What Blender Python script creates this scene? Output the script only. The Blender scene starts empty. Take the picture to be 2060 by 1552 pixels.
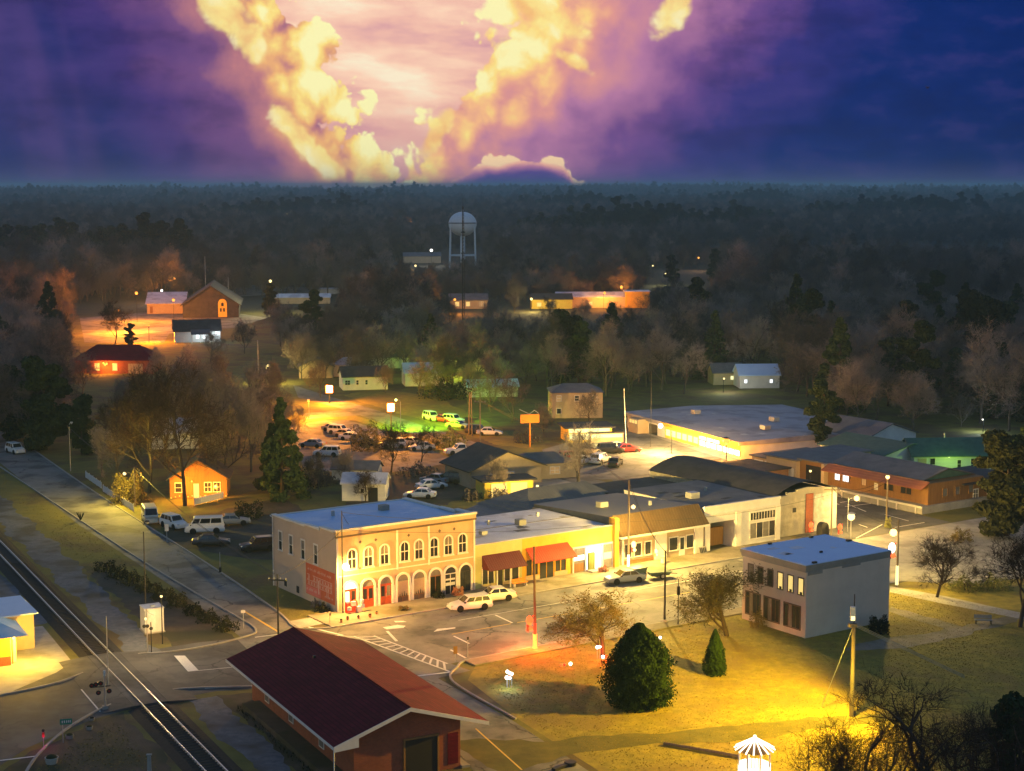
import bpy, math, random
import numpy as np
from mathutils import Vector, Matrix
random.seed(7)
S = bpy.context.scene
COL = S.collection
rad = math.radians

# ------------------------------------------------------------------ camera
CAM_H = 45.0
FPX = 3300.0                      # focal length in pixels of a 2060-wide frame
PITCH = math.atan(401 / FPX)
cam_d = bpy.data.cameras.new('camera')
cam_d.sensor_width = 36.0
cam_d.lens = FPX / 2060 * 36.0
cam_d.clip_start = 0.5
cam_d.clip_end = 60000
cam = bpy.data.objects.new('camera', cam_d)
COL.objects.link(cam)
cam.location = (0, 0, CAM_H)
cam.rotation_euler = (rad(90) - PITCH, 0, 0)
S.camera = cam

S.view_settings.view_transform = 'Standard'
S.view_settings.look = 'None'
S.view_settings.exposure = 0.0
S.view_settings.gamma = 1.0
S.view_settings.use_curve_mapping = False
S.render.engine = 'CYCLES'
cy = S.cycles
cy.use_denoising = True
cy.max_bounces = 4
cy.diffuse_bounces = 2
cy.glossy_bounces = 2
cy.transmission_bounces = 3
cy.transparent_max_bounces = 8
cy.volume_bounces = 0
cy.sample_clamp_indirect = 4.0
cy.use_light_tree = True
cy.caustics_reflective = False
cy.caustics_refractive = False

def lin(r, g, b):
    f = lambda c: (c / 255 / 12.92) if c / 255 <= .04045 else ((c / 255 + .055) / 1.055) ** 2.4
    return (f(r), f(g), f(b), 1.0)

# ------------------------------------------------------------------ node helper
class NB:
    """small expression helper on a node tree"""
    def __init__(self, nt):
        self.nt = nt
    def n(self, t, **k):
        nd = self.nt.nodes.new(t)
        for a, b in k.items():
            setattr(nd, a, b)
        return nd
    def put(self, sock, v):
        if hasattr(v, 'links') or isinstance(v, bpy.types.NodeSocket):
            self.nt.links.new(v, sock)
        elif v is not None:
            sock.default_value = v
    def m(self, op, a, b=None, c=None, clamp=False):
        nd = self.n('ShaderNodeMath', operation=op, use_clamp=clamp)
        for i, v in enumerate((a, b, c)):
            if v is not None:
                self.put(nd.inputs[i], v)
        return nd.outputs[0]
    def add(self, a, b): return self.m('ADD', a, b)
    def sub(self, a, b): return self.m('SUBTRACT', a, b)
    def mul(self, a, b): return self.m('MULTIPLY', a, b)
    def div(self, a, b): return self.m('DIVIDE', a, b)
    def step(self, x, lo, hi):
        nd = self.n('ShaderNodeMapRange', interpolation_type='SMOOTHSTEP', clamp=True)
        self.put(nd.inputs[0], x); self.put(nd.inputs[1], lo); self.put(nd.inputs[2], hi)
        return nd.outputs[0]
    def mix(self, f, a, b, mode='MIX'):
        nd = self.n('ShaderNodeMix', data_type='RGBA', blend_type=mode)
        self.put(nd.inputs[0], f); self.put(nd.inputs[6], a); self.put(nd.inputs[7], b)
        return nd.outputs[2]
    def ramp(self, f, stops, mode='LINEAR'):
        nd = self.n('ShaderNodeValToRGB')
        cr = nd.color_ramp; cr.interpolation = mode
        while len(cr.elements) < len(stops):
            cr.elements.new(0.5)
        for e, (p, c) in zip(cr.elements, stops):
            e.position = p; e.color = c
        self.put(nd.inputs[0], f)
        return nd.outputs[0]
    def curve(self, x, pts):
        """float curve through pts, x and y both in 0..1"""
        nd = self.n('ShaderNodeFloatCurve')
        c = nd.mapping.curves[0]
        while len(c.points) < len(pts):
            c.points.new(0.5, 0.5)
        for p, (a, b) in zip(c.points, pts):
            p.location = (a, b); p.handle_type = 'AUTO'
        nd.mapping.use_clip = True
        nd.mapping.update()
        self.put(nd.inputs[1], x)
        return nd.outputs[0]
    def xyz(self, x, y, z=0.0):
        nd = self.n('ShaderNodeCombineXYZ')
        for i, v in enumerate((x, y, z)):
            self.put(nd.inputs[i], v)
        return nd.outputs[0]
    def noise(self, vec, scale, detail=4.0, rough=0.55, dist=0.0, color=False, dim='3D'):
        nd = self.n('ShaderNodeTexNoise', noise_dimensions=dim)
        self.put(nd.inputs['Vector'], vec)
        nd.inputs['Scale'].default_value = scale
        nd.inputs['Detail'].default_value = detail
        nd.inputs['Roughness'].default_value = rough
        nd.inputs['Distortion'].default_value = dist
        return nd.outputs[1 if color else 0]
    def voro(self, vec, scale, smooth=0.5):
        nd = self.n('ShaderNodeTexVoronoi', feature='SMOOTH_F1', voronoi_dimensions='2D')
        self.put(nd.inputs['Vector'], vec)
        nd.inputs['Scale'].default_value = scale
        nd.inputs['Smoothness'].default_value = smooth
        return nd.outputs['Distance']

# ------------------------------------------------------------------ world: dusk sky with lit storm clouds
world = bpy.data.worlds.new('World')
S.world = world
world.use_nodes = True
wt = world.node_tree
wt.nodes.clear()
w = NB(wt)
tc = w.n('ShaderNodeTexCoord')
sep = w.n('ShaderNodeSeparateXYZ')
wt.links.new(tc.outputs['Generated'], sep.inputs[0])
dx, dy, dz = sep.outputs
dyc = w.m('MAXIMUM', dy, 0.15)
u = w.div(dx, dyc)
v = w.div(dz, dyc)
# X: tangent of the bearing from north, Y: tangent of the elevation (both x3.3 so that 0.1 is a cloud's width)
X = w.mul(u, 3.3)
Y = w.mul(v, 3.3)
P2 = w.xyz(X, Y, 0.0)
warp = w.noise(P2, 5.0, 3.0, 0.5, color=True, dim='2D')
wv = w.n('ShaderNodeVectorMath', operation='MULTIPLY_ADD')
wt.links.new(warp, wv.inputs[0]); wv.inputs[1].default_value = (.065, .065, 0); wt.links.new(P2, wv.inputs[2])
PW = wv.outputs[0]
n_big = w.noise(P2, 6.0, 6.0, 0.58, dim='2D')
n_mid = w.noise(PW, 15.0, 6.0, 0.60, dim='2D')
n_fine = w.noise(PW, 34.0, 5.0, 0.62, dim='2D')
v1 = w.voro(PW, 14.0, 0.5)
v2 = w.voro(PW, 31.0, 0.45)
v3 = w.voro(PW, 70.0, 0.4)
c0 = lambda a, k, m=.5: w.mul(w.sub(a, m), k)
# cauliflower outline: rounded bulges at three sizes plus broken fractal edge
bill = w.add(w.add(c0(v1, -.085, .40), c0(v2, -.060, .40)), w.add(c0(v3, -.030, .40), c0(n_big, .20)))
bill = w.add(bill, c0(n_fine, .035))
soft = c0(n_big, .36)
# light and shade of the bulges
shade = w.add(w.add(c0(v1, .20, .38), c0(v2, .065, .38)), w.add(c0(v3, .02, .38), c0(n_mid, .13)))
yy = w.m('DIVIDE', Y, .4, clamp=True)          # 0 at the horizon .. 1 at the top of the view
def cxy(pts):                                   # pts: survey x, y of a cloud edge, bottom to top
    return [((375 - y) / 400.0, (x - 1030) / 2000.0 + .5) for x, y in pts]
def edge(pts):
    c = w.curve(yy, cxy(pts))
    return w.mul(w.sub(c, .5), 2.0)
# backdrop seen through the gap
streak = w.noise(w.xyz(w.add(w.mul(X, 2.0), w.mul(Y, 1.5)), w.mul(Y, 7.0)), 1.7, 5.0, 0.55, dim='2D')
gap = w.ramp(streak, [(.28, lin(216, 158, 166)), (.44, lin(244, 190, 172)), (.57, lin(255, 212, 184)), (.70, lin(255, 238, 206))])
gap = w.mix(w.mul(w.step(Y, .20, .0), .8), gap, lin(206, 146, 156))
# right-hand bank of cloud
xR = edge([(800, 375), (838, 325), (862, 275), (892, 225), (945, 175), (968, 130), (985, 70), (985, 20), (960, -25)])
dR = w.sub(X, xR)
dRb = w.add(dR, bill)
tR = w.add(w.add(w.mul(dR, .80), w.mul(soft, .50)), w.mul(shade, w.add(.22, w.mul(w.step(dR, .34, .08), .85))))
tR = w.add(tR, w.mul(w.sub(.26, Y), .36))
colR = w.ramp(tR, [(.0, lin(255, 246, 180)), (.05, lin(255, 224, 136)), (.10, lin(250, 190, 138)), (.16, lin(226, 154, 146)),
                   (.27, lin(182, 122, 162)), (.38, lin(112, 76, 140)), (.50, lin(54, 52, 124)), (.66, lin(10, 40, 108)), (1.0, lin(0, 34, 98))])
sky = w.mix(w.step(dRb, -.010, .020), gap, colR)
# sunlit heads of cloud in front of the banks
def puff(px, py, rx, ry, rot=0.0):
    ux = w.sub(X, (px - 1030) / 1000); uy = w.sub(Y, (375 - py) / 1000)
    ca, sa = math.cos(rot), math.sin(rot)
    ex = w.div(w.add(w.mul(ux, ca), w.mul(uy, sa)), rx)
    ey = w.div(w.sub(w.mul(uy, ca), w.mul(ux, sa)), ry)
    return w.sub(1.0, w.m('SQRT', w.add(w.mul(ex, ex), w.mul(ey, ey))))
def pmax(L):
    r = L[0]
    for q in L[1:]:
        r = w.m('SMOOTH_MAX', r, q, .25)
    return r
colP = w.ramp(w.add(w.mul(shade, 2.6), .34), [(.10, lin(255, 250, 200)), (.32, lin(255, 232, 146)), (.52, lin(248, 194, 124)), (.75, lin(214, 148, 134)), (.95, lin(160, 106, 148))])
pr = pmax([puff(1062, 15, .075, .035, -.9), puff(1125, 60, .080, .030, -.3), puff(1150, 130, .060, .020, -.5), puff(1362, 14, .085, .036, 1.0), puff(880, 270, .080, .022, 1.05)])
sky = w.mix(w.mul(w.step(w.add(pr, w.mul(bill, 5.0)), -.02, .50), .93), sky, colP)
# left-hand bank
xL = edge([(805, 375), (795, 335), (768, 300), (735, 270), (728, 215), (692, 180), (680, 140), (692, 100), (645, 60), (597, 25), (585, -25)])
dL = w.sub(xL, X)
dLb = w.add(dL, w.mul(bill, .85))
tL = w.add(w.mul(dL, .80), w.add(w.mul(soft, .32), w.mul(shade, w.add(.16, w.mul(w.step(dL, .22, .06), .85)))))
colL = w.ramp(tL, [(.0, lin(255, 248, 182)), (.045, lin(255, 226, 134)), (.095, lin(240, 178, 122)), (.145, lin(196, 128, 132)),
                   (.21, lin(118, 78, 130)), (.32, lin(68, 52, 118)), (.44, lin(36, 44, 108)), (.60, lin(12, 42, 106)), (1.0, lin(4, 36, 96))])
sky = w.mix(w.step(dLb, -.006, .010), sky, colL)
pl = pmax([puff(458, 30, .085, .040, -.75), puff(515, 92, .060, .036, -1.1), puff(600, 270, .085, .030, -.9), puff(655, 325, .075, .026, -.7), puff(720, 335, .045, .022, -.5)])
sky = w.mix(w.mul(w.step(w.add(pl, w.mul(bill, 4.5)), .0, .42), .94), sky, colP)
# rain veils on the left
veil = w.mul(w.step(w.noise(w.xyz(w.add(X, w.mul(Y, .15)), w.mul(Y, .12)), 5.0, 3.0, .5, dim='2D'), .45, .7), w.step(X, -.42, -.62))
sky = w.mix(w.mul(veil, .36), sky, lin(104, 74, 132))
dk = w.noise(w.xyz(w.mul(X, 1.3), w.mul(Y, 3.2)), 4.5, 6.0, 0.6, dim='2D')
bank = w.m('MAXIMUM', w.step(dL, .14, .30), w.step(dR, .30, .55))
sky = w.mix(w.mul(bank, w.step(dk, .46, .70)), sky, w.mix(.30, sky, lin(8, 26, 74)))
sky = w.mix(w.mul(w.mul(bank, w.step(dk, .50, .26)), .16), sky, lin(96, 76, 146))
# low cloud sitting on the horizon
hx = w.m('ADD', w.mul(X, 1.0), .5, clamp=True)
hb = w.curve(hx, [(0, 0), (.335, 0), (.36, .04), (.40, .26), (.44, .40), (.49, .44), (.53, .50), (.58, .46), (.61, .34), (.63, .10), (.66, 0), (1, 0)])
hd = w.sub(w.mul(hb, .11), Y)
hdb = w.add(hd, w.mul(bill, .40))
colH = w.ramp(w.add(w.mul(hd, 15.0), w.mul(shade, 1.2)), [(.0, lin(255, 218, 172)), (.12, lin(244, 178, 160)), (.25, lin(180, 116, 158)), (.40, lin(84, 62, 142)), (.6, lin(48, 50, 132))])
sky = w.mix(w.mul(w.step(hdb, -.002, .006), w.step(hb, .005, .04)), sky, colH)
sky = w.mix(w.mul(w.step(Y, .06, 0.0), .15), sky, lin(120, 90, 150))
# the rest of the dome: clear dusk sky
nish = w.n('ShaderNodeTexSky', sky_type='NISHITA')
nish.sun_disc = False
nish.sun_elevation = rad(1.5)
nish.sun_rotation = 0.0
nish.air_density = 1.0
nish.dust_density = 1.0
nish.ozone_density = 2.2
SKY_K = 0.44
nk = w.n('ShaderNodeVectorMath', operation='SCALE')
wt.links.new(nish.outputs[0], nk.inputs[0]); nk.inputs[3].default_value = SKY_K
front = w.mul(w.step(dy, .55, .85), w.step(dz, .34, .12))
bg = w.n('ShaderNodeBackground')
wt.links.new(w.mix(1.0, nk.outputs[0], (.98, 1.0, 1.12, 1), 'MULTIPLY'), bg.inputs[0])
bgc = w.n('ShaderNodeBackground')
wt.links.new(sky, bgc.inputs[0])
mxs = w.n('ShaderNodeMixShader')
wt.links.new(front, mxs.inputs[0]); wt.links.new(bg.outputs[0], mxs.inputs[1]); wt.links.new(bgc.outputs[0], mxs.inputs[2])
wo = w.n('ShaderNodeOutputWorld')
wt.links.new(mxs.outputs[0], wo.inputs[0])
world.cycles.sampling_method = 'MANUAL'
world.cycles.sample_map_resolution = 1024

# ------------------------------------------------------------------ geometry of the place
_c, _s = math.cos(PITCH), math.sin(PITCH)
def U(x, y, z=0.0):
    """ground point (at height z) seen in direction x, y of the 2060x1552 survey picture"""
    ru = (x - 1030) / FPX; rv = -(y - 776) / FPX
    r = (ru, _c + rv * _s, -_s + rv * _c)
    t = (z - CAM_H) / r[2]
    return Vector((r[0] * t, r[1] * t, z))
ANG_A = math.atan2(3300, 4820)                # bearing of the main street
ANG_R = rad(27.53)                            # across the railway
AX = Vector((math.cos(ANG_A), math.sin(ANG_A), 0)); BX = Vector((-AX.y, AX.x, 0))
NX = Vector((math.cos(ANG_R), math.sin(ANG_R), 0)); SX = Vector((-NX.y, NX.x, 0))
O_T = U(678, 1234)
O_R = U(200, 1305)
def T(a, b, z=0.0): return O_T + AX * a + BX * b + Vector((0, 0, z))
def RW(n, s, z=0.0): return O_R + NX * n + SX * s + Vector((0, 0, z))
def toT(p):
    q = p - O_T
    return q.dot(AX), q.dot(BX)

# ------------------------------------------------------------------ materials
def mat(name, c1, c2=None, scale=1.0, rough=.8, bump=0.0, bscale=None, metal=0.0, detail=6.0, spec=.3, coords='pos', c3=None, s3=.05, stretch=None, coat=0.0):
    m = bpy.data.materials.new(name)
    m.use_nodes = True
    nt = m.node_tree
    b = NB(nt)
    p = nt.nodes['Principled BSDF']
    p.inputs['Roughness'].default_value = rough
    p.inputs['Metallic'].default_value = metal
    p.inputs['Specular IOR Level'].default_value = spec
    p.inputs['Coat Weight'].default_value = coat
    c1 = tuple(c1) + (1,) if len(c1) == 3 else c1
    if coords == 'pos':
        vec = b.n('ShaderNodeNewGeometry').outputs['Position']
    else:
        vec = b.n('ShaderNodeTexCoord').outputs['Object']
    if stretch:
        mp = b.n('ShaderNodeMapping'); nt.links.new(vec, mp.inputs[0]); mp.inputs['Scale'].default_value = stretch
        vec = mp.outputs[0]
    if c2 is not None:
        c2 = tuple(c2) + (1,) if len(c2) == 3 else c2
        f = b.noise(vec, scale, detail, .62)
        col = b.ramp(f, [(.32, c1), (.68, c2)])
        if c3 is not None:
            c3 = tuple(c3) + (1,)
            g = b.noise(vec, s3, 5.0, .6)
            col = b.mix(b.step(g, .46, .62), col, c3)
        nt.links.new(col, p.inputs['Base Color'])
        r2 = b.add(b.mul(b.sub(f, .5), .25), rough)
        nt.links.new(r2, p.inputs['Roughness'])
    else:
        p.inputs['Base Color'].default_value = c1
    if bump:
        bn = b.n('ShaderNodeBump')
        bn.inputs['Strength'].default_value = bump
        bn.inputs['Distance'].default_value = .05
        nt.links.new(b.noise(vec, bscale or scale * 6, 5.0, .65), bn.inputs['Height'])
        nt.links.new(bn.outputs[0], p.inputs['Normal'])
    return m
def emit(name, c, k):
    m = bpy.data.materials.new(name)
    m.use_nodes = True
    nt = m.node_tree
    p = nt.nodes['Principled BSDF']
    p.inputs['Base Color'].default_value = tuple(x * .25 for x in c[:3]) + (1,)
    p.inputs['Emission Color'].default_value = tuple(c[:3]) + (1,)
    p.inputs['Emission Strength'].default_value = k
    m.cycles.emission_sampling = 'NONE'       # the lamp object beside the bulb does the lighting
    return m
def brick(name, c1, c2, cm, sx=.22, sz=.075):
    m = bpy.data.materials.new(name); m.use_nodes = True
    nt = m.node_tree; b = NB(nt); p = nt.nodes['Principled BSDF']
    p.inputs['Roughness'].default_value = .85; p.inputs['Specular IOR Level'].default_value = .25
    vec = b.n('ShaderNodeTexCoord').outputs['Object']
    sp = b.n('ShaderNodeSeparateXYZ'); nt.links.new(vec, sp.inputs[0])
    bv = b.xyz(b.add(sp.outputs[0], sp.outputs[1]), sp.outputs[2], 0.0)
    bt = b.n('ShaderNodeTexBrick')
    nt.links.new(bv, bt.inputs[0])
    bt.inputs['Scale'].default_value = 1.0
    bt.inputs['Brick Width'].default_value = sx; bt.inputs['Row Height'].default_value = sz
    bt.inputs['Mortar Size'].default_value = .008
    bt.inputs['Color1'].default_value = c1 + (1,); bt.inputs['Color2'].default_value = c2 + (1,); bt.inputs['Mortar'].default_value = cm + (1,)
    ns = b.noise(vec, .6, 6.0, .65)
    nt.links.new(b.mix(.6, bt.outputs[0], b.ramp(ns, [(.3, (.62, .62, .62, 1)), (.7, (1.15, 1.15, 1.15, 1))]), 'MULTIPLY'), p.inputs['Base Color'])
    return m
def ribbed(name, c1, c2, pitch=.4, axis=0, rough=.5, metal=.0):
    """metal sheet with raised ribs along one direction"""
    m = mat(name, c1, c2, .5, rough, coords='obj', metal=metal)
    nt = m.node_tree; b = NB(nt); p = nt.nodes['Principled BSDF']
    sp = b.n('ShaderNodeSeparateXYZ'); nt.links.new(b.n('ShaderNodeTexCoord').outputs['Object'], sp.inputs[0])
    t = b.m('FRACT', b.div(sp.outputs[axis], pitch))
    h = b.step(b.m('ABSOLUTE', b.sub(t, .5)), .36, .46)
    bn = b.n('ShaderNodeBump'); bn.inputs['Strength'].default_value = .9; bn.inputs['Distance'].default_value = .06
    nt.links.new(h, bn.inputs['Height']); nt.links.new(bn.outputs[0], p.inputs['Normal'])
    return m

M = {}
M['grass'] = mat('dry_grass', (.105, .105, .022), (.19, .165, .040), .35, .95, .6, 9.0, c3=(.10, .072, .032), s3=.11)
M['lawn'] = mat('lawn_grass', (.17, .150, .024), (.33, .26, .045), .9, .95, .9, 7.0, c3=(.21, .155, .040), s3=.16)
M['field'] = mat('far_ground', (.030, .032, .020), (.055, .045, .028), .02, 1.0, detail=5.0)
M['dirt'] = mat('bare_dirt', (.060, .046, .032), (.115, .086, .060), .5, .95, .5, 6.0, c3=(.050, .048, .022), s3=.14)
M['gravel'] = mat('track_gravel', (.085, .095, .12), (.17, .18, .21), 1.6, .95, .9, 14.0, c3=(.07, .068, .062), s3=.2)
M['ballast'] = mat('dark_ballast', (.018, .017, .017), (.045, .040, .037), 3.0, .95, 1.0, 18.0)
M['asphalt'] = mat('old_asphalt', (.165, .158, .146), (.25, .24, .222), .8, .85, .35, 25.0, c3=(.098, .094, .090), s3=.2)
M['asphalt_dark'] = mat('dark_asphalt', (.050, .050, .053), (.095, .092, .090), .7, .85, .35, 22.0, c3=(.13, .125, .12), s3=.15)
def cracked(m, sc, wd, k):
    nt = m.node_tree; b = NB(nt); p = nt.nodes['Principled BSDF']
    pos = b.n('ShaderNodeNewGeometry').outputs['Position']
    wn = b.n('ShaderNodeVectorMath', operation='MULTIPLY_ADD'); nt.links.new(b.noise(pos, .5, 4.0, .6, color=True), wn.inputs[0]); wn.inputs[1].default_value = (2.2, 2.2, 0); nt.links.new(pos, wn.inputs[2])
    vo = b.n('ShaderNodeTexVoronoi', feature='DISTANCE_TO_EDGE', voronoi_dimensions='2D'); nt.links.new(wn.outputs[0], vo.inputs['Vector']); vo.inputs['Scale'].default_value = sc
    ln = b.mul(b.step(vo.outputs['Distance'], wd, wd * .3), b.step(b.noise(pos, .13, 3.0, .5), .42, .56))
    old = p.inputs['Base Color'].links[0].from_socket
    st_ = b.mul(b.step(b.noise(pos, .55, 6.0, .7), .60, .74), .5)       # oil and tyre stains
    c = b.mix(st_, old, (.045, .043, .042, 1))
    nt.links.new(b.mix(b.mul(ln, k), c, (.035, .034, .033, 1)), p.inputs['Base Color'])
cracked(M['asphalt'], .16, .020, .8); cracked(M['asphalt_dark'], .18, .020, .7)
M['concrete'] = mat('pale_concrete', (.30, .285, .26), (.42, .40, .365), .7, .85, .25, 12.0, c3=(.25, .235, .21), s3=.2)
M['walk'] = mat('worn_pavement', (.19, .165, .125), (.29, .25, .19), .7, .9, .4, 10.0, c3=(.15, .135, .08), s3=.22)
M['kerb'] = mat('kerb_concrete', (.26, .25, .23), (.36, .345, .32), .9, .85)
M['paint_white'] = mat('worn_white_paint', (.62, .61, .58), (.78, .77, .74), 3.0, .7)
M['paint_yellow'] = mat('worn_yellow_paint', (.62, .40, .06), (.75, .52, .10), 3.0, .7)
M['cream'] = mat('cream_stucco', (.47, .335, .205), (.55, .40, .255), .6, .85, .3, 9.0, coords='obj')
M['cream_side'] = mat('tan_stucco_side', (.48, .375, .285), (.55, .435, .335), .5, .85, .4, 8.0, coords='obj')
M['trim'] = mat('white_trim', (.66, .62, .56), (.76, .73, .67), 1.2, .7, coords='obj')
M['trim_brown'] = mat('brown_trim', (.10, .07, .05), (.15, .10, .075), 2.0, .7, coords='obj')
M['roof_blue'] = mat('pale_blue_roof', (.24, .47, .76), (.36, .58, .84), .35, .6, .15, 5.0, coords='obj', c3=(.46, .62, .82), s3=.22)
M['roof_blue2'] = mat('blue_white_roof', (.44, .60, .86), (.52, .67, .90), .5, .6, .1, 5.0, coords='obj')
M['roof_white'] = mat('lavender_white_roof', (.50, .51, .60), (.66, .67, .74), .4, .5, .15, 5.0, coords='obj', c3=(.40, .40, .47), s3=.25)
M['roof_dull'] = mat('dull_grey_roof', (.26, .26, .32), (.36, .355, .41), .3, .6, .15, 5.0, coords='obj', c3=(.21, .20, .24), s3=.2)
M['roof_grey'] = mat('grey_felt_roof', (.10, .10, .115), (.17, .165, .18), .5, .8, .3, 8.0, coords='obj')
M['roof_dark'] = mat('dark_felt_roof', (.030, .030, .036), (.065, .062, .070), .6, .85, .4, 9.0, coords='obj')
M['roof_green'] = mat('green_shingle_roof', (.045, .10, .085), (.075, .15, .125), 1.0, .85, .4, 9.0, coords='obj')
M['shingle_red'] = brick('red_shingle', (.150, .012, .026), (.110, .009, .022), (.060, .005, .013), .9, .11)
M['shingle_red'].node_tree.nodes['Principled BSDF'].inputs['Specular IOR Level'].default_value = .06
M['brick_red'] = brick('red_brick', (.34, .075, .030), (.25, .052, .022), (.28, .17, .12))
M['brick_brown'] = brick('brown_brick', (.30, .15, .06), (.24, .115, .045), (.28, .22, .16))
M['stone'] = mat('rough_stone_wall', (.24, .215, .17), (.42, .385, .31), 1.2, .9, .9, 5.0, coords='obj', c3=(.30, .28, .24), s3=.5)
M['stone_pale'] = mat('whitewashed_wall', (.46, .455, .43), (.60, .59, .57), .8, .85, .6, 6.0, coords='obj', c3=(.36, .35, .33), s3=.5)
M['grey_wall'] = mat('grey_stucco', (.53, .47, .40), (.61, .545, .465), .5, .85, .4, 12.0, coords='obj')
M['grey_band'] = mat('grey_cornice', (.22, .225, .215), (.28, .285, .27), 1.0, .7, coords='obj')
M['green_wall'] = mat('pale_green_wall', (.38, .40, .17), (.45, .47, .22), .7, .8, coords='obj')
M['orange_wall'] = mat('ochre_wall', (.62, .33, .035), (.70, .40, .055), .7, .8, coords='obj')
M['yellow_wall'] = mat('yellow_wall', (.72, .52, .065), (.78, .58, .095), .7, .8, coords='obj')
M['white_wall'] = mat('white_wall', (.58, .57, .55), (.70, .69, .66), .6, .8, coords='obj')
M['white_wall2'] = mat('white_weatherboard', (.56, .56, .56), (.66, .66, .65), .6, .8, .3, 10, coords='obj', stretch=(.2, .2, 8))
M['tan_wall'] = mat('tan_wall', (.40, .31, .20), (.48, .38, .26), .6, .85, coords='obj')
M['brown_wood'] = mat('brown_wood', (.20, .10, .035), (.30, .155, .055), 1.0, .8, .4, 8, coords='obj', stretch=(6, 6, .4))
M['red_door'] = mat('red_painted_wood', (.36, .055, .022), (.46, .080, .030), 1.5, .6, coords='obj')
M['maroon'] = ribbed('maroon_awning', (.075, .005, .012), (.10, .010, .016), .3, 0, .6)
M['red_awning'] = ribbed('red_awning', (.55, .030, .012), (.64, .045, .018), .3, 0, .6)
M['mansard'] = ribbed('brown_ribbed_metal', (.055, .035, .015), (.085, .054, .024), .42, 0, .5)
M['metal_roof'] = ribbed('dark_ribbed_roof', (.075, .080, .088), (.125, .13, .14), .6, 0, .5)
M['rust_roof'] = ribbed('rusty_ribbed_roof', (.26, .085, .035), (.34, .12, .05), .5, 1, .6)
M['glass'] = mat('dark_window_glass', (.018, .020, .024), (.035, .037, .040), .6, .12, spec=.6, coords='obj')
M['glass_grey'] = mat('blinds_behind_glass', (.16, .15, .13), (.25, .23, .20), .9, .25, spec=.5, coords='obj')
M['glass_dark'] = mat('car_glass', (.010, .011, .013), None, rough=.08, spec=.7)
M['car_white'] = mat('white_car_paint', (.74, .74, .72), None, rough=.3, spec=.5, coat=.4)
M['car_silver'] = mat('silver_green_car_paint', (.36, .41, .39), None, rough=.3, metal=.25, coat=.4)
M['car_cream'] = mat('cream_car_paint', (.66, .63, .50), None, rough=.35, coat=.3)
M['car_dark'] = mat('dark_car_paint', (.025, .026, .030), None, rough=.3, coat=.4)
M['car_grey'] = mat('grey_blue_car_paint', (.20, .23, .27), None, rough=.3, coat=.4)
M['car_red'] = mat('red_car_paint', (.33, .022, .022), None, rough=.3, coat=.4)
M['car_tan'] = mat('tan_car_paint', (.42, .36, .27), None, rough=.35, coat=.4)
M['tyre'] = mat('tyre_rubber', (.014, .014, .014), None, rough=.9)
M['rim'] = mat('wheel_rim', (.42, .42, .42), None, rough=.35, metal=.6)
M['tail'] = mat('tail_lamp_red', (.30, .015, .012), None, rough=.3)
M['headl'] = mat('head_lamp_glass', (.60, .60, .58), None, rough=.2)
M['steel'] = mat('galvanised_steel', (.36, .37, .38), (.46, .47, .48), 2.0, .5, metal=.5, coords='obj')
M['dark_metal'] = mat('dark_metal', (.020, .020, .022), (.035, .035, .036), 2.0, .55, metal=.3, coords='obj')
M['rail'] = mat('polished_rail', (.55, .52, .48), None, rough=.42, metal=.9)
M['wood_pole'] = mat('weathered_pole_wood', (.16, .125, .085), (.25, .20, .14), 1.0, .9, .5, 6, coords='obj', stretch=(8, 8, .4))
M['tie'] = mat('creosoted_timber', (.028, .022, .018), (.052, .042, .034), 2.0, .9)
M['bark'] = mat('grey_bark', (.070, .056, .044), (.12, .098, .078), 2.0, .95, .6, 8)
M['bark_dark'] = mat('dark_bark', (.045, .032, .024), (.075, .055, .040), 2.0, .95, .6, 8)
def leafmat(name, c1, c2, sc=.35, rough=.9):
    m = mat(name, c1, c2, sc, rough, detail=3.0, spec=.12)
    nt = m.node_tree; b = NB(nt); p = nt.nodes['Principled BSDF']
    old = p.inputs['Base Color'].links[0].from_socket
    rn = b.n('ShaderNodeObjectInfo').outputs['Random']      # every tree its own tone
    tone = b.ramp(rn, [(0, (.50, .50, .55, 1)), (.35, (.85, .80, .78, 1)), (.7, (1.15, 1.05, .98, 1)), (1, (1.5, 1.42, 1.38, 1))])
    nt.links.new(b.mix(1.0, old, tone, 'MULTIPLY'), p.inputs['Base Color'])
    return m
M['twig'] = leafmat('grey_brown_twigs', (.15, .130, .124), (.25, .215, .20), .12)
M['twig2'] = leafmat('warm_brown_twigs', (.115, .098, .090), (.19, .160, .145), .12)
M['twig3'] = leafmat('pale_grey_twigs', (.19, .168, .160), (.30, .262, .244), .12)
M['twig_dark'] = leafmat('dark_twigs', (.030, .022, .016), (.058, .042, .030), .5)
M['leaf_dark'] = leafmat('evergreen_needles', (.018, .034, .014), (.040, .062, .022), .5)
M['leaf_cone'] = leafmat('conifer_foliage', (.014, .040, .010), (.038, .088, .018), .9)
M['leaf_olive'] = leafmat('olive_leaves', (.11, .095, .035), (.19, .155, .060), .6)
M['leaf_yel'] = leafmat('yellow_green_leaves', (.16, .19, .05), (.27, .28, .09), .6)
M['hedge'] = leafmat('dark_hedge_leaves', (.018, .022, .010), (.040, .046, .018), .8)
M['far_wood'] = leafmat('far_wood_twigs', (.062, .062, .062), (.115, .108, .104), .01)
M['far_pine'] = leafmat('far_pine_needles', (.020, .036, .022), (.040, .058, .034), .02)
M['sign_orange'] = mat('orange_board', (.75, .24, .02), (.80, .28, .03), .8, .6, coords='obj')
M['tower_white'] = mat('water_tower_paint', (.60, .66, .72), (.70, .75, .80), .15, .5, coords='obj')
M['sign_green'] = mat('green_sign', (.01, .22, .13), None, rough=.5)
M['wire'] = mat('black_cable', (.015, .015, .015), None, rough=.6)
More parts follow.
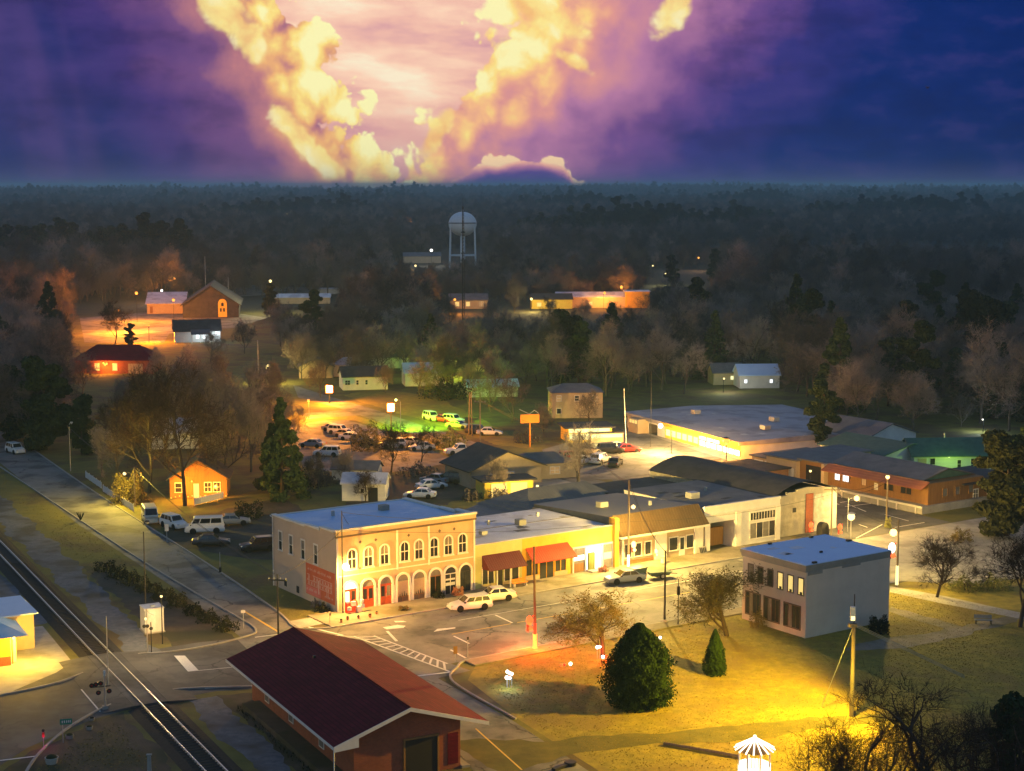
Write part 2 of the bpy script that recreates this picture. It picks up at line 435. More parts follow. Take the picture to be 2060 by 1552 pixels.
M['red_tinsel'] = mat('red_tinsel', (.60, .02, .015), (.7, .06, .03), 6.0, .4)
M['terracotta'] = mat('terracotta', (.40, .15, .07), (.48, .20, .10), 3.0, .8)
M['bin_green'] = mat('green_bin_plastic', (.065, .10, .085), (.09, .13, .11), 2.0, .6)
M['black_seat'] = mat('black_plastic', (.02, .02, .02), None, rough=.6)
M['mural_red'] = mat('mural_brick_red', (.50, .10, .045), (.58, .15, .065), 1.2, .8, coords='obj')
M['mural_pink'] = mat('mural_pink', (.60, .16, .14), (.66, .20, .17), 1.5, .8, coords='obj')
M['mural_pale'] = mat('mural_pale', (.58, .40, .36), (.66, .48, .43), 3.0, .8, coords='obj')
# things that give off light
ORANGE = (1.0, .32, .035); AMBER = (1.0, .58, .12); YELLOW = (1.0, .72, .25); WARM = (1.0, .80, .50); WHITE = (1.0, .93, .82)
GREENISH = (.62, 1.0, .16); COOL = (.75, .92, 1.0); RED = (1.0, .06, .02)
M['b_orange'] = emit('orange_lamp_glow', (1, .40, .06), 2.0)
M['b_amber'] = emit('amber_lamp_glow', (1, .74, .30), 2.6)
M['b_white'] = emit('white_lamp_glow', (1, .94, .84), 4)
M['b_green'] = emit('green_lamp_glow', (.85, 1, .30), 3)
M['b_red'] = emit('red_lamp_glow', (1, .05, .02), 1.1)
M['b_redor'] = emit('red_orange_glow', (1, .13, .03), 1.9)
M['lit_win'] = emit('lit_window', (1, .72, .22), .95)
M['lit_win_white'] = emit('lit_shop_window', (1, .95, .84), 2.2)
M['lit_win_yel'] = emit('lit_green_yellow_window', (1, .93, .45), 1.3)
M['lit_dim'] = emit('dim_lit_window', (1, .62, .25), .28)
M['lit_cool'] = emit('cool_lit_window', (.9, .95, 1), 1.6)
M['sign_glow'] = emit('lit_sign_face', (1, .93, .86), 4.0)
M['gazebo_glow'] = emit('white_light_string', (1, .88, .62), 3.0)
M['amber_glow'] = emit('amber_light_string', (1, .45, .08), 1.6)

# ------------------------------------------------------------------ mesh helpers
class MB:
    def __init__(self):
        self.v = []; self.f = []
    def quad(self, a, b, c, d):
        i = len(self.v); self.v += [tuple(a), tuple(b), tuple(c), tuple(d)]; self.f.append((i, i + 1, i + 2, i + 3)); return self
    def ngon(self, pts):
        i = len(self.v); self.v += [tuple(p) for p in pts]; self.f.append(tuple(range(i, i + len(pts)))); return self
    def box(self, x0, x1, y0, y1, z0, z1):
        if x0 > x1: x0, x1 = x1, x0
        if y0 > y1: y0, y1 = y1, y0
        i = len(self.v)
        self.v += [(x0, y0, z0), (x1, y0, z0), (x1, y1, z0), (x0, y1, z0), (x0, y0, z1), (x1, y0, z1), (x1, y1, z1), (x0, y1, z1)]
        self.f += [(i, i + 3, i + 2, i + 1), (i + 4, i + 5, i + 6, i + 7), (i, i + 1, i + 5, i + 4), (i + 1, i + 2, i + 6, i + 5), (i + 2, i + 3, i + 7, i + 6), (i + 3, i, i + 4, i + 7)]
        return self
    def hexa(self, b4, t4):
        """solid between bottom loop b4 and top loop t4 (same winding, counter-clockwise from above)"""
        i = len(self.v); n = len(b4)
        self.v += [tuple(p) for p in b4] + [tuple(p) for p in t4]
        self.f.append(tuple(i + n - 1 - k for k in range(n)))
        self.f.append(tuple(i + n + k for k in range(n)))
        for k in range(n):
            j = (k + 1) % n
            self.f.append((i + k, i + j, i + n + j, i + n + k))
        return self
    def tube(self, p0, p1, r0, r1=None, n=8, cap=True):
        r1 = r0 if r1 is None else r1
        p0 = Vector(p0); p1 = Vector(p1); d = (p1 - p0)
        if d.length < 1e-6: return self
        d.normalize()
        a = d.orthogonal().normalized(); b = d.cross(a)
        i = len(self.v)
        for p, r in ((p0, r0), (p1, r1)):
            for k in range(n):
                t = 2 * math.pi * k / n
                self.v.append(tuple(p + a * (r * math.cos(t)) + b * (r * math.sin(t))))
        for k in range(n):
            j = (k + 1) % n
            self.f.append((i + k, i + j, i + n + j, i + n + k))
        if cap:
            self.f.append(tuple(i + n - 1 - k for k in range(n))); self.f.append(tuple(i + n + k for k in range(n)))
        return self
    def path(self, pts, r, n=6):
        for a, b in zip(pts[:-1], pts[1:]):
            self.tube(a, b, r, r, n)
        return self
    def lathe(self, prof, n=16, cx=0, cy=0):
        """prof: (radius, z) from bottom to top"""
        i = len(self.v)
        for r, z in prof:
            for k in range(n):
                t = 2 * math.pi * k / n
                self.v.append((cx + r * math.cos(t), cy + r * math.sin(t), z))
        for q in range(len(prof) - 1):
            for k in range(n):
                j = (k + 1) % n
                self.f.append((i + q * n + k, i + q * n + j, i + (q + 1) * n + j, i + (q + 1) * n + k))
        self.f.append(tuple(i + n - 1 - k for k in range(n)))
        e = i + (len(prof) - 1) * n
        self.f.append(tuple(e + k for k in range(n)))
        return self
    def sphere(self, c, r, n=12, m=8, sz=1.0):
        prof = []
        for q in range(m + 1):
            t = -math.pi / 2 + math.pi * q / m
            prof.append((max(r * math.cos(t), 1e-4), c[2] + r * sz * math.sin(t)))
        return self.lathe(prof, n, c[0], c[1])
    def mesh(self, name, smooth=False):
        me = bpy.data.meshes.new(name)
        me.from_pydata(self.v, [], self.f)
        if smooth:
            me.polygons.foreach_set('use_smooth', [True] * len(me.polygons))
        me.update()
        return me
    def build(self, name, m, parent=None, smooth=False):
        return obj(name, self.mesh(name, smooth), m, parent)
def obj(name, me, m=None, parent=None):
    o = bpy.data.objects.new(name, me)
    COL.objects.link(o)
    if m is not None:
        m = M[m] if isinstance(m, str) else m
        if len(me.materials) == 0:
            me.materials.append(m)
        else:
            o.material_slots[0].link = 'OBJECT'; o.material_slots[0].material = m
    if parent is not None:
        o.parent = parent
    return o
def tag(o, label=None, cat=None, group=None, kind=None):
    if label: o['label'] = label
    if cat: o['category'] = cat
    if group: o['group'] = group
    if kind: o['kind'] = kind
    return o
def thing(name, label, cat, loc=(0, 0, 0), rz=0.0, group=None):
    o = bpy.data.objects.new(name, None)
    o.empty_display_size = .5
    COL.objects.link(o)
    o.location = loc; o.rotation_euler = (0, 0, rz)
    return tag(o, label, cat, group)
LAMP_K = 3.0
def light(parent, loc, color, power, kind='POINT', radius=.15, spot=None, aim=None, blend=.6, smooth_r=8.0):
    d = bpy.data.lights.new('light', kind)
    d.energy = power * LAMP_K; d.color = color
    if kind in ('POINT', 'SPOT'): d.shadow_soft_size = radius
    if kind == 'SPOT':
        d.spot_size = rad(spot); d.spot_blend = blend
    d.use_nodes = True            # soften the hot spot right under the lamp
    fo = d.node_tree.nodes.new('ShaderNodeLightFalloff'); em = next(n for n in d.node_tree.nodes if n.type == 'EMISSION')
    fo.inputs['Strength'].default_value = 1.0; fo.inputs['Smooth'].default_value = smooth_r ** 2
    d.node_tree.links.new(fo.outputs['Quadratic'], em.inputs['Strength'])
    o = bpy.data.objects.new('lamp_light', d)
    COL.objects.link(o)
    o.parent = parent; o.location = loc
    if aim is not None:
        v = Vector(aim) - Vector(loc)
        o.rotation_euler = v.to_track_quat('-Z', 'Y').to_euler()
    return o
ROUGH = ('rail_verge', 'rail_verge_far', 'rail_bank', 'signal_yard', 'depot_yard', 'near_verge', 'gravel_yard', 'house_yard', 'park_walk_lower', 'verge_lawn', 'lot_verge', 'park_path')
def sheet(name, pts, z, m, kind='structure', label=None):
    if name in ROUGH:                                   # ragged edges where soil meets grass
        r_ = random.Random(len(name) * 7); q_ = []
        for a, b in zip(pts, pts[1:] + pts[:1]):
            a = Vector(a); b = Vector(b); n_ = max(1, int((b - a).length / 1.1)); d_ = (b - a); nn = Vector((-d_.y, d_.x, 0)); nn.normalize()
            for k in range(n_): q_.append(a.lerp(b, k / n_) + nn * (r_.uniform(-.32, .32) + .35 * math.sin(k * .45 + len(q_) * .01)))
        pts = q_
    """flat ground sheet through world points"""
    me = bpy.data.meshes.new(name)
    vs = [(p[0], p[1], z) for p in pts]
    ar = sum(vs[i][0] * vs[(i + 1) % len(vs)][1] - vs[(i + 1) % len(vs)][0] * vs[i][1] for i in range(len(vs)))
    if ar < 0: vs.reverse()
    me.from_pydata(vs, [], [tuple(range(len(vs)))])
    o = obj(name, me, m); tag(o, label, None, None, kind)
    return o
def slab(name, pts, z0, z1, m, kind='structure', parent=None):
    vs = [(p[0], p[1]) for p in pts]
    ar = sum(vs[i][0] * vs[(i + 1) % len(vs)][1] - vs[(i + 1) % len(vs)][0] * vs[i][1] for i in range(len(vs)))
    if ar < 0: vs.reverse()
    o = MB().hexa([(x, y, z0) for x, y in vs], [(x, y, z1) for x, y in vs]).build(name, m, parent)
    if kind: o['kind'] = kind
    return o

# ------------------------------------------------------------------ the lie of the land
def vnoise(x, y, seed=0):
    return (math.sin(x * 1.3 + seed) * math.cos(y * 1.1 - seed * 2) + .5 * math.sin(x * 2.7 - y * 2.1 + seed * 3) + .3 * math.cos(x * 4.1 + y * 5.3 + seed)) / 1.8
def ground_z(x, y):
    d = math.hypot(x, y)
    if d < 1300: return 0.0
    t = min(1.0, (d - 1300) / 5500)
    return t * (10 + 12 * vnoise(x / 1500, y / 900, 1.0)) + max(0, t - .5) * 20
vs = []; fs = []
ds = [0.0] + [30 * (1.085 ** k) for k in range(78)]
NA = 100
for d in ds:
    for k in range(NA + 1):
        an = rad(90) - rad(75) + rad(150) * k / NA
        x = d * math.cos(an); y = d * math.sin(an) - 30
        vs.append((x, y, ground_z(x, y)))
for i in range(len(ds) - 1):
    for k in range(NA):
        a = i * (NA + 1) + k
        fs.append((a, a + NA + 1, a + NA + 2, a + 1))
me = bpy.data.meshes.new('ground'); me.from_pydata(vs, [], fs)
me.polygons.foreach_set('use_smooth', [True] * len(fs))
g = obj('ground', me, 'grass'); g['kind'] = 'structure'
# ground colour: dry grass near the town, dark woodland floor beyond
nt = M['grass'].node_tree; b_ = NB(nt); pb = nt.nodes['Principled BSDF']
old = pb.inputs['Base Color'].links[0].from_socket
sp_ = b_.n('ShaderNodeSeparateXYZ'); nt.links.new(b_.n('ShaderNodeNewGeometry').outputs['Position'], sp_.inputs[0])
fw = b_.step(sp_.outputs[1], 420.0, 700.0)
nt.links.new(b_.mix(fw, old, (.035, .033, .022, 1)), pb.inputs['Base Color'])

M['path_grass'] = mat('worn_grass_path', (.075, .075, .018), (.15, .125, .034), .5, .95, .7, 8.0)
def px(*pts): return [U(x, y) for x, y in pts]
# --- streets (town axes a, b) -------------------------------------------------
KS, KP = -5.0, -22.5           # kerb lines of the main street
sheet('main_street', [T(-6, KS), T(140, KS), T(140, KP), T(-6, KP)], .012, 'asphalt')
sheet('parking_forecourt', [T(52, KS - .2), T(120, KS - .2), T(120, -24), T(52, -24)], .020, 'concrete')
# street beside the railway, running away to the upper left
sheet('railside_road', [RW(13.6, -4), RW(20.2, -4), RW(20.0, 40), RW(19.2, 80), RW(19.2, 260), RW(11.5, 260), RW(11.8, 60), RW(13.4, 20)], .016, 'asphalt')
# crossing road over the rails, bending into the main street
sheet('crossing_road', [RW(22, -2.6), RW(15, -3.0), RW(9, -2.4), RW(0, -3.2), RW(-5, -5.5), RW(-11.5, -10.6), RW(-40, -24), RW(-40, -52), RW(-18, -33), RW(-12, -26),
                        RW(-6, -21.5), RW(-1, -19.5), RW(6, -18.6), RW(14, -21.0), RW(22, -24.5)], .008, 'asphalt_dark')
sheet('junction', [RW(13, -2.8), RW(24.0, -2.8), RW(29, -23.5), RW(24, -24.5), RW(12, -20.6)], .014, 'asphalt')
# street past the depot, to the lower right
sheet('depot_street', [RW(18.4, -22), RW(25.2, -22), RW(25.8, -38), RW(25.2, -60), RW(25, -100), RW(17, -100), RW(17.6, -45)], .018, 'asphalt')
sheet('park_path', [U(905, 1490), U(1100, 1492), U(1560, 1455), U(1800, 1430), U(1800, 1444), U(1560, 1482), U(1140, 1516), U(1040, 1552), U(1000, 1552)], .022, 'path_grass')
# cross street on the right
sheet('cross_street', [T(67, KS + .2), T(91, KS + .2), T(93, 30), T(96, 60), T(84, 62), T(70, 42)], .015, 'asphalt_dark')
sheet('cross_street_south', [T(60, -23.8), T(120, -23.8), T(120, -36), T(66, -30)], .017, 'concrete')
# back road and yards behind the shops
sheet('back_road', px((590, 775), (663, 798), (753, 824), (821, 847), (888, 868), (973, 896), (1050, 920), (1180, 960), (1290, 990), (1230, 1006), (1100, 968), (985, 932), (935, 909), (799, 863), (739, 841), (677, 820), (600, 800)), .012, 'asphalt')
sheet('back_lot', px((585, 858), (650, 846), (700, 846), (790, 872), (905, 922), (900, 932), (820, 948), (700, 955), (610, 940)), .010, 'asphalt')
sheet('side_drive', px((600, 845), (610, 832), (715, 824), (735, 835), (640, 842)), .011, 'asphalt')
sheet('gravel_yard', px((690, 1020), (770, 962), (900, 930), (990, 952), (960, 990), (900, 1016)), .009, 'dirt')
sheet('house_yard', px((330, 1100), (560, 1130), (640, 1040), (560, 1000), (440, 1030), (330, 1045)), .009, 'dirt')
sheet('store_lot', px((1090, 905), (1180, 880), (1262, 862), (1345, 880), (1500, 928), (1440, 950), (1330, 965), (1200, 965), (1110, 945)), .018, 'asphalt')
sheet('store_walk', px((1262, 862), (1300, 862), (1500, 922), (1480, 932)), .024, 'concrete')
sheet('alley', [T(52, 30), T(66, 30), T(67, 60), T(60, 62)], .014, 'concrete')
sheet('far_road', px((455, 572), (660, 580), (640, 588), (500, 596), (420, 600)), .02, 'asphalt')
sheet('church_lot', px((160, 640), (400, 620), (540, 640), (470, 660), (340, 672), (330, 690), (170, 690)), .02, 'asphalt')
sheet('far_lane', px((250, 665), (360, 655), (360, 664), (250, 676)), .03, 'concrete')
# shop-side pavement, as a real step with its kerb
def band(name, a0, a1, b0, b1, z0, z1, m): return slab(name, [T(a0, b0), T(a1, b0), T(a1, b1), T(a0, b1)], z0, z1, m)
band('pavement', -3.2, 66.0, KS + .18, .6, 0, .13, 'walk')
band('kerb', -3.2, 66.0, KS, KS + .176, 0, .15, 'kerb')
band('park_pavement', 1.5, 57, KP - 2.0, KP - .18, 0, .12, 'walk')
band('park_kerb', 1.5, 57, KP - .176, KP, 0, .14, 'kerb')
band('corner_ramp', -6.0, -3.3, -3.2, -.2, 0, .06, 'concrete')
sheet('park_lawn', [T(1.5, KP - 2.05), T(90, KP - 2.05), T(60, -60), T(40, -90), T(-10, -90), RW(26, -60), RW(26.4, -38), RW(27.5, -26)], .006, 'lawn')
sheet('park_walk', px((1790, 1180), (1900, 1200), (2060, 1235), (2060, 1247), (1890, 1214), (1790, 1192)), .026, 'concrete')
sheet('park_walk_lower', px((1790, 1222), (1840, 1236), (1935, 1262), (2060, 1232), (2060, 1242), (1950, 1275), (1830, 1300), (1700, 1310), (1720, 1300), (1900, 1265), (1790, 1230)), .024, 'walk')
# strips beside the track
sheet('rail_verge', [RW(2.4, -120), RW(5.2, -120), RW(5.6, -20), RW(2.6, -20)], .010, 'gravel')
sheet('rail_verge_far', [RW(2.4, -4), RW(5.0, -4), RW(6.4, 40), RW(7, 200), RW(2.6, 200)], .010, 'gravel')
sheet('rail_bank', [RW(-2.6, 200), RW(-2.6, 12), RW(-6, 12), RW(-9, 60), RW(-10, 200)], .008, 'gravel')
sheet('signal_yard', [RW(6.6, -3.6), RW(13.2, -3.4), RW(13.0, 8), RW(10.2, 20), RW(7.4, 36), RW(6.2, 36)], .007, 'dirt')
sheet('verge_lawn', px((690, 796), (760, 820), (890, 858), (1000, 896), (1080, 905), (1000, 860), (880, 800), (760, 782)), .008, 'lawn')
sheet('lot_verge', px((690, 826), (740, 844), (800, 866), (905, 908), (880, 912), (790, 870), (715, 846), (650, 843)), .009, 'lawn')
sheet('depot_yard', [RW(5.6, -20), RW(16.9, -22.5), RW(17, -100), RW(5.4, -100)], .007, 'dirt')
sheet('near_verge', [RW(-3, -20.4), RW(-6.4, -22.4), RW(-12, -27), RW(-18, -34), RW(-18, -100), RW(-3, -100)], .006, 'dirt')
sheet('house_forecourt', [RW(-3.2, 11), RW(-3.4, -3.4), RW(-5.5, -6.2), RW(-11.5, -11.2), RW(-30, -20), RW(-30, 12)], .012, 'concrete')
# kerb of the crossing road, following its curve
def kerb_line(name, pts, wd, h, m):
    mb = MB()
    for p, q in zip(pts[:-1], pts[1:]):
        d = (q - p).normalized(); n = Vector((-d.y, d.x, 0)) * wd / 2
        lo = [p - n, q - n, q + n, p + n]
        mb.hexa([(v.x, v.y, 0) for v in lo], [(v.x, v.y, h) for v in lo])
    o = mb.build(name, m); o['kind'] = 'structure'; return o
def smooth(pts, k=6):
    out = []
    for i in range(len(pts) - 1):
        p0 = pts[max(i - 1, 0)]; p1 = pts[i]; p2 = pts[i + 1]; p3 = pts[min(i + 2, len(pts) - 1)]
        for q in range(k):
            t = q / k
            out.append(.5 * ((2 * p1) + (-p0 + p2) * t + (2 * p0 - 5 * p1 + 4 * p2 - p3) * t * t + (-p0 + 3 * p1 - 3 * p2 + p3) * t ** 3))
    out.append(pts[-1])
    return out
kerb_line('near_kerb', smooth([U(50, 1560), U(75, 1522), U(125, 1475), U(185, 1437), U(235, 1415), U(275, 1405), U(345, 1390), U(410, 1385), U(505, 1383)]), .22, .14, 'kerb')
kerb_line('far_kerb', smooth([U(0, 1400), U(60, 1388), U(125, 1372), U(185, 1348), U(208, 1338)]), .2, .14, 'kerb')
kerb_line('island_kerb', smooth([U(255, 1318), U(330, 1314), U(400, 1304), U(455, 1292), U(500, 1280), U(515, 1272), U(505, 1258), U(460, 1232), U(380, 1186), U(250, 1106), U(0, 940)]), .2, .12, 'kerb')
kerb_line('corner_kerb', smooth([T(-3.2, KS + .1), T(-5.0, -4.3), T(-6.3, -2.4), RW(20.2, 6), RW(20.2, 30), RW(19.3, 80), RW(19.3, 130)]), .2, .13, 'kerb')
kerb_line('park_corner_kerb', smooth([T(1.5, KP - .1), T(.2, -23.6), RW(26.0, -26), RW(26.2, -38)]), .2, .13, 'kerb')
# --- painted markings: each line an object under the street it lies on
street = bpy.data.objects['main_street']; cross = bpy.data.objects['crossing_road']; junction = bpy.data.objects['junction']; dst = bpy.data.objects['depot_street']
def stripe(p, q, wd, m='paint_white', z=.028, parent=street, name='painted_line'):
    d = (q - p); d.z = 0; d.normalize(); n = Vector((-d.y, d.x, 0)) * wd / 2
    mb = MB().ngon([(v.x, v.y, z) for v in (p - n, q - n, q + n, p + n)])
    o = mb.build(name, m, parent); return o
stripe(T(9, -9.8), T(52, -10.2), .10)
for i in range(5): stripe(T(5.6 + i * 8, -13.9 - .1 * i), T(12.8 + i * 8, -14.0 - .1 * i), .13, 'paint_yellow')
for a in (13.4,): stripe(T(a, -10.2), T(a - .3, -13.8), .22)
stripe(T(5.4, -14.6), T(5.2, -17.8), .22)
stripe(T(2.5, -18.6), T(2.2, -21.8), .22)
stripe(T(.8, -9.2), T(-.3, -13.0), .3)
stripe(U(620, 1262), U(690, 1279), .25)
stripe(U(640, 1276), U(712, 1282), .12); stripe(U(690, 1283), U(748, 1287), .12)
# painted arrow/lane shapes by the corner
for poly in (((770, 1263), (800, 1258), (816, 1260), (812, 1264), (778, 1267)), ((792, 1250), (812, 1250), (818, 1252), (796, 1253)), ((880, 1266), (916, 1263), (916, 1265), (872, 1272))):
    MB().ngon([(U(x, y).x, U(x, y).y, .029) for x, y in poly][::-1]).build('painted_arrow', 'paint_white', street)
# ladder crossing
e0, e1 = U(712, 1281), U(905, 1352); g0, g1 = U(752, 1280), U(900, 1336)
stripe(e0, e1, .22); stripe(g0, g1, .22)
for i in range(13):
    t = (i + .4) / 13
    stripe(e0.lerp(e1, t), g0.lerp(g1, t), .22, name='crossing_bar')
stripe(U(837, 1361), U(906, 1353), .32)
# crossing stop lines and edge lines
for a, b_2, c, d in (((350, 1320), (372, 1320), (400, 1350), (378, 1352)), ((162, 1388), (176, 1386), (213, 1430), (200, 1433))):
    MB().ngon([(U(*q).x, U(*q).y, .030) for q in (a, b_2, c, d)][::-1]).build('stop_bar', 'paint_white', cross)
stripe(U(398, 1350), U(470, 1343), .12, z=.03, parent=cross)
stripe(U(412, 1386), U(508, 1381), .2, z=.032, parent=cross)
stripe(U(0, 1531), U(75, 1522), .22, z=.03, parent=cross)
stripe(U(513, 1283), U(560, 1277), .18, z=.03, parent=junction)
stripe(U(487, 1228), U(560, 1272), .25, 'paint_yellow', .032, junction)
stripe(U(957, 1467), U(1050, 1550), .14, 'paint_yellow', .034, dst)
lot = bpy.data.objects['cross_street']
for p, q in (((1705, 1015), (1742, 1030)), ((1690, 1012), (1735, 1004)), ((1700, 1020), (1752, 1014)), ((1680, 988), (1708, 993)), ((1674, 1011), (1688, 1016))):
    stripe(U(*p), U(*q), .22, z=.04, parent=lot, name='parking_line')
fc = bpy.data.objects['parking_forecourt']
for p, q in (((1780, 1036), (1828, 1049)), ((1722, 1084), (1775, 1056)), ((1800, 1062), (1860, 1052)), ((1728, 1056), (1745, 1062))):
    stripe(U(*p), U(*q), .16, z=.04, parent=fc, name='parking_line')

# --- railway -------------------------------------------------------------------
trk = thing('railway_track', 'single railway track with bright rails crossing the lower left corner', 'railway', RW(0, 0), ANG_R)
def rl(n): return n  # rail offsets measured from the survey origin
RC = -.38
mb = MB(); prof = ((-2.1, .0), (-1.35, .16), (1.35, .16), (2.1, .0))
for (n0, z0), (n1, z1) in zip(prof[:-1], prof[1:]):
    for s0, s1 in ((-130, -20.5), (-2.6, 150)):
        mb.quad((RC + n0, s0, z0), (RC + n1, s0, z1), (RC + n1, s1, z1), (RC + n0, s1, z0))
bl = mb.build('ballast', 'ballast', trk)
for sgn in (-1, 1):
    r = MB(); c = RC + sgn * .745
    r.box(c - .075, c + .075, -130, 150, .165, .19).box(c - .018, c + .018, -130, 150, .19, .30).box(c - .05, c + .05, -130, 150, .30, .345)
    r.build('rail', 'rail', trk)
tme = MB().box(-1.28, 1.28, -.11, .11, .10, .20).mesh('tie')
for i in range(160):
    s = -58 + i * .62
    if -20.6 < s < -2.4: continue
    o = obj('tie', tme, 'tie', trk); o.location = (RC + random.uniform(-.05, .05), s, 0)
# timber panels of the level crossing, flush with the rails
for n0, n1 in ((RC - .66, RC + .66), (RC - 1.5, RC - .83), (RC + .83, RC + 1.5)):
    MB().box(n0, n1, -20.2, -3.0, .0, .30 if abs(n0 + n1 - 2 * RC) < .1 else .27).build('crossing_panel', 'asphalt_dark', trk)
for n0, n1 in ((RC - 4.2, RC - 1.52), (RC + 1.52, RC + 4.2)):
    lo = (n0, n1) if n0 < RC else (n1, n0)
    MB().hexa([(lo[0], -20.2, 0), (lo[1], -20.2, 0), (lo[1], -3.0, 0), (lo[0], -3.0, 0)] if n0 < RC else [(lo[1], -20.2, 0), (lo[0], -20.2, 0), (lo[0], -3.0, 0), (lo[1], -3.0, 0)],
              [(lo[0], -20.2, .03), (lo[1], -20.2, .27), (lo[1], -3.0, .27), (lo[0], -3.0, .03)] if n0 < RC else [(lo[1], -20.2, .27), (lo[0], -20.2, .03), (lo[0], -3.0, .03), (lo[1], -3.0, .27)]).build('crossing_ramp', 'asphalt_dark', trk)

# ------------------------------------------------------------------ trees
def branch_tree(seed, H, spread, kind='round', twigs=1.0, base=.28, rt=None, lev=4, tw=.035, leafs=0, leaf=.12):
    rnd = np.random.RandomState(seed)
    limb = MB(); tw_v = []; tw_f = []; tips = []
    rt = rt or H * .017
    def sliver(p, d, L, wd):
        side = np.cross(d, rnd.normal(size=3)); nn = np.linalg.norm(side)
        if nn < 1e-6: return
        side = side / nn * wd
        i = len(tw_v)
        tw_v.extend([tuple(p - side), tuple(p + side), tuple(p + d * L)])
        tw_f.append((i, i + 1, i + 2))
    def nrm(x): return x / (np.linalg.norm(x) + 1e-9)
    def grow(p, d, L, r, lv):
        nseg = 3 if lv < 3 else 2
        q = p; pts = [p]; dd = d
        for k in range(nseg):
            dd = nrm(dd + rnd.normal(size=3) * (.10 if lv == 0 else .20) + np.array([0, 0, .10 if lv else .0]))
            q2 = q + dd * (L / nseg)
            ra = r * (1 - .6 * k / nseg); rb = r * (1 - .6 * (k + 1) / nseg)
            if lv <= 2: limb.tube(q, q2, ra, rb, 6 if lv == 0 else 4, cap=False)
            else: sliver(q, nrm(q2 - q), np.linalg.norm(q2 - q) * 1.25, max(rb, tw * .8))
            q = q2; pts.append(q)
        if lv >= lev:
            for _ in range(int(5 * twigs)):
                t = rnd.rand(); pp = pts[0] * (1 - t) + pts[-1] * t
                dv = nrm(dd + rnd.normal(size=3) * .75 + np.array([0, 0, .15]))
                LL = L * (.5 + .7 * rnd.rand())
                sliver(pp, dv, LL, tw * .62)
                tips.append(pp + dv * LL * rnd.rand())
                for _k in range(2):
                    p3 = pp + dv * LL * rnd.rand(); dv3 = nrm(dv + rnd.normal(size=3) * .8)
                    sliver(p3, dv3, LL * .6, tw * .45)
            return
        nc = [6, 5, 5, 4, 3][lv] if kind == 'round' else [5, 5, 4, 4, 3][lv]
        for k in range(nc):
            t = (base + (1 - base) * (k + rnd.rand()) / nc) if lv == 0 else .3 + .7 * (k + rnd.rand()) / nc
            t = min(t, .98)
            j = min(int(t * nseg), nseg - 1); f = t * nseg - j
            pp = pts[j] * (1 - f) + pts[j + 1] * f
            az = rnd.rand() * 6.283; tilt = rnd.uniform(.45, .95) * spread
            a = nrm(np.cross(dd, [math.cos(az), math.sin(az), .3])); 
            nd = nrm(dd * math.cos(tilt) + a * math.sin(tilt))
            grow(pp, nd, L * rnd.uniform(.52, .72) * (1.0 if lv else (1.15 - .35 * t)), r * (.62 - .2 * t), lv + 1)
    grow(np.array([0, 0, 0.0]), np.array([0, 0, 1.0]), H * .55, rt, 0)
    if leafs:
        T_ = np.array(tips)
        for p in T_[rnd.randint(0, len(T_), leafs)]:
            p = p + rnd.normal(size=3) * .12
            a = nrm(rnd.normal(size=3)) * leaf; c = nrm(np.cross(a, rnd.normal(size=3))) * leaf * .5
            i = len(tw_v); tw_v.extend([tuple(p - a), tuple(p + c), tuple(p + a), tuple(p - c)]); tw_f.append((i, i + 1, i + 2, i + 3))
    allz = max(v[2] for v in tw_v)
    k = H / allz
    limb.v = [(x * k, y * k, z * k) for x, y, z in limb.v]
    tw_v = [(x * k, y * k, z * k) for x, y, z in tw_v]
    cr = bpy.data.meshes.new('crown'); cr.from_pydata(tw_v, [], tw_f)
    return limb.mesh('trunk', True), cr
def leaf_cloud(rnd, pts, nrmls, size, jitter=.5):
    """small leaf faces at points, roughly facing outward"""
    n = len(pts)
    d = nrmls + rnd.normal(size=(n, 3)) * jitter
    d /= np.linalg.norm(d, axis=1)[:, None] + 1e-9
    a = np.cross(d, rnd.normal(size=(n, 3))); a /= np.linalg.norm(a, axis=1)[:, None] + 1e-9
    b = np.cross(d, a)
    s = size * rnd.uniform(.55, 1.3, size=(n, 1))
    v = np.stack([pts - a * s, pts - b * s * .6 + d * s * .2, pts + a * s, pts + b * s * .6 + d * s * .2], 1).reshape(-1, 3)
    f = np.arange(n * 4).reshape(-1, 4)
    return v, f
def mesh_np(name, v, f):
    me = bpy.data.meshes.new(name); me.from_pydata([tuple(q) for q in v.tolist()], [], [tuple(q) for q in f.tolist()]); return me
def evergreen(seed, H, R, profile, n, size, lumps=.18, inner=.25):
    """solid-looking evergreen: profile(t) gives radius share at height share t"""
    rnd = np.random.RandomState(seed)
    t = rnd.rand(n) ** .85; az = rnd.rand(n) * 2 * np.pi
    pr = np.array([profile(x) for x in t])
    wob = 1 + lumps * (np.sin(az * 3 + t * 9 + seed) * .45 + np.sin(az * 7 - t * 17 + seed * 2) * .40 + np.sin(az * 13 + t * 31 + seed) * .35 + np.sin(az * 23 - t * 47) * .25 + rnd.normal(size=n) * .30)
    rr = R * pr * wob * (1 - inner * rnd.rand(n) ** 2)
    p = np.stack([rr * np.cos(az), rr * np.sin(az), t * H], 1)
    nr = np.stack([np.cos(az), np.sin(az), np.full(n, .35)], 1)
    v, f = leaf_cloud(rnd, p, nr, size)
    core = MB(); core.lathe([(max(R * profile(q / 10) * .72, .02), H * (.02 + .95 * q / 10)) for q in range(11)], 14)
    i = len(v)
    vv = np.concatenate([v, np.array(core.v)]);
    me = bpy.data.meshes.new('crown')
    me.from_pydata([tuple(q) for q in vv.tolist()], [], [tuple(q) for q in f.tolist()] + [tuple(x + i for x in q) for q in core.f])
    tr = MB().tube((0, 0, 0), (0, 0, H * .5), R * .07, R * .03, 7).mesh('trunk')
    return tr, me
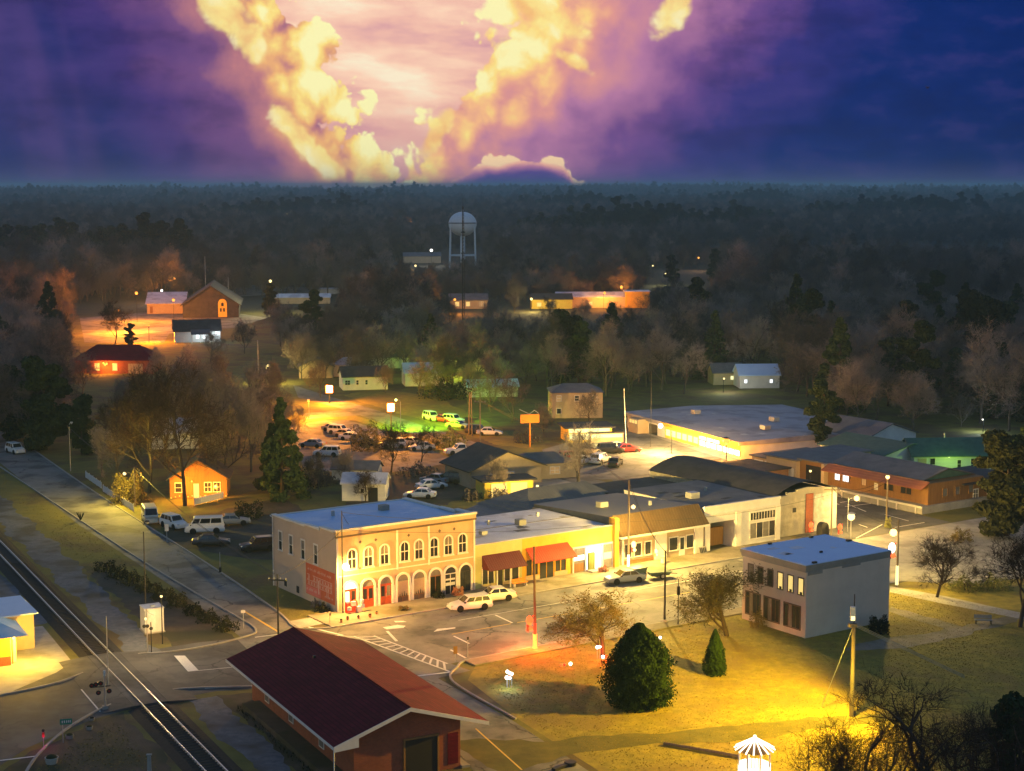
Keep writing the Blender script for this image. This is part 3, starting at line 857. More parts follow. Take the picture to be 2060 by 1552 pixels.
def clumpy(seed, H, R, n, size, k=26, base=.3):
    """broad dark evergreen/pine: clumps of needles on a bare stem"""
    rnd = np.random.RandomState(seed)
    P = []; NR = []
    lim = MB(); lim.tube((0, 0, 0), (0, 0, H * .9), R * .075, R * .02, 7)
    for q in range(k):
        t = base + (1 - base) * (q + rnd.rand()) / k
        az = rnd.rand() * 6.283; rr = R * math.sqrt(max(0, 1 - ((t - .5) / .55) ** 2)) * rnd.uniform(.25, .85)
        c = np.array([rr * math.cos(az), rr * math.sin(az), t * H])
        lim.tube((0, 0, c[2] - rr * .35), c, R * .02, R * .008, 4, cap=False)
        m_ = n // k
        d = rnd.normal(size=(m_, 3)); d /= np.linalg.norm(d, axis=1)[:, None]
        cr = R * rnd.uniform(.22, .42)
        P.append(c + d * cr * (rnd.rand(m_, 1) ** .4) * np.array([1, 1, .62])); NR.append(d)
    v, f = leaf_cloud(rnd, np.concatenate(P), np.concatenate(NR), size, .8)
    return lim.mesh('trunk', True), mesh_np('crown', v, f)

PROTO = {}
def proto(key, pair, bark, crown): PROTO[key] = (pair[0], pair[1], bark, crown)
proto('bare1', branch_tree(11, 17, 1.0, 'round', 1.2, .25, tw=.045), 'bark', 'twig')
proto('bare2', branch_tree(12, 15, 1.15, 'round', 1.2, .20, tw=.045), 'bark', 'twig2')
proto('bare3', branch_tree(13, 19, .9, 'tall', 1.3, .25, tw=.045), 'bark', 'twig3')
proto('bare4', branch_tree(14, 14, 1.2, 'round', 1.3, .15, tw=.045), 'bark', 'twig')
proto('bare5', branch_tree(15, 16, 1.05, 'round', 1.2, .22, tw=.045), 'bark_dark', 'twig2')
proto('pine1', clumpy(21, 19, 4.6, 9000, .46, 34, .16), 'bark_dark', 'leaf_dark')
proto('pine2', clumpy(22, 15, 5.2, 10000, .46, 34, .08), 'bark_dark', 'leaf_dark')
def conic(seed, H, R, n, size, k=46):
    rnd = np.random.RandomState(seed); P = []; NR = []
    lim = MB(); lim.tube((0, 0, 0), (0, 0, H * .95), R * .08, R * .015, 7)
    for q in range(k):
        t = .04 + .95 * (q + rnd.rand()) / k
        az = rnd.rand() * 6.283; rr = R * (1 - t ** 1.5) * rnd.uniform(.35, 1.0) + .1
        c = np.array([rr * math.cos(az), rr * math.sin(az), t * H - rr * .12])
        lim.tube((0, 0, c[2]), c, R * .02, R * .008, 4, cap=False)
        m_ = n // k; d = rnd.normal(size=(m_, 3)); d /= np.linalg.norm(d, axis=1)[:, None]
        cr = R * rnd.uniform(.20, .38) * (1.15 - .7 * t)
        P.append(c + d * cr * (rnd.rand(m_, 1) ** .4) * np.array([1, 1, .8])); NR.append(d)
    v, f = leaf_cloud(rnd, np.concatenate(P), np.concatenate(NR), size, .8)
    return lim.mesh('trunk', True), mesh_np('crown', v, f)
proto('spire', conic(23, 17, 4.6, 9000, .40), 'bark_dark', 'leaf_dark')
def tree(key, loc, label, scale=1.0, rz=None, name='bare_tree', group=None, crown=None, bark=None, sz=1.0, sx=1.0):
    tr, cr, bk, cm = PROTO[key]
    t = thing(name, label, 'tree', loc, random.uniform(0, 6.28) if rz is None else rz, group)
    t.scale = (scale * sx, scale * sx, scale * sz)
    obj('trunk', tr, bark or bk, t); obj('crown', cr, crown or cm, t)
    return t

# ------------------------------------------------------------------ building helpers
# local frame of a building: x along its front, y backwards; the front wall is y = 0 and faces -y
def fbox(mb, face, u0, u1, z0, z1, d0, d1, La=0, Lb=0):
    if face == 'f': mb.box(u0, u1, -d1, -d0, z0, z1)
    elif face == 'l': mb.box(-d1, -d0, u0, u1, z0, z1)
    elif face == 'r': mb.box(La + d0, La + d1, u0, u1, z0, z1)
    elif face == 'b': mb.box(u0, u1, Lb + d0, Lb + d1, z0, z1)
    return mb
def fp(face, u, z, d, La=0, Lb=0):
    return {'f': (u, -d, z), 'l': (-d, u, z), 'r': (La + d, u, z), 'b': (u, Lb + d, z)}[face]
def fpoly(mb, face, pts, d0, d1, La=0, Lb=0):
    if face in ('l', 'b'): pts = pts[::-1]
    n = len(pts); i = len(mb.v)
    mb.v += [fp(face, u, z, d0, La, Lb) for u, z in pts] + [fp(face, u, z, d1, La, Lb) for u, z in pts]
    mb.f.append(tuple(i + n + k for k in range(n)))
    for k in range(n):
        j = (k + 1) % n
        mb.f.append((i + k, i + j, i + n + j, i + n + k))
    return mb
def fring(mb, face, outer, inner, d0, d1, La=0, Lb=0):
    """open or closed band between two outlines with the same number of points"""
    for k in range(len(outer) - 1):
        quad = [outer[k], outer[k + 1], inner[k + 1], inner[k]]
        ar = sum(quad[i][0] * quad[(i + 1) % 4][1] - quad[(i + 1) % 4][0] * quad[i][1] for i in range(4))
        if ar < 0: quad = quad[::-1]
        fpoly(mb, face, quad, d0, d1, La, Lb)
    return mb
def arch(u0, u1, z0, z1, n=8):
    """outline of a round-headed opening, anticlockwise from bottom right"""
    r = (u1 - u0) / 2; c = (u0 + u1) / 2; zs = z1 - r
    return [(u1, z0)] + [(c + r * math.cos(math.pi * k / n), zs + r * math.sin(math.pi * k / n)) for k in range(n + 1)] + [(u0, z0)]
def rect_window(par, face, u0, u1, z0, z1, La=0, Lb=0, nx=2, nz=2, pane='glass', frame='trim', fw=.10, depth=.07, name='window', sill=True):
    fr = MB()
    fbox(fr, face, u0 - fw, u0, z0, z1, .004, depth, La, Lb); fbox(fr, face, u1, u1 + fw, z0, z1, .004, depth, La, Lb)
    fbox(fr, face, u0 - fw, u1 + fw, z1, z1 + fw * 1.3, .004, depth + .01, La, Lb)
    fbox(fr, face, u0 - fw * (1.5 if sill else 1), u1 + fw * (1.5 if sill else 1), z0 - fw, z0, .004, depth + (.06 if sill else 0), La, Lb)
    wn = fr.build(name, frame, par)
    bw = .03
    for i in range(nx):
        for k in range(nz):
            a = u0 + (u1 - u0) * i / nx; b = u0 + (u1 - u0) * (i + 1) / nx
            c = z0 + (z1 - z0) * k / nz; d = z0 + (z1 - z0) * (k + 1) / nz
            pm = pane[(i + k * nx) % len(pane)] if isinstance(pane, (list, tuple)) else pane
            fbox(MB(), face, a + bw / 2, b - bw / 2, c + bw / 2, d - bw / 2, .003, .02, La, Lb).build('pane', pm, wn)
    bars = MB()
    for i in range(1, nx):
        u = u0 + (u1 - u0) * i / nx; fbox(bars, face, u - bw, u + bw, z0, z1, .004, .045, La, Lb)
    for k in range(1, nz):
        z = z0 + (z1 - z0) * k / nz; fbox(bars, face, u0, u1, z - bw, z + bw, .005, .05, La, Lb)
    if bars.v: bars.build('glazing_bar', frame, wn)
    return wn
def arch_window(par, face, c, wd, z0, z1, La=0, Lb=0, fw=.16, pane='glass', depth=.10, sash=True, frame='trim', name='window'):
    u0, u1 = c - wd / 2, c + wd / 2
    o = arch(u0 - fw, u1 + fw, z0, z1 + fw); i_ = arch(u0, u1, z0, z1)
    fr = MB(); fring(fr, face, o, i_, .004, depth, La, Lb)
    fbox(fr, face, u0 - fw * 1.5, u1 + fw * 1.5, z0 - .14, z0 - .003, .004, depth + .06, La, Lb)
    wn = fr.build(name, frame, par)
    zm = z0 + (z1 - z0) * .52
    if sash:
        p2 = pane if isinstance(pane, (tuple, list)) else (pane, pane)
        fbox(MB(), face, u0 + .01, u1 - .01, z0 + .01, zm, .003, .02, La, Lb).build('pane', p2[0], wn)
        up = arch(u0 + .01, u1 - .01, zm + .01, z1 - .01)
        fpoly(MB(), face, up, .003, .022, La, Lb).build('pane', p2[1], wn)
        bars = MB(); fbox(bars, face, u0, u1, zm - .05, zm + .05, .005, .06, La, Lb)
        fbox(bars, face, c - .03, c + .03, z0, z1 - .05, .005, .05, La, Lb)
        fbox(bars, face, u0, u1, z0, z0 + .07, .005, .052, La, Lb)
        bars.build('glazing_bar', frame, wn)
    return wn
def hip_roof(mb, x0, x1, y0, y1, z, h, hip=None, over=.5):
    x0 -= over; x1 += over; y0 -= over; y1 += over
    hip = (y1 - y0) / 2 if hip is None else hip
    ym = (y0 + y1) / 2
    A_, B_, C_, D_ = (x0, y0, z), (x1, y0, z), (x1, y1, z), (x0, y1, z)
    E_, F_ = (x0 + hip, ym, z + h), (x1 - hip, ym, z + h)
    mb.quad(A_, B_, F_, E_); mb.quad(C_, D_, E_, F_)
    mb.ngon([D_, A_, E_]); mb.ngon([B_, C_, F_]); mb.quad(D_, C_, B_, A_)
    return mb
def gable_x(mb, x0, x1, y0, y1, z, h, over=.4, th=.15):
    """gable roof of real thickness, ridge along x"""
    ym = (y0 + y1) / 2; k = h / ((y1 - y0) / 2)
    for sg in (-1, 1):
        ye = y0 - over if sg < 0 else y1 + over; ze = z - over * k
        a = [(x0 - over, ye, ze), (x1 + over, ye, ze), (x1 + over, ym, z + h), (x0 - over, ym, z + h)]
        if sg > 0: a = a[::-1]
        mb.hexa([(x, y, zz) for x, y, zz in a], [(x, y, zz + th) for x, y, zz in a])
    return mb
def gable_y(mb, x0, x1, y0, y1, z, h, over=.4, th=.15):
    xm = (x0 + x1) / 2; k = h / ((x1 - x0) / 2)
    for sg in (-1, 1):
        xe = x0 - over if sg < 0 else x1 + over; ze = z - over * k
        a = [(xe, y0 - over, ze), (xm, y0 - over, z + h), (xm, y1 + over, z + h), (xe, y1 + over, ze)]
        if sg > 0: a = a[::-1]
        mb.hexa(a, [(x, y, zz + th) for x, y, zz in a])
    return mb
def gable_wall_y(mb, x0, x1, y0, y1, h, gh):
    """walls with gables on the y ends"""
    xm = (x0 + x1) / 2
    i = len(mb.v)
    for y in (y0, y1): mb.v += [(x0, y, 0), (x1, y, 0), (x1, y, h), (xm, y, h + gh), (x0, y, h)]
    mb.f += [(i, i + 1, i + 2, i + 3, i + 4), (i + 9, i + 8, i + 7, i + 6, i + 5), (i + 5, i, i + 4, i + 9), (i + 1, i + 6, i + 7, i + 2), (i + 4, i + 3, i + 8, i + 9), (i + 3, i + 2, i + 7, i + 8)]
    return mb
def gable_wall_x(mb, x0, x1, y0, y1, h, gh):
    ym = (y0 + y1) / 2
    i = len(mb.v)
    for x in (x0, x1): mb.v += [(x, y0, 0), (x, y1, 0), (x, y1, h), (x, ym, h + gh), (x, y0, h)]
    mb.f += [(i + 4, i + 3, i + 2, i + 1, i), (i + 5, i + 6, i + 7, i + 8, i + 9), (i, i + 5, i + 9, i + 4), (i + 6, i + 1, i + 2, i + 7), (i + 4, i + 9, i + 8, i + 3), (i + 8, i + 7, i + 2, i + 3)]
    return mb

# ------------------------------------------------------------------ the arched two-storey building on the corner
LA, LB, HM = 17.5, 15.1, 8.6
mbd = thing('commercial_building', 'cream two-storey building with arched windows and flat pale blue roof on the corner', 'building', T(0, 0), ANG_A)
MB().box(0, LA, 0, LB, 0, 8.0).build('wall', 'cream', mbd)
MB().box(-.012, 0, 0, LB, 0, 8.0).build('side_wall', 'cream_side', mbd)
# parapets: straight at the front, stepping down along the sides
pw = MB(); pw.box(0, LA, 0, .4, 8.003, 8.75)
pw.build('parapet', 'cream', mbd)
steps = [(.41, 3.6, 8.62), (3.61, 7.1, 8.32), (7.11, 10.6, 8.14), (10.61, LB, 8.06)]
for x0, x1 in ((-.012, .34), (LA - .34, LA)):
    sp_w = MB(); sc = MB()
    for y0, y1, z in steps:
        sp_w.box(x0, x1, y0, y1, 7.97 if x0 > 1 else 8.003, z)
        sc.hexa([(x0 - .12, y0 - .08, z + .003), (x1 + .10, y0 - .08, z + .003), (x1 + .10, y1 + .02, z + .003), (x0 - .12, y1 + .02, z + .003)],
                [(x0 - .12, y0 - .08, z + .26), (x1 + .10, y0 - .08, z + .26), (x1 + .10, y1 + .02, z + .16), (x0 - .12, y1 + .02, z + .16)])
    sp_w.build('side_parapet', 'cream_side', mbd); sc.build('coping', 'trim', mbd)
MB().box(.35, LA - .35, LB - .3, LB, 8.003, 8.12).build('rear_kerb', 'trim', mbd)
MB().quad((.345, .405, 8.35), (LA - .345, .405, 8.35), (LA - .345, LB - .31, 8.03), (.345, LB - .31, 8.03)).build('roof', 'roof_blue', mbd)
cn = MB(); cn.box(-.16, LA + .16, -.22, .44, 8.753, 8.98); cn.build('coping', 'trim', mbd)
cn = MB(); cn.box(-.08, LA + .08, -.14, -.003, 8.30, 8.75); cn.build('fascia', 'cream', mbd)
cn = MB(); cn.box(-.10, LA + .10, -.20, -.004, 8.10, 8.297); cn.build('cornice', 'trim_brown', mbd)
for a in (.0, 7.35, 11.35, LA - .22):
    MB().box(a, a + .2, -.07, -.002, 3.75 if 1 < a < 16 else 0, 8.09).build('pilaster', 'trim', mbd)
MB().box(.22, LA - .24, -.05, -.002, 3.82, 3.95).build('string_course', 'trim', mbd)
UPX = [1.85, 3.85, 5.85, 7.85 + .5, 10.15, 12.1, 13.95, 15.8]
PAN = [('glass', 'glass'), ('glass', 'glass_grey'), ('glass', 'glass_grey'), ('glass', 'glass'), ('glass', 'glass_grey'), ('glass', 'glass'), ('glass', 'glass_grey'), ('glass', 'glass')]
for c, pn in zip(UPX, PAN):
    arch_window(mbd, 'f', c, .95, 4.55, 6.65, fw=.17, pane=pn)
for c in (2.9, 4.8, 8.9, 12.85, 14.75):
    MB().ngon([(c - .2, -.012, 7.35), (c, -.012, 7.15), (c + .2, -.012, 7.35), (c, -.012, 7.55)]).build('vent', 'trim_brown', mbd)
GX = [1.6, 3.75, 5.95, 8.1, 10.15, 12.25, 14.2, 16.15]
for i, c in enumerate(GX):
    u0, u1 = c - .72, c + .72; z1 = 3.15
    bay = fring(MB(), 'f', arch(u0 - .24, u1 + .24, .0, z1 + .24), arch(u0, u1, .0, z1), .004, .16).build('arched_bay', 'trim', mbd)
    zt = z1 - .74
    fan = fpoly(MB(), 'f', arch(u0 + .01, u1 - .01, zt, z1 - .01), .003, .03)
    if i in (0, 1, 2):
        fan.build('fanlight', 'glass_grey' if i else 'lit_win_white', bay)
        fbox(MB(), 'f', u0, u1, zt - .1, zt - .003, .004, .09).build('transom', 'red_door', bay)
        for k in range(2):
            a0 = u0 + .02 + k * .7; dr = fbox(MB(), 'f', a0, a0 + .68, .02, zt - .11, .004, .06).build('door', 'red_door', bay)
            fbox(MB(), 'f', a0 + .12, a0 + .56, 1.05, zt - .25, .061, .072).build('door_glass', 'lit_win_white' if i == 0 and k == 0 else ('glass' if i != 2 or k == 0 else 'glass_grey'), bay)
        MB().tube((c, -.10, .95), (c, -.10, 1.35), .02, .02, 5).build('door_handle', 'steel', bay)
    elif i in (3, 4):
        fan.build('fanlight', 'glass_grey', bay)
        fbox(MB(), 'f', u0 + .01, u1 - .01, .75, zt - .01, .003, .03).build('blind', 'tan_wall', bay)
        fbox(MB(), 'f', u0 + .01, u1 - .01, .02, .74, .003, .05).build('stall_riser', 'brown_wood', bay)
        for k in range(2): fbox(MB(), 'f', u0 + .05 + k * .68, u0 + .65 + k * .68, .15, .62, .051, .06).build('riser_panel', 'trim_brown', bay)
        for k in range(4): MB().tube((u0 + .3 + k * .28, -.12, .74), (u0 + .3 + k * .28, -.12, 1.0 + .12 * ((k * 7) % 3)), .05, .02, 5).build('potted_stem', 'hedge', bay)
    else:
        fan.build('fanlight', 'glass_grey' if i == 5 else 'glass', bay)
        fbox(MB(), 'f', u0 + .01, u1 - .01, .02, zt - .01, .003, .03).build('door_glass', ('hedge', 'glass', 'glass')[i - 5], bay)
        fbox(MB(), 'f', u0, u1, zt - .08, zt + .02, .031, .08).build('transom', ('brown_wood', 'trim', 'dark_metal')[i - 5], bay)
        fbox(MB(), 'f', c - .04, c + .04, .02, zt - .09, .031, .075).build('door_stile', ('brown_wood', 'trim', 'dark_metal')[i - 5], bay)
        if i == 6:
            fbox(MB(), 'f', u0 + .1, u1 - .1, 1.05, 1.4, .031, .05).build('poster', 'white_wall', bay)
            fbox(MB(), 'f', u0 + .1, u1 - .1, 1.65, 1.85, .031, .05).build('poster', 'white_wall', bay)
for a, b in zip(GX[:-1], GX[1:]):
    m_ = (a + b) / 2
    MB().box(m_ - .2, m_ + .2, -.10, -.003, 1.9, 2.1).build('pier_cap', 'trim', mbd)
    MB().box(m_ - .13, m_ + .13, -.06, -.002, .0, 1.897).build('pier', 'trim', mbd)
for b in (4.6, 7.6, 10.5, 13.1):
    rect_window(mbd, 'l', b - .38, b + .38, 4.45, 6.5, nx=1, nz=2, pane=('glass', 'glass_grey'), fw=.12)
for b, z in ((9.0, .35), (12.0, .5)):
    fbox(MB(), 'l', b - .3, b + .3, z, z + .75, .014, .05).build('basement_vent', 'dark_metal', mbd)
# painted advertisement on the side wall: red panel, a row of little houses, three lines of worn lettering
mu = fbox(MB(), 'l', .35, 7.0, .75, 4.2, .014, .03).build('painted_advert', 'mural_red', mbd)
mu['label'] = 'faded red painted wall advert with a row of pale houses'
fbox(MB(), 'l', 3.6, 6.98, .8, 1.72, .031, .036).build('lower_band', 'mural_pink', mu)
rng = random.Random(3)
for i in range(9):
    y = 1.0 + i * .64
    h = .95 if i < 7 else .8
    hs = MB()
    for k in range(2):
        z0 = 1.85 + k * .62
        if k == 1 and i in (7,): continue
        for q in range(2):
            fbox(hs, 'l', y + q * .3, y + .04 + q * .3, z0, z0 + .52, .031, .038)
        fbox(hs, 'l', y, y + .58, z0 + .50, z0 + .55, .0312, .039); fbox(hs, 'l', y, y + .58, z0 - .02, z0 + .02, .0314, .040)
        fbox(hs, 'l', y + .12, y + .22, z0 + .08, z0 + .38, .0312, .037)
    hs.build('painted_house', 'mural_pale', mu)
# two worn lines of letter strokes (the words cannot be read in the photograph either)
for z0, y0, y1, h in ((3.45, 1.2, 6.6, .34), (1.2, 3.9, 6.7, .3), (1.15, .8, 2.6, .26)):
    y = y0
    while y < y1:
        wd = rng.uniform(.16, .30)
        st = MB(); fbox(st, 'l', y, y + .05, z0, z0 + h, .037, .042)
        if rng.random() < .7: fbox(st, 'l', y + wd - .05, y + wd, z0, z0 + h * rng.choice((1, .6)), .037, .042)
        fbox(st, 'l', y + .05, y + wd - .05, z0 + h * rng.choice((0, .42, .86)), z0 + h * rng.choice((0, .42, .86)) * 0 + z0 * 0 + z0 + h, .037, .040) if rng.random() < .2 else fbox(st, 'l', y + .05, y + wd - .05, z0 + h * .42, z0 + h * .58, .037, .0415)
        st.build('painted_letter', 'mural_pale', mu)
        y += wd + (.10 if rng.random() < .8 else .35)
MB().tube((-.12, LB - .25, 0), (-.12, LB - .25, 7.9), .06, .06, 6).build('downpipe', 'trim', mbd)
MB().path([(-.1, LB - .25, 7.9), (-.25, LB - .1, 8.0), (-.25, LB + .05, 8.1)], .06).build('downpipe_elbow', 'trim', mbd)

# ------------------------------------------------------------------ row of shops
def shopfront(name, label, a0, a1, depth, h, wallm, roofm, rear=None, group=None):
    L = a1 - a0
    t = thing(name, label, 'shop', T(a0, 0), ANG_A, group)
    MB().box(.003, L - .003, 0, depth, 0, h - .55).build('wall', wallm, t)
    MB().box(.003, L - .003, 0, .3, h - .547, h).build('parapet', wallm, t)
    r = rear if rear is not None else h - .9
    MB().hexa([(.004, .304, h - .54), (L - .004, .304, h - .54), (L - .004, depth, h - .54), (.004, depth, h - .54)],
              [(.004, .304, h - .10), (L - .004, .304, h - .10), (L - .004, depth, r), (.004, depth, r)]).build('roof', roofm, t)
    MB().box(-.02, L + .02, -.06, .34, h + .003, h + .08).build('coping', 'roof_white', t)
    return t
sg1 = shopfront('green_shop', 'pale green single-storey shop with maroon awning beside the arched building', 17.52, 23.9, 15.3, 5.1, 'green_wall', 'roof_white', 4.65)
MB().hexa([(.9, -1.7, 2.35), (6.0, -1.7, 2.35), (6.0, -.03, 3.75), (.9, -.03, 3.75)], [(.9, -1.7, 2.42), (6.0, -1.7, 2.42), (6.0, -.03, 3.85), (.9, -.03, 3.85)]).build('awning', 'maroon', sg1)
MB().quad((.905, -1.69, 2.36), (.905, -.03, 2.36), (.905, -.03, 3.8), (.905, -1.69, 2.4)).build('awning_side', 'maroon', sg1)
for u0, u1, mm in ((.9, 2.5, 'glass'), (3.9, 5.9, 'glass')):
    w_ = fbox(MB(), 'f', u0, u1, .55, 2.5, .003, .03).build('shop_window', mm, sg1)
    for k in range(3): fbox(MB(), 'f', u0 + (u1 - u0) * k / 2 - .05, u0 + (u1 - u0) * k / 2 + .05, .5, 2.55, .031, .09).build('mullion', 'trim', w_)
fbox(MB(), 'f', .8, 6.0, .14, .5, .003, .06).build('stall_riser', 'tan_wall', sg1)
fbox(MB(), 'f', 2.75, 3.65, .14, 2.4, .061, .09).build('door', 'glass', sg1)
for u_ in (2.0, 3.8): MB().box(u_ - .06, u_ + .06, -1.5, -1.38, .14, 2.40).build('awning_post', 'trim', sg1)
sg2 = shopfront('ochre_shop', 'ochre yellow single-storey shop with bright red awning', 23.9, 30.6, 15.3, 5.1, 'orange_wall', 'roof_white', 4.65)
MB().hexa([(.5, -1.7, 2.45), (6.7, -1.7, 2.45), (6.4, -.03, 3.85), (.5, -.03, 3.85)], [(.5, -1.7, 2.53), (6.7, -1.7, 2.53), (6.4, -.03, 3.95), (.5, -.03, 3.95)]).build('awning', 'red_awning', sg2)
for u0, u1 in ((.5, 2.2), (4.6, 6.2)):
    w_ = fbox(MB(), 'f', u0, u1, .7, 2.5, .003, .03).build('shop_window', 'glass', sg2)
    for k in range(3): fbox(MB(), 'f', u0 + (u1 - u0) * k / 2 - .05, u0 + (u1 - u0) * k / 2 + .05, .65, 2.55, .031, .09).build('mullion', 'orange_wall', w_)
fbox(MB(), 'f', .4, 2.4, .14, .65, .003, .08).build('stall_riser', 'tan_wall', sg2); fbox(MB(), 'f', 4.5, 6.4, .14, .65, .003, .08).build('stall_riser', 'tan_wall', sg2)
for u0 in (2.5, 3.5): fbox(MB(), 'f', u0, u0 + .85, .14, 2.4, .003, .06).build('door', 'glass', sg2)
sg3 = shopfront('yellow_shop', 'bright yellow single-storey shop with a lit white doorway', 30.6, 37.2, 15.3, 5.1, 'yellow_wall', 'roof_white', 4.65)
fbox(MB(), 'f', .5, 6.4, .14, 3.0, .003, .03).build('shop_window', 'glass_grey', sg3)
for u in (.5, 2.3, 4.8, 6.4): fbox(MB(), 'f', u - .1, u + .1, .14, 3.1, .031, .12).build('mullion', 'trim', sg3)
fbox(MB(), 'f', .4, 6.5, 3.003, 3.2, .004, .14).build('lintel', 'trim', sg3)
fbox(MB(), 'f', .65, 2.15, 1.55, 2.15, .031, .06).build('window_sign', 'lit_win_white', sg3)
fbox(MB(), 'f', .65, 2.15, .2, 1.2, .031, .05).build('window_panel', 'brown_wood', sg3)
dw = fbox(MB(), 'f', 2.45, 4.65, .2, 2.9, .031, .04).build('lit_doorway', 'lit_win_white', sg3)
MB().box(2.6, 3.5, -.34, -.1, .14, 2.3).build('door', 'leaf_yel', sg3)
fbox(MB(), 'f', 5.0, 6.2, 1.2, 2.0, .031, .05).build('window_notice', 'white_wall', sg3)
MB().box(2.4, 4.9, -1.3, -.05, .135, .3).build('door_step', 'concrete', sg3)
light(sg3, (3.6, -1.4, 2.6), WARM, 200, radius=.3, smooth_r=2.0)
for k in range(1):
    MB().lathe([(.36, 4.4), (.36, 6.0), (.42, 6.0), (.42, 6.12)], 12, 1.7, 9.5).build('roof_flue', 'roof_white', sg1)
# mansard shop
mn = thing('mansard_shop', 'tan shop under a big brown ribbed metal mansard behind the utility pole', 'shop', T(37.3, 0), ANG_A)
LM = 13.9
MB().box(.003, LM - .003, .0, 17, 0, 4.5).build('wall', 'tan_wall', mn)
MB().hexa([(.2, .6, 4.503), (LM - .2, .6, 4.503), (LM - .2, 17, 4.503), (.2, 17, 4.503)], [(.2, .6, 5.9), (LM - .2, .6, 5.9), (LM - .2, 17, 4.9), (.2, 17, 4.9)]).build('roof', 'metal_roof', mn)
MB().hexa([(.25, -.9, 3.75), (LM + .1, -.9, 3.75), (LM - .15, .5, 3.78), (.3, .5, 3.78)], [(.25, -.9, 3.85), (LM + .1, -.9, 3.85), (LM - .5, .55, 6.15), (.0, .55, 6.15)]).build('mansard', 'mansard', mn)
MB().box(.2, LM + .12, -.95, -.02, 3.50, 3.747).build('fascia', 'trim', mn)
MB().box(-.35, .24, -.5, .7, .14, 6.0).build('end_pier', 'orange_wall', mn)
for u0, u1 in ((.9, 1.2), (6.1, 7.8), (12.3, 13.6)):
    MB().box(u0, u1, -.25, -.003, .14, 3.49).build('pier', 'trim', mn)
for u0, u1 in ((1.5, 2.5), (3.0, 4.0), (4.6, 5.5), (8.4, 9.7), (11.1, 12.2)):
    rect_window(mn, 'f', u0, u1, .95, 2.5, nx=1, nz=1, fw=.1)
fbox(MB(), 'f', 1.3, 5.8, .14, .55, .003, .08).build('stall_riser', 'brown_wood', mn)
dr = fbox(MB(), 'f', 9.95, 10.85, .14, 2.5, .003, .06).build('door', 'trim', mn)
fbox(MB(), 'f', 10.1, 10.7, .9, 2.35, .061, .07).build('door_glass', 'glass', dr)
for k, (x, y) in enumerate(((3.2, -.35), (6.1, -.2), (9.2, .1), (11.5, -.5))):
    pass
# garage
LG = 12.7
ga = thing('garage_building', 'cream brick garage with an open dark bay and tall gridded windows', 'garage', T(51.3, 0), ANG_A)
gw = MB()
gw.box(0, .9, 0, 16, 0, 5.4); gw.box(5.0, LG, 0, 16, 0, 5.4); gw.box(.9, 5.0, 0, 16, 3.6, 5.4); gw.box(.9, 5.0, 5.5, 16, 0, 3.6)
gw.build('wall', 'white_wall', ga)
MB().box(0.01, LG - .01, .3, 16, 5.403, 5.45).build('roof', 'roof_grey', ga)
MB().box(-.06, LG + .06, -.10, .28, 5.403, 5.75).build('parapet', 'white_wall', ga)
fbox(MB(), 'f', .0, LG, 4.55, 4.72, .003, .09).build('string_course', 'trim', ga)
for u in (.45, 5.6, LG - .4): MB().box(u - .45, u + .4, -.14, -.002, .14, 4.54).build('pilaster', 'trim', ga)
MB().box(2.4, 4.9, 2.0, 2.5, .14, 2.4).build('parked_crate_wall', 'brown_wood', ga)
rect_window(ga, 'f', 7.6, 11.9, 3.15, 4.1, nx=9, nz=1, fw=.08, pane=('glass', 'glass'))
rect_window(ga, 'f', 7.6, 11.9, .8, 2.75, nx=4, nz=1, fw=.1, pane=('glass_grey', 'glass'))
# hall behind the shops with the dark ribbed roof
hl = thing('hall_building', 'hall with a broad dark ribbed roof behind the shop row', 'building', T(37.6, 17.6), ANG_A)
MB().box(.3, 15.8, .3, 11.2, 0, 3.0).build('wall', 'tan_wall', hl)
hip_roof(MB(), 0, 16.2, 0, 11.6, 3.0, 2.6, 4.0, .6).build('roof', 'metal_roof', hl)
lt_ = thing('lean_to_shed', 'low lean-to with a pale ribbed roof against the dark hall', 'shed', T(33.6, 17.8), ANG_A)
MB().box(.2, 4.0, .3, 11.0, 0, 2.0).build('wall', 'tan_wall', lt_)
MB().hexa([(-.2, 0, 2.0), (3.55, 0, 2.9), (3.55, 11.4, 2.9), (-.2, 11.4, 2.0)], [(-.2, 0, 2.1), (3.55, 0, 3.0), (3.55, 11.4, 3.0), (-.2, 11.4, 2.1)]).build('roof', 'metal_roof', lt_)
# low roofs between
for i, (a, b, la, lb, h, rm, lab) in enumerate(((51.6, 17, 12.2, 9, 4.4, 'roof_dark', 'flat dark-roofed store room behind the garage'),)):
    t = thing('store_room', lab, 'building', T(a, b), ANG_A)
    MB().box(0, la, 0, lb, 0, h - .2).build('wall', 'white_wall', t); MB().box(-.2, la + .2, -.2, lb + .2, h - .197, h).build('roof', rm, t)
    MB().box(1, 8, -.35, -.21, h - .19, h + .05).build('flashing', 'roof_white', t)
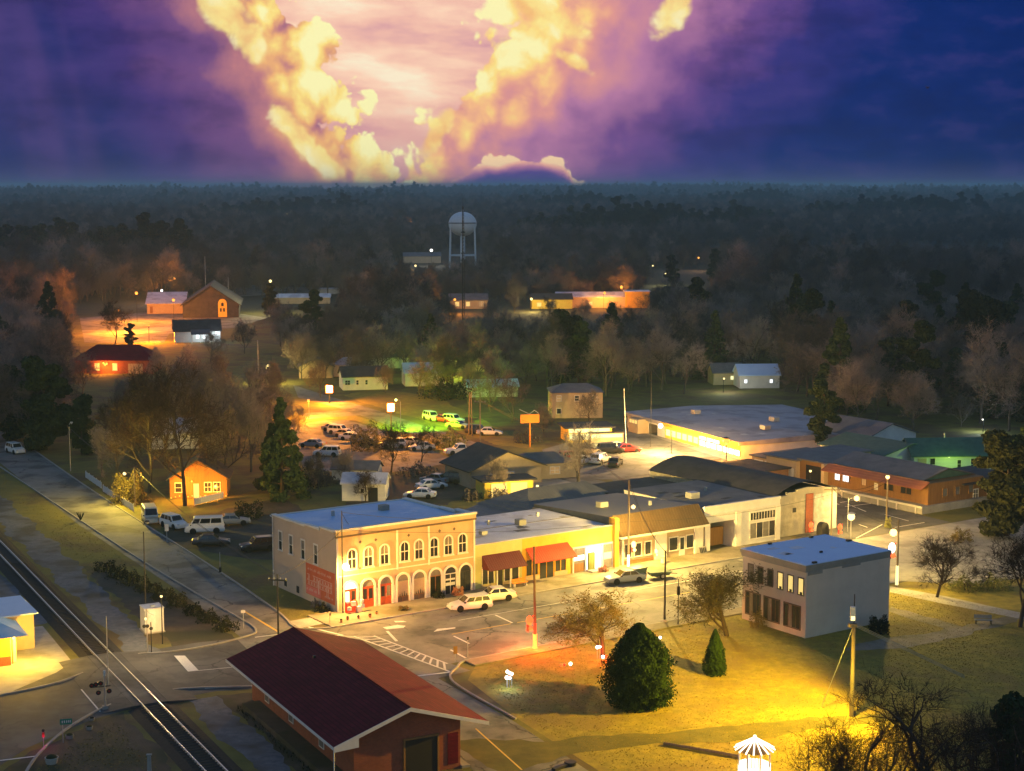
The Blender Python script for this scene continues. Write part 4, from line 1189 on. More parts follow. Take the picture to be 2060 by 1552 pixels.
# stone warehouse
wa = thing('stone_warehouse', 'long stone warehouse with a dark bowed roof beside the cross street', 'warehouse', T(64.4, 1.2), ANG_A)
WL, WB = 11.0, 25.5
MB().box(.003, WL, 0, WB, 0, 5.2).build('wall', 'stone', wa)
mb = MB(); n = 12; pts = []
for k in range(n + 1):
    t_ = k / n; pts.append((-.25 + (WL + .5) * t_, 5.2 + 1.6 * math.sin(math.pi * t_)))
for (x0, z0), (x1, z1) in zip(pts[:-1], pts[1:]):
    mb.quad((x0, .35, z0), (x1, .35, z1), (x1, WB + .2, z1), (x0, WB + .2, z0))
mb.ngon([(x, WB + .2, z) for x, z in pts][::-1])
mb.build('roof', 'roof_dark', wa)
fr = [(0, 0)] + [(WL, 0)] + [(WL, 5.5), (WL * .72, 5.9), (WL * .5, 6.1), (WL * .34, 5.95), (WL * .34, 5.7), (WL * .18, 5.7), (WL * .18, 5.4), (0, 5.2)]
fpoly(MB(), 'f', fr, -.3, .004).build('stepped_front', 'stone', wa)
fbox(MB(), 'f', 6.8, WL - .05, .1, 5.0, .005, .05).build('whitewashed_panel', 'stone_pale', wa)
fbox(MB(), 'f', 5.3, 6.6, .1, 5.2, .005, .09).build('brick_pier', 'brick_red', wa)
fbox(MB(), 'f', 3.0, 3.6, 3.0, 3.6, .005, .04).build('wall_vent', 'dark_metal', wa)

# ------------------------------------------------------------------ grey two-storey office on the green
LW, LWB, HW = 12.0, 9.3, 7.5
of = thing('office_building', 'grey two-storey office with flat blue roof and lit upper windows on the green', 'building', T(34.0, -35.2), ANG_A)
MB().box(0, LW, 0, LWB, 0, 6.75).build('wall', 'grey_wall', of)
MB().box(-.15, LW + .02, -.02, LWB + .1, 6.753, 7.15).build('cornice', 'grey_band', of)
MB().box(-.25, LW + .12, -.10, LWB + .2, 7.153, 7.45).build('fascia', 'grey_band', of)
MB().box(-.20, LW + .07, -.05, LWB + .15, 7.453, 7.52).build('roof', 'roof_blue2', of)
for k in range(6):
    b0 = .72 + k * 1.47
    lit = k < 3
    wn = rect_window(of, 'l', b0 - .34, b0 + .34, 4.35, 6.0, nx=1, nz=1, pane='lit_win' if lit else ('glass_grey' if k == 5 else 'glass'), frame='trim_brown', fw=.09, depth=.06, sill=False)
    if k in (0, 1, 2, 3): fbox(MB(), 'l', b0 - .2, b0 + .14, 4.36, 4.62, .021, .03).build('desk_clutter', 'dark_metal', wn)
for b0, b1 in ((.75, 3.0), (3.75, 5.95), (6.6, 8.7)):
    rect_window(of, 'l', b0, b1, .75, 3.05, nx=4, nz=1, pane=['glass', 'glass', 'glass_grey'], frame='trim_brown', fw=.1, depth=.07, sill=False)
for k, (x, y, s) in enumerate(((1.2, .12, .25), (5.2, 3.2, .16), (9.5, LWB - .3, .22), (11.6, 5.5, .3), (3.6, LWB - .2, .2))):
    MB().box(x - s, x + s, y - s * .6, y + s * .6, 7.522, 7.70).build('roof_vent', 'dark_metal', of)
MB().box(.2, 2.2, -.06, -.003, 6.4, 6.75).build('wall_conduit', 'grey_band', of)
MB().box(5.0, 7.6, -.05, -.003, 6.55, 6.75).build('wall_conduit', 'grey_band', of)

# ------------------------------------------------------------------ brick depot by the track (railway axes)
dp = thing('railway_depot', 'red brick railway depot with a broad maroon shingle roof beside the track', 'building', RW(0, 0), ANG_R)
x0, x1, xm = 6.1, 19.0, 12.35
y0, y1 = -47.2, -21.4
ze, zr = 3.55, 5.65
def dwall(mb, xa, xb, ya, yb, h, k):
    i = len(mb.v)
    zt = lambda x: ze + (zr - ze) * (1 - abs(x - xm) / ((x1 - x0) / 2)) - .12
    for y in (ya, yb): mb.v += [(xa, y, 0), (xb, y, 0), (xb, y, zt(xb)), (xm, y, zt(xm)), (xa, y, zt(xa))]
    mb.f += [(i, i + 1, i + 2, i + 3, i + 4), (i + 9, i + 8, i + 7, i + 6, i + 5), (i + 5, i, i + 4, i + 9), (i + 1, i + 6, i + 7, i + 2)]
    return mb
XA, XB, YA, YB = 8.1, 17.0, -46.2, -22.4
dwall(MB(), XA, XB, YA, YB, 3.2, 0).build('wall', 'brick_red', dp)
for sg, xe in ((-1, x0), (1, x1)):
    a = [(xe, y0, ze), (xm, y0, zr), (xm, y1, zr), (xe, y1, ze)]
    if sg > 0: a = a[::-1]
    MB().hexa(a, [(x, y, z + .14) for x, y, z in a]).build('roof_slope', 'shingle_red', dp)
    fa = [(xe, y0 - .06, ze - .16), (xm, y0 - .06, zr - .16), (xm, y0 - .004, zr - .16), (xe, y0 - .004, ze - .16)]
    if sg > 0: fa = fa[::-1]
    MB().hexa(fa, [(x, y, z + .30) for x, y, z in fa]).build('barge_board', 'trim', dp)
    MB().box(xe - .05 if sg < 0 else xe + .003, xe - .003 if sg < 0 else xe + .05, y0, y1, ze - .10, ze + .12).build('gutter', 'trim' if sg < 0 else 'trim_brown', dp)
sf = MB().hexa([(x0, y0 - .05, ze - .28), (x0 + 2.0, y0 - .05, ze - .28 + .10), (x0 + 2.0, y0 - .01, ze - .28 + .10), (x0, y0 - .01, ze - .28)], [(x0, y0 - .05, ze - .15), (x0 + 2.0, y0 - .05, ze + .50), (x0 + 2.0, y0 - .01, ze + .50), (x0, y0 - .01, ze - .15)])
sf.build('eave_return', 'trim', dp)
MB().tube((xm, y0, zr + .15), (xm, y1, zr + .15), .07, .07, 6).build('ridge_cap', 'shingle_red', dp)
MB().tube((x0 + .06, y0 + .1, .0), (x0 + .06, y0 + .1, ze - .1), .05, .05, 6).build('downpipe', 'trim', dp)
for y in (-27.0, -33.0, -40.0):
    w_ = MB().box(XA - .05, XA - .003, y, y + 1.1, .9, 2.7).build('window', 'trim', dp)
    MB().box(XA - .065, XA - .051, y + .1, y + 1.0, 1.0, 2.6).build('pane', 'glass_grey', w_)
MB().box(12.3, 15.0, YA - .06, YA - .003, 0, 2.9).build('freight_door', 'black_seat', dp)
MB().box(12.15, 12.297, YA - .12, YA - .003, 0, 3.05).build('door_frame', 'brown_wood', dp); MB().box(15.003, 15.15, YA - .12, YA - .003, 0, 3.05).build('door_frame', 'brown_wood', dp)
MB().box(12.298, 15.002, YA - .12, YA - .003, 2.903, 3.05).build('door_frame', 'brown_wood', dp)
MB().box(15.9, 16.8, YA - .05, YA - .003, .4, 2.9).build('side_panel', 'shingle_red', dp)
MB().box(11.0, 11.2, -30.1, -29.9, 5.1, 5.55).build('roof_vent', 'dark_metal', dp)
MB().box(XA - 1.6, XA - .01, YA + 2, YB - 2, 0, .5).build('platform', 'dirt', dp)
MB().box(XB + .01, XB + .7, YA - .3, YB, 0, .18).build('plinth', 'concrete', dp)

# ------------------------------------------------------------------ house by the crossing with the blue hipped roof
lh = thing('crossing_house', 'orange-lit house with blue metal roof and porch at the left edge', 'house', RW(-16.2, -2.5), ANG_R)
MB().box(0.3, 7.4, .6, 9.0, 0, 3.0).build('wall', 'orange_wall', lh)
MB().box(.28, 7.42, .58, .597, 0, .9).build('dado', 'brick_red', lh)
hip_roof(MB(), -4.5, 8.0, .4, 10.5, 3.0, 1.9, 4.6, .9).build('roof', 'roof_blue', lh)
MB().hexa([(5.5, 5.2, 3.5), (11.0, 5.2, 3.5), (11.0, 9.8, 3.5), (5.5, 9.8, 3.5)], [(5.5, 5.2, 3.62), (11.0, 5.2, 3.62), (10.2, 9.8, 4.4), (5.5, 9.8, 4.4)]).build('side_roof', 'roof_blue2', lh)
MB().box(6.5, 10.6, 5.5, 9.5, 0, 3.45).build('annex_wall', 'tan_wall', lh)
for u0, u1 in ((1.0, 2.6), (3.4, 4.8)):
    wn = MB().box(u0 - .1, u1 + .1, .52, .578, 1.0, 2.5).build('window', 'trim_brown', lh)
    MB().box(u0, u1, .50, .518, 1.1, 2.4).build('pane', 'lit_dim', wn)
MB().box(7.6, 8.1, 1.6, 2.1, 0, 2.9).build('porch_post', 'trim', lh)
MB().box(7.58, 7.72, 1.0, 1.14, 0, 2.95).build('porch_post', 'brown_wood', lh)
lp = MB().sphere((7.75, .95, 2.5), .12, 8, 6).build('porch_lamp', 'b_amber', lh)
light(lh, (8.4, -.2, 2.45), (1.0, .58, .05), 1500, radius=.15, smooth_r=2.0)
light(lh, (4.0, -1.4, 2.6), (1.0, .50, .04), 420, radius=.15, smooth_r=2.0)

# ------------------------------------------------------------------ buildings farther back
ANG_S = rad(24.0)
st = thing('store_building', 'long low store with pale metal roof and a wall of brightly lit windows', 'store', U(1262, 860), ANG_S - rad(90))
SL, SD, SH = 40.0, 34.0, 2.95
MB().box(0, SL, 0, SD, 0, SH - .6).build('wall', 'white_wall', st)
MB().hexa([(-.3, -.6, SH - .597), (SL + .3, -.6, SH - .597), (SL + .3, 14, SH - .597), (-.3, 14, SH - .597)], [(-.3, -.6, SH), (SL + .3, -.6, SH), (SL + .3, 14, SH + .35), (-.3, 14, SH + .35)]).build('roof', 'roof_dull', st)
MB().hexa([(-.3, 14.003, SH - .597), (SL + .3, 14.003, SH - .597), (SL + .3, SD + .5, 1.9), (-.3, SD + .5, 1.9)], [(-.3, 14.003, SH + .35), (SL + .3, 14.003, SH + .35), (SL + .3, SD + .5, 2.4), (-.3, SD + .5, 2.4)]).build('rear_roof', 'roof_dull', st)
fbox(MB(), 'f', 14.0, 40, SH - .62, SH - .02, .603, .75).build('fascia', 'orange_wall', st)
fbox(MB(), 'f', 14.5, 26.3, .1, 2.3, .003, .06).build('lit_wall_panel', 'yellow_wall', st)
fbox(MB(), 'f', 26.4, 39.9, .02, .45, .003, .08).build('stall_riser', 'tan_wall', st)
MB().box(4.6, 8.2, -2.2, -.003, 0, 2.6).build('entrance_bay', 'tan_wall', st)
for k in range(3): MB().box(5.0 + k * 1.05, 5.8 + k * 1.05, -2.25, -2.203, 1.8, 2.4).build('bay_window', 'lit_win', st)
MB().box(8.6, 11.6, -.06, -.003, 0, 1.9).build('dark_doorway', 'glass', st)
for k in range(7):
    u0 = 26.8 + k * 1.87
    pw_ = fbox(MB(), 'f', u0 + .08, u0 + 1.76, .5, 1.4, .003, .05).build('shop_window', 'lit_win_white', st)
    fbox(MB(), 'f', u0 + 1.76, u0 + 1.95, .45, 1.45, .004, .12).build('mullion', 'brown_wood', pw_)
fbox(MB(), 'f', 26.6, 39.9, 1.42, 1.54, .121, .18).build('window_head', 'dark_metal', st)
for k in range(3):
    u0 = 26.8 + k * 2.2
    pw_ = fbox(MB(), 'f', u0 + .08, u0 + 2.08, 1.6, 2.28, .003, .05).build('shop_window', 'lit_win_white', st)
    fbox(MB(), 'f', u0 + 2.08, u0 + 2.28, 1.56, 2.3, .004, .12).build('mullion', 'brown_wood', pw_)
fbox(MB(), 'f', 33.5, 39.9, 1.56, 2.3, .004, .10).build('fascia_board', 'orange_wall', st)
for k in range(6):
    fbox(MB(), 'f', 14.9 + k * 1.95, 16.4 + k * 1.95, .6, 1.7, .061, .09).build('shop_window', 'lit_win_yel', st)
for x, y in ((8, 9), (22, 17), (30, 10)):
    MB().box(x, x + 1.6, y, y + 1.2, 3.0, 3.9).build('roof_unit', 'steel', st)
light(st, (33, -3.0, 2.2), WARM, 330, radius=.8, smooth_r=3)
light(st, (21, -3.5, 2.8), YELLOW, 330, radius=.5, smooth_r=3)

def block(name, label, cat, loc, rz, la, lb, h, wallm, roofm, roof='flat', rh=1.6, over=.35, wins=(), doors=(), hip=None, extra=None):
    """simple building: walls, roof, listed window and door openings"""
    t = thing(name, label, cat, loc, rz)
    if roof == 'flat':
        MB().box(0, la, 0, lb, 0, h).build('wall', wallm, t)
        MB().box(-over, la + over, -over, lb + over, h + .003, h + .22).build('roof', roofm, t)
    elif roof == 'gx':
        gable_wall_x(MB(), 0, la, 0, lb, h, rh * .97).build('wall', wallm, t); gable_x(MB(), 0, la, 0, lb, h + .03, rh, over).build('roof', roofm, t)
    elif roof == 'gy':
        gable_wall_y(MB(), 0, la, 0, lb, h, rh * .97).build('wall', wallm, t); gable_y(MB(), 0, la, 0, lb, h + .03, rh, over).build('roof', roofm, t)
    elif roof == 'hip':
        MB().box(0, la, 0, lb, 0, h).build('wall', wallm, t); hip_roof(MB(), 0, la, 0, lb, h + .003, rh, hip, over).build('roof', roofm, t)
    for (face, u0, u1, z0, z1, pm) in wins:
        rect_window(t, face, u0, u1, z0, z1, la, lb, nx=1 if u1 - u0 < .9 else 2, nz=1 if z1 - z0 < 1 else 2, pane=pm, fw=.09)
    for (face, u0, u1, z1, dm) in doors:
        fbox(MB(), face, u0, u1, .02, z1, .004, .06, la, lb).build('door', dm, t)
    return t
A90 = ANG_A - rad(90)
# buildings round the cross street
def roof_bits(t, items):
    for (x0, x1, y0, y1, z0, z1, m_) in items: MB().box(x0, x1, y0, y1, z0, z1).build('roof_unit', m_, t)
roof_bits(sg1, ((4.2, 5.0, 5.0, 5.7, 4.7, 5.35, 'steel'),)); roof_bits(sg2, ((2.0, 2.25, 10, 10.25, 4.6, 5.3, 'steel'), (4.6, 5.6, 7.2, 8.2, 4.7, 5.5, 'grey_band')))
roof_bits(sg3, ((3.2, 3.5, 11, 11.3, 4.6, 5.2, 'steel'),)); roof_bits(ga, ((3, 4.4, 6, 7.2, 5.44, 6.2, 'steel'), (8, 8.3, 9, 9.3, 5.44, 6.0, 'steel'))); roof_bits(mn, ((4, 5.2, 8, 9, 5.2, 6.1, 'grey_band'), (9.4, 9.7, 5, 5.3, 5.4, 6.2, 'steel')))
roof_bits(mbd, ((5.2, 5.5, 10.5, 10.8, 8.0, 8.7, 'steel'), (11.2, 12.2, 9.8, 10.7, 8.05, 8.75, 'grey_band')))
for t_, L_, D_ in ((sg1, 6.38, 15.3), (sg2, 6.7, 15.3), (sg3, 6.6, 15.3)):
    MB().hexa([(.01, 8.0, 4.77), (L_ - .01, 8.0, 4.77), (L_ - .01, 8.14, 4.77), (.01, 8.14, 4.77)], [(.01, 8.0, 4.86), (L_ - .01, 8.0, 4.86), (L_ - .01, 8.14, 4.86), (.01, 8.14, 4.86)]).build('roof_seam', 'roof_grey', t_)
def roof_patches(t, x0, x1, y0, y1, zf, n, m_, seed):
    r_ = random.Random(seed)
    for _ in range(n):
        wx, wy = r_.uniform(.5, 2.2), r_.uniform(.3, 1.4); x = r_.uniform(x0, x1 - wx); y = r_.uniform(y0, y1 - wy)
        lo = [(x, y), (x + wx, y + r_.uniform(-.1, .1)), (x + wx * .95, y + wy), (x + .05, y + wy * .9)]
        MB().hexa([(a, b, zf(b) - .05) for a, b in lo], [(a, b, zf(b) + .012) for a, b in lo]).build('roof_patch', m_, t)
for i_, t_ in enumerate((sg1, sg2, sg3)): roof_patches(t_, .3, 6.1, .8, 14.5, lambda b: 5.0 - (b - .304) * .35 / 15.0, 4, 'roof_grey' if i_ % 2 else 'concrete', 5 + i_)
roof_patches(mbd, .8, 16.5, 1.0, 14, lambda b: 8.35 - (b - .4) * .32 / 14.4, 7, 'roof_blue2', 3)
roof_patches(of, .4, 11.3, .4, 8.8, lambda b: 7.52, 5, 'roof_white', 9)
roof_patches(st, 1, 39, 1, 12.5, lambda b: SH + (b + .6) * .35 / 14.6, 10, 'steel', 8)
roof_patches(ga, .6, 12, .8, 15, lambda b: 5.45, 6, 'roof_dark', 10)
block('flat_roofed_shop', 'low shop with grey flat roof and pale roller doors beside the lit store', 'shop', T(97, 41), A90, 7.6, 12, 2.3, 'tan_wall', 'roof_grey',
      doors=(('f', .6, 2.6, 1.9, 'white_wall'), ('f', 3.0, 5.0, 1.9, 'white_wall'), ('f', 5.4, 7.2, 1.9, 'brick_brown')))
block('rust_fronted_shop', 'small shop with rusty orange front and dark roof behind the stone warehouse', 'shop', T(86, 37), A90, 9, 6.5, 2.5, 'brick_brown', 'roof_dark',
      doors=(('f', 1, 4, 2.0, 'brown_wood'),), wins=(('f', 6, 7.4, .8, 1.8, 'glass'),))
block('white_parapet_shop', 'grey shop with a white sloping parapet and three pale panels', 'shop', T(92.8, 33.2), A90, 6.5, 16, 3.8, 'tan_wall', 'roof_grey',
      doors=(('f', .5, 2.2, 2.6, 'white_wall'), ('f', 2.4, 4.1, 2.6, 'white_wall'), ('f', 4.3, 6.0, 2.6, 'white_wall')))
block('teal_roofed_store', 'store with dark teal gabled metal roof behind the grey shops', 'store', T(111, 40), A90, 14, 13, 3.0, 'white_wall', 'roof_green', 'gx', 1.3)
block('grey_gabled_shed', 'grey gabled shed beneath the tall dark pine', 'shed', T(122, 52), A90, 12, 12, 3.0, 'white_wall', 'roof_grey', 'gx', 2.0)
# brown strip of shops on a raised deck
sm = thing('brown_shop_strip', 'long brown wooden shop strip with rust-red awning roof above a raised deck', 'shop', T(93.6, 27), A90)
MB().box(-.4, 26, -1.8, 12, 0, 1.0).build('deck', 'concrete', sm)
MB().box(-.45, 26.05, -1.95, -1.803, .85, 1.12).build('deck_edge', 'trim', sm)
for k in range(8): MB().box(.4 + k * 3.5, .6 + k * 3.5, -2.05, -1.96, 0, 1.1).build('deck_post', 'trim', sm)
MB().box(0, 25.4, 0, 11.5, 1.003, 4.0).build('wall', 'brown_wood', sm)
MB().box(7, 25.2, -.02, .3, 4.003, 4.3).build('parapet', 'brick_brown', sm)
gable_x(MB(), 6.0, 23.5, .6, 11.5, 4.05, 1.3, .3, .12).build('roof', 'roof_grey', sm)
MB().ngon([(23.6, 1.2, 4.05), (23.6, 11.2, 4.05), (23.6, 6.1, 5.2)]).build('gable_end', 'roof_green', sm)
MB().box(-.2, 6.5, -.2, 11.5, 4.003, 4.2).build('flat_roof', 'roof_grey', sm)
MB().hexa([(6.3, -1.7, 3.3), (25.6, -1.7, 3.3), (25.6, -.05, 4.15), (6.3, -.05, 4.15)], [(6.3, -1.7, 3.38), (25.6, -1.7, 3.38), (25.6, -.05, 4.25), (6.3, -.05, 4.25)]).build('awning_roof', 'rust_roof', sm)
for u0, u1, pm in ((7.6, 8.6, 'lit_cool'), (9.2, 10.4, 'lit_cool'), (13.0, 13.8, 'lit_dim'), (17.3, 19.0, 'glass'), (20.4, 22.4, 'glass')):
    rect_window(sm, 'f', u0, u1, 2.0, 2.95, nx=2, nz=1, pane=pm, frame='brown_wood', fw=.08)
fbox(MB(), 'f', 15.4, 16.1, 1.7, 2.7, .004, .05).build('notice', 'white_wall', sm)
MB().box(1.6, 5.6, -.05, -.003, 1.1, 3.4).build('dark_recess', 'glass', sm)
MB().box(5.62, 6.2, -.9, -.003, 1.0, 4.1).build('pier', 'tan_wall', sm)
for u0 in (3.0, 5.6, 8.4): rect_window(sm, 'r', u0, u0 + .9, 1.9, 3.0, 25.4, 11.5, nx=1, nz=1, pane='glass_grey', frame='brown_wood', fw=.08)
block('dark_roofed_annex', 'low annex with dark flat roof beside the brown shop strip', 'building', T(101, 1.6), ANG_A, 12, 9, 3.1, 'brown_wood', 'roof_dark', over=.5, wins=(('f', 2, 3, 1, 2.2, 'glass_grey'), ('f', 5, 6, 1, 2.2, 'glass'), ('f', 8, 9, 1, 2.2, 'glass_grey')))
gb = block('green_roofed_house', 'white house with dark green gabled roof glowing green at the right', 'house', U(1838, 952), rad(4), 12.5, 7.0, 2.9, 'white_wall2', 'roof_green', 'gx', 2.0, .6,
           wins=(('f', 5.6 + 1.4, 7.6, .7, 2.0, 'glass'), ('f', 2.6, 3.4, .3, 2.3, 'glass'), ('f', 9.2, 10.2, .3, 2.2, 'glass')), doors=(('f', .6, 2.0, 2.3, 'tan_wall'),))
light(gb, (5.5, -3.2, 2.5), (.50, 1.0, .10), 240, radius=.2, smooth_r=3)
MB().sphere((5.5, -.4, 2.6), .12, 8, 6).build('porch_lamp', 'b_green', gb)
MB().tube((6, 3.5, 4.6), (6, 3.5, 5.8), .12, .12, 6).build('flue', 'steel', gb)

# yards behind the arched building
block('white_garage', 'small white garage with vaulted white roof behind the arched building', 'garage', U(688, 1008), rad(-3), 6.2, 5.0, 2.5, 'white_wall2', 'roof_white', 'gx', 1.1, .25,
      doors=(('f', 3.8, 5.2, 2.0, 'glass'),), wins=(('f', 2.7, 3.2, 1.2, 1.8, 'glass'),))
block('collapsed_shed', 'weathered grey shed half hidden by bare bushes', 'shed', U(668, 966), rad(-8), 7.0, 4.0, 1.7, 'white_wall2', 'roof_grey', 'gx', 1.0, .3)
block('black_roofed_house', 'house with a wide black gable roof and tan wall behind the yard', 'house', U(948, 984), rad(28), 12.0, 9.0, 2.8, 'tan_wall', 'roof_dark', 'gy', 2.4, .7,
      doors=(('f', 3.2, 4.2, 2.1, 'trim'),), wins=(('f', 6, 7.2, .9, 2.0, 'lit_dim'),))
cp = block('carport_house', 'low house with purple-grey roof and lit carport beside the back road', 'house', U(1040, 968), rad(20), 10.0, 7.0, 2.4, 'tan_wall', 'roof_grey', 'hip', 1.3, hip=3.0, wins=(('f', 5.5, 7.0, .8, 1.8, 'lit_dim'),))
pf = block('porch_building', 'small flat-roofed porch with a yellow-lit front among bushes', 'shed', U(975, 1004), rad(20), 7.5, 4.0, 2.4, 'yellow_wall', 'roof_dark', over=.5,
           doors=(('f', 1, 3.4, 2.1, 'lit_win'), ('f', 4, 6.6, 2.1, 'lit_win')))
light(pf, (3.5, -1.6, 2.2), AMBER, 260, radius=.2, smooth_r=2)
oh = block('orange_lit_house', 'gabled weatherboard house glowing orange behind a dark tree trunk', 'house', U(342, 1003), rad(6), 8.2, 7.0, 2.9, 'brown_wood', 'roof_dark', 'gy', 2.6, .5,
           wins=(('f', .8, 1.7, .9, 2.2, 'glass'), ('f', 5.0, 5.9, .9, 2.2, 'glass'), ('f', 6.3, 7.2, .9, 2.2, 'glass')), doors=(('f', 3.4, 4.2, 2.1, 'lit_win'),))
MB().sphere((3.2, -.3, 2.5), .14, 8, 6).build('porch_lamp', 'b_orange', oh)
light(oh, (2.2, -2.4, 2.0), (1, .30, .02), 900, radius=.2, smooth_r=2); light(oh, (6.4, -2.2, 1.2), (1, .30, .02), 700, radius=.2, smooth_r=2)
fg = MB()
for k in range(14): fg.sphere((.3 + k * .6, -1.2, .3 + .12 * (k % 3)), .10, 6, 4)
fg.build('string_lights', 'b_orange', oh)
block('pale_roofed_house', 'house with pale blue roof deep among the bare trees', 'house', U(305, 905), rad(10), 8, 7, 2.8, 'white_wall', 'roof_white', 'gx', 2.0)
# houses along the back road
def sm_house(px_, py_, rz, la, lb, h, wm, rm, rf, rh, label, **k):
    return block('house', label, 'house', U(px_, py_), rad(rz), la, lb, h, wm, rm, rf, rh, **k)
sm_house(690, 786, 12, 10, 8, 3.0, 'white_wall', 'roof_dark', 'gx', 1.8, 'white house with arched openings near the orange street sign', wins=(('f', .5, 1.6, 1.2, 2.2, 'glass'), ('f', 3, 3.5, 1.2, 2.2, 'glass'), ('f', 5, 5.5, 1.2, 2.2, 'glass')))
sm_house(668, 758, -5, 9, 7, 2.8, 'white_wall', 'roof_white', 'hip', 1.5, 'pale-roofed house behind the arched white house', hip=2.5)
sm_house(602, 762, 8, 8, 7, 2.8, 'tan_wall', 'roof_grey', 'gy', 1.8, 'yellow-lit house at the end of the back road')
sm_house(728, 742, 6, 12, 8, 2.8, 'white_wall', 'roof_grey', 'gx', 1.6, 'wide house with grey gable roof beyond the orange sign')
sm_house(815, 778, 10, 9, 7, 3.0, 'white_wall', 'roof_white', 'gx', 1.9, 'white gabled house left of the glowing green tree')
sm_house(905, 748, 0, 10, 7, 3.0, 'tan_wall', 'roof_grey', 'hip', 1.6, 'yellow-lit house behind the glowing green tree', hip=2.5)
sm_house(940, 800, 8, 11, 6, 2.2, 'white_wall2', 'roof_blue2', 'gx', 1.2, 'low bluish-roofed shed right of the glowing green tree')
sm_house(1110, 842, 4, 10, 8, 5.0, 'tan_wall', 'roof_grey', 'hip', 1.4, 'two-storey tan house half hidden by a bare tree behind the orange board', hip=3.0, wins=(('f', 1, 1.8, 3.4, 4.4, 'lit_dim'), ('f', 4.5, 5.3, 3.4, 4.4, 'glass'), ('f', 8, 8.8, 3.4, 4.4, 'lit_dim'), ('f', 1, 1.8, .9, 1.9, 'glass')))
fs_ = block('filling_station', 'small filling station with glowing yellow windows behind a bare tree', 'station', U(1142, 892), rad(10), 8.0, 6, 2.6, 'yellow_wall', 'roof_dark', over=.6)
for k in range(4): fbox(MB(), 'f', .3 + k * 1.95, 2.1 + k * 1.95, .5, 1.6, .004, .05).build('lit_window', 'lit_win_yel', fs_)
fbox(MB(), 'f', .2, 7.6, 1.8, 2.5, .004, .07).build('lit_canopy_band', 'lit_win_yel', fs_)
light(fs_, (4, -2.5, 2.0), (1, .9, .3), 300, radius=.5, smooth_r=2)
lc = block('low_counter_shop', 'low shop with a band of pale yellow light beside the filling station', 'shop', U(1188, 892), rad(12), 6.0, 5, 1.7, 'tan_wall', 'roof_dark', over=.3)
fbox(MB(), 'f', .2, 5.8, .9, 1.5, .004, .05).build('lit_band', 'lit_win_yel', lc)
sm_house(1488, 782, 4, 9, 7, 3.0, 'white_wall', 'roof_blue2', 'gx', 2.0, 'pale house with three lit windows among dark trees at the right', wins=(('f', 1, 1.7, 1.2, 2.0, 'lit_cool'), ('f', 6.8, 7.5, 1.2, 2.0, 'lit_cool')))
sm_house(1435, 775, 6, 7, 6, 2.8, 'tan_wall', 'roof_grey', 'gx', 1.8, 'tan house left of the pale lit house among dark trees', wins=(('f', 4, 4.8, 1.2, 2.0, 'lit_win_yel'),))
# church on the left and houses before it
ch = thing('church_building', 'church with a great dark gable roof and one pale arched window', 'church', U(368, 640), rad(8))
gable_wall_y(MB(), 0, 19, 0, 34, 4.5, 6.2).build('wall', 'roof_dark', ch)
gable_y(MB(), 0, 19, 0, 34, 4.55, 6.3, .8, .25).build('roof', 'roof_dark', ch)
fpoly(MB(), 'f', arch(12.0, 15.0, .2, 6.4), .005, .12).build('window_surround', 'yellow_wall', ch)
for u0, u1, z0, z1 in ((12.6, 13.2, 2.0, 3.3), (13.7, 14.3, 2.0, 3.3), (13.1, 13.9, 3.9, 5.2)):
    fpoly(MB(), 'f', arch(u0, u1, z0, z1), .121, .16).build('window', 'glass', ch)
chw = block('church_wing', 'low wing of the church with orange-lit walls and lavender roof', 'building', U(296, 632), rad(8), 13, 26, 3.6, 'tan_wall', 'roof_white', 'gx', 3.2, .6)
fbox(MB(), 'f', 1, 2, .2, 2.6, .004, .06).build('door', 'brown_wood', chw)
ps = block('white_house', 'small white house with porch and steep dark roofs below the church', 'house', U(352, 690), rad(14), 13, 8, 3.4, 'white_wall', 'roof_dark', 'gx', 2.8, .5,
           wins=(('f', 6.0, 6.8, 1.0, 2.4, 'lit_cool'), ('f', 8.0, 8.8, 1.0, 2.4, 'lit_cool'), ('f', 10, 11, 1.0, 2.2, 'glass'), ('l', 2.0, 2.8, 1, 2.2, 'glass')))
MB().hexa([(4.5, -2.6, 2.4), (10, -2.6, 2.4), (10, -.1, 3.5), (4.5, -.1, 3.5)], [(4.5, -2.6, 2.5), (10, -2.6, 2.5), (10, -.1, 3.7), (4.5, -.1, 3.7)]).build('porch_roof', 'roof_grey', ps)
for u_ in (4.7, 7.2, 9.8): MB().box(u_ - .1, u_ + .1, -2.5, -2.3, 0, 2.4).build('porch_post', 'trim', ps)
MB().sphere((11.8, -.3, 2.6), .25, 8, 6).build('wall_lamp', 'b_white', ps)
light(ps, (11.8, -2.2, 2.6), COOL, 300, radius=.2, smooth_r=2); light(ps, (7, -1.2, 2.0), COOL, 120, radius=.2, smooth_r=2)
bh = block('brown_roofed_house', 'brick house with a broad dark red roof and glowing orange porch lamp', 'house', U(150, 752), rad(0), 19, 10, 3.2, 'brick_red', 'shingle_red', 'hip', 3.4, .7, hip=5.0,
           wins=(('f', 5.0, 6.0, .8, 2.4, 'lit_win'), ('f', 9.3, 10.3, .8, 2.4, 'lit_win')), doors=(('f', 13, 16.5, 2.4, 'tan_wall'),))
for q in ((7.2, -.5, 2.6), (8.0, -.5, 2.45), (7.6, -.5, 2.2)): MB().sphere(q, .30, 8, 6).build('porch_lamp', 'b_orange', bh)
light(bh, (7.6, -2.2, 2.4), ORANGE, 1300, radius=.3, smooth_r=2)
sm_house(0, 662, 10, 12, 8, 3.5, 'white_wall', 'roof_white', 'gy', 2.8, 'pale house at the left edge behind bare trees')
sm_house(548, 612, 4, 22, 7, 2.4, 'tan_wall', 'roof_white', 'gx', 1.2, 'long pale low building by the far street lamp')
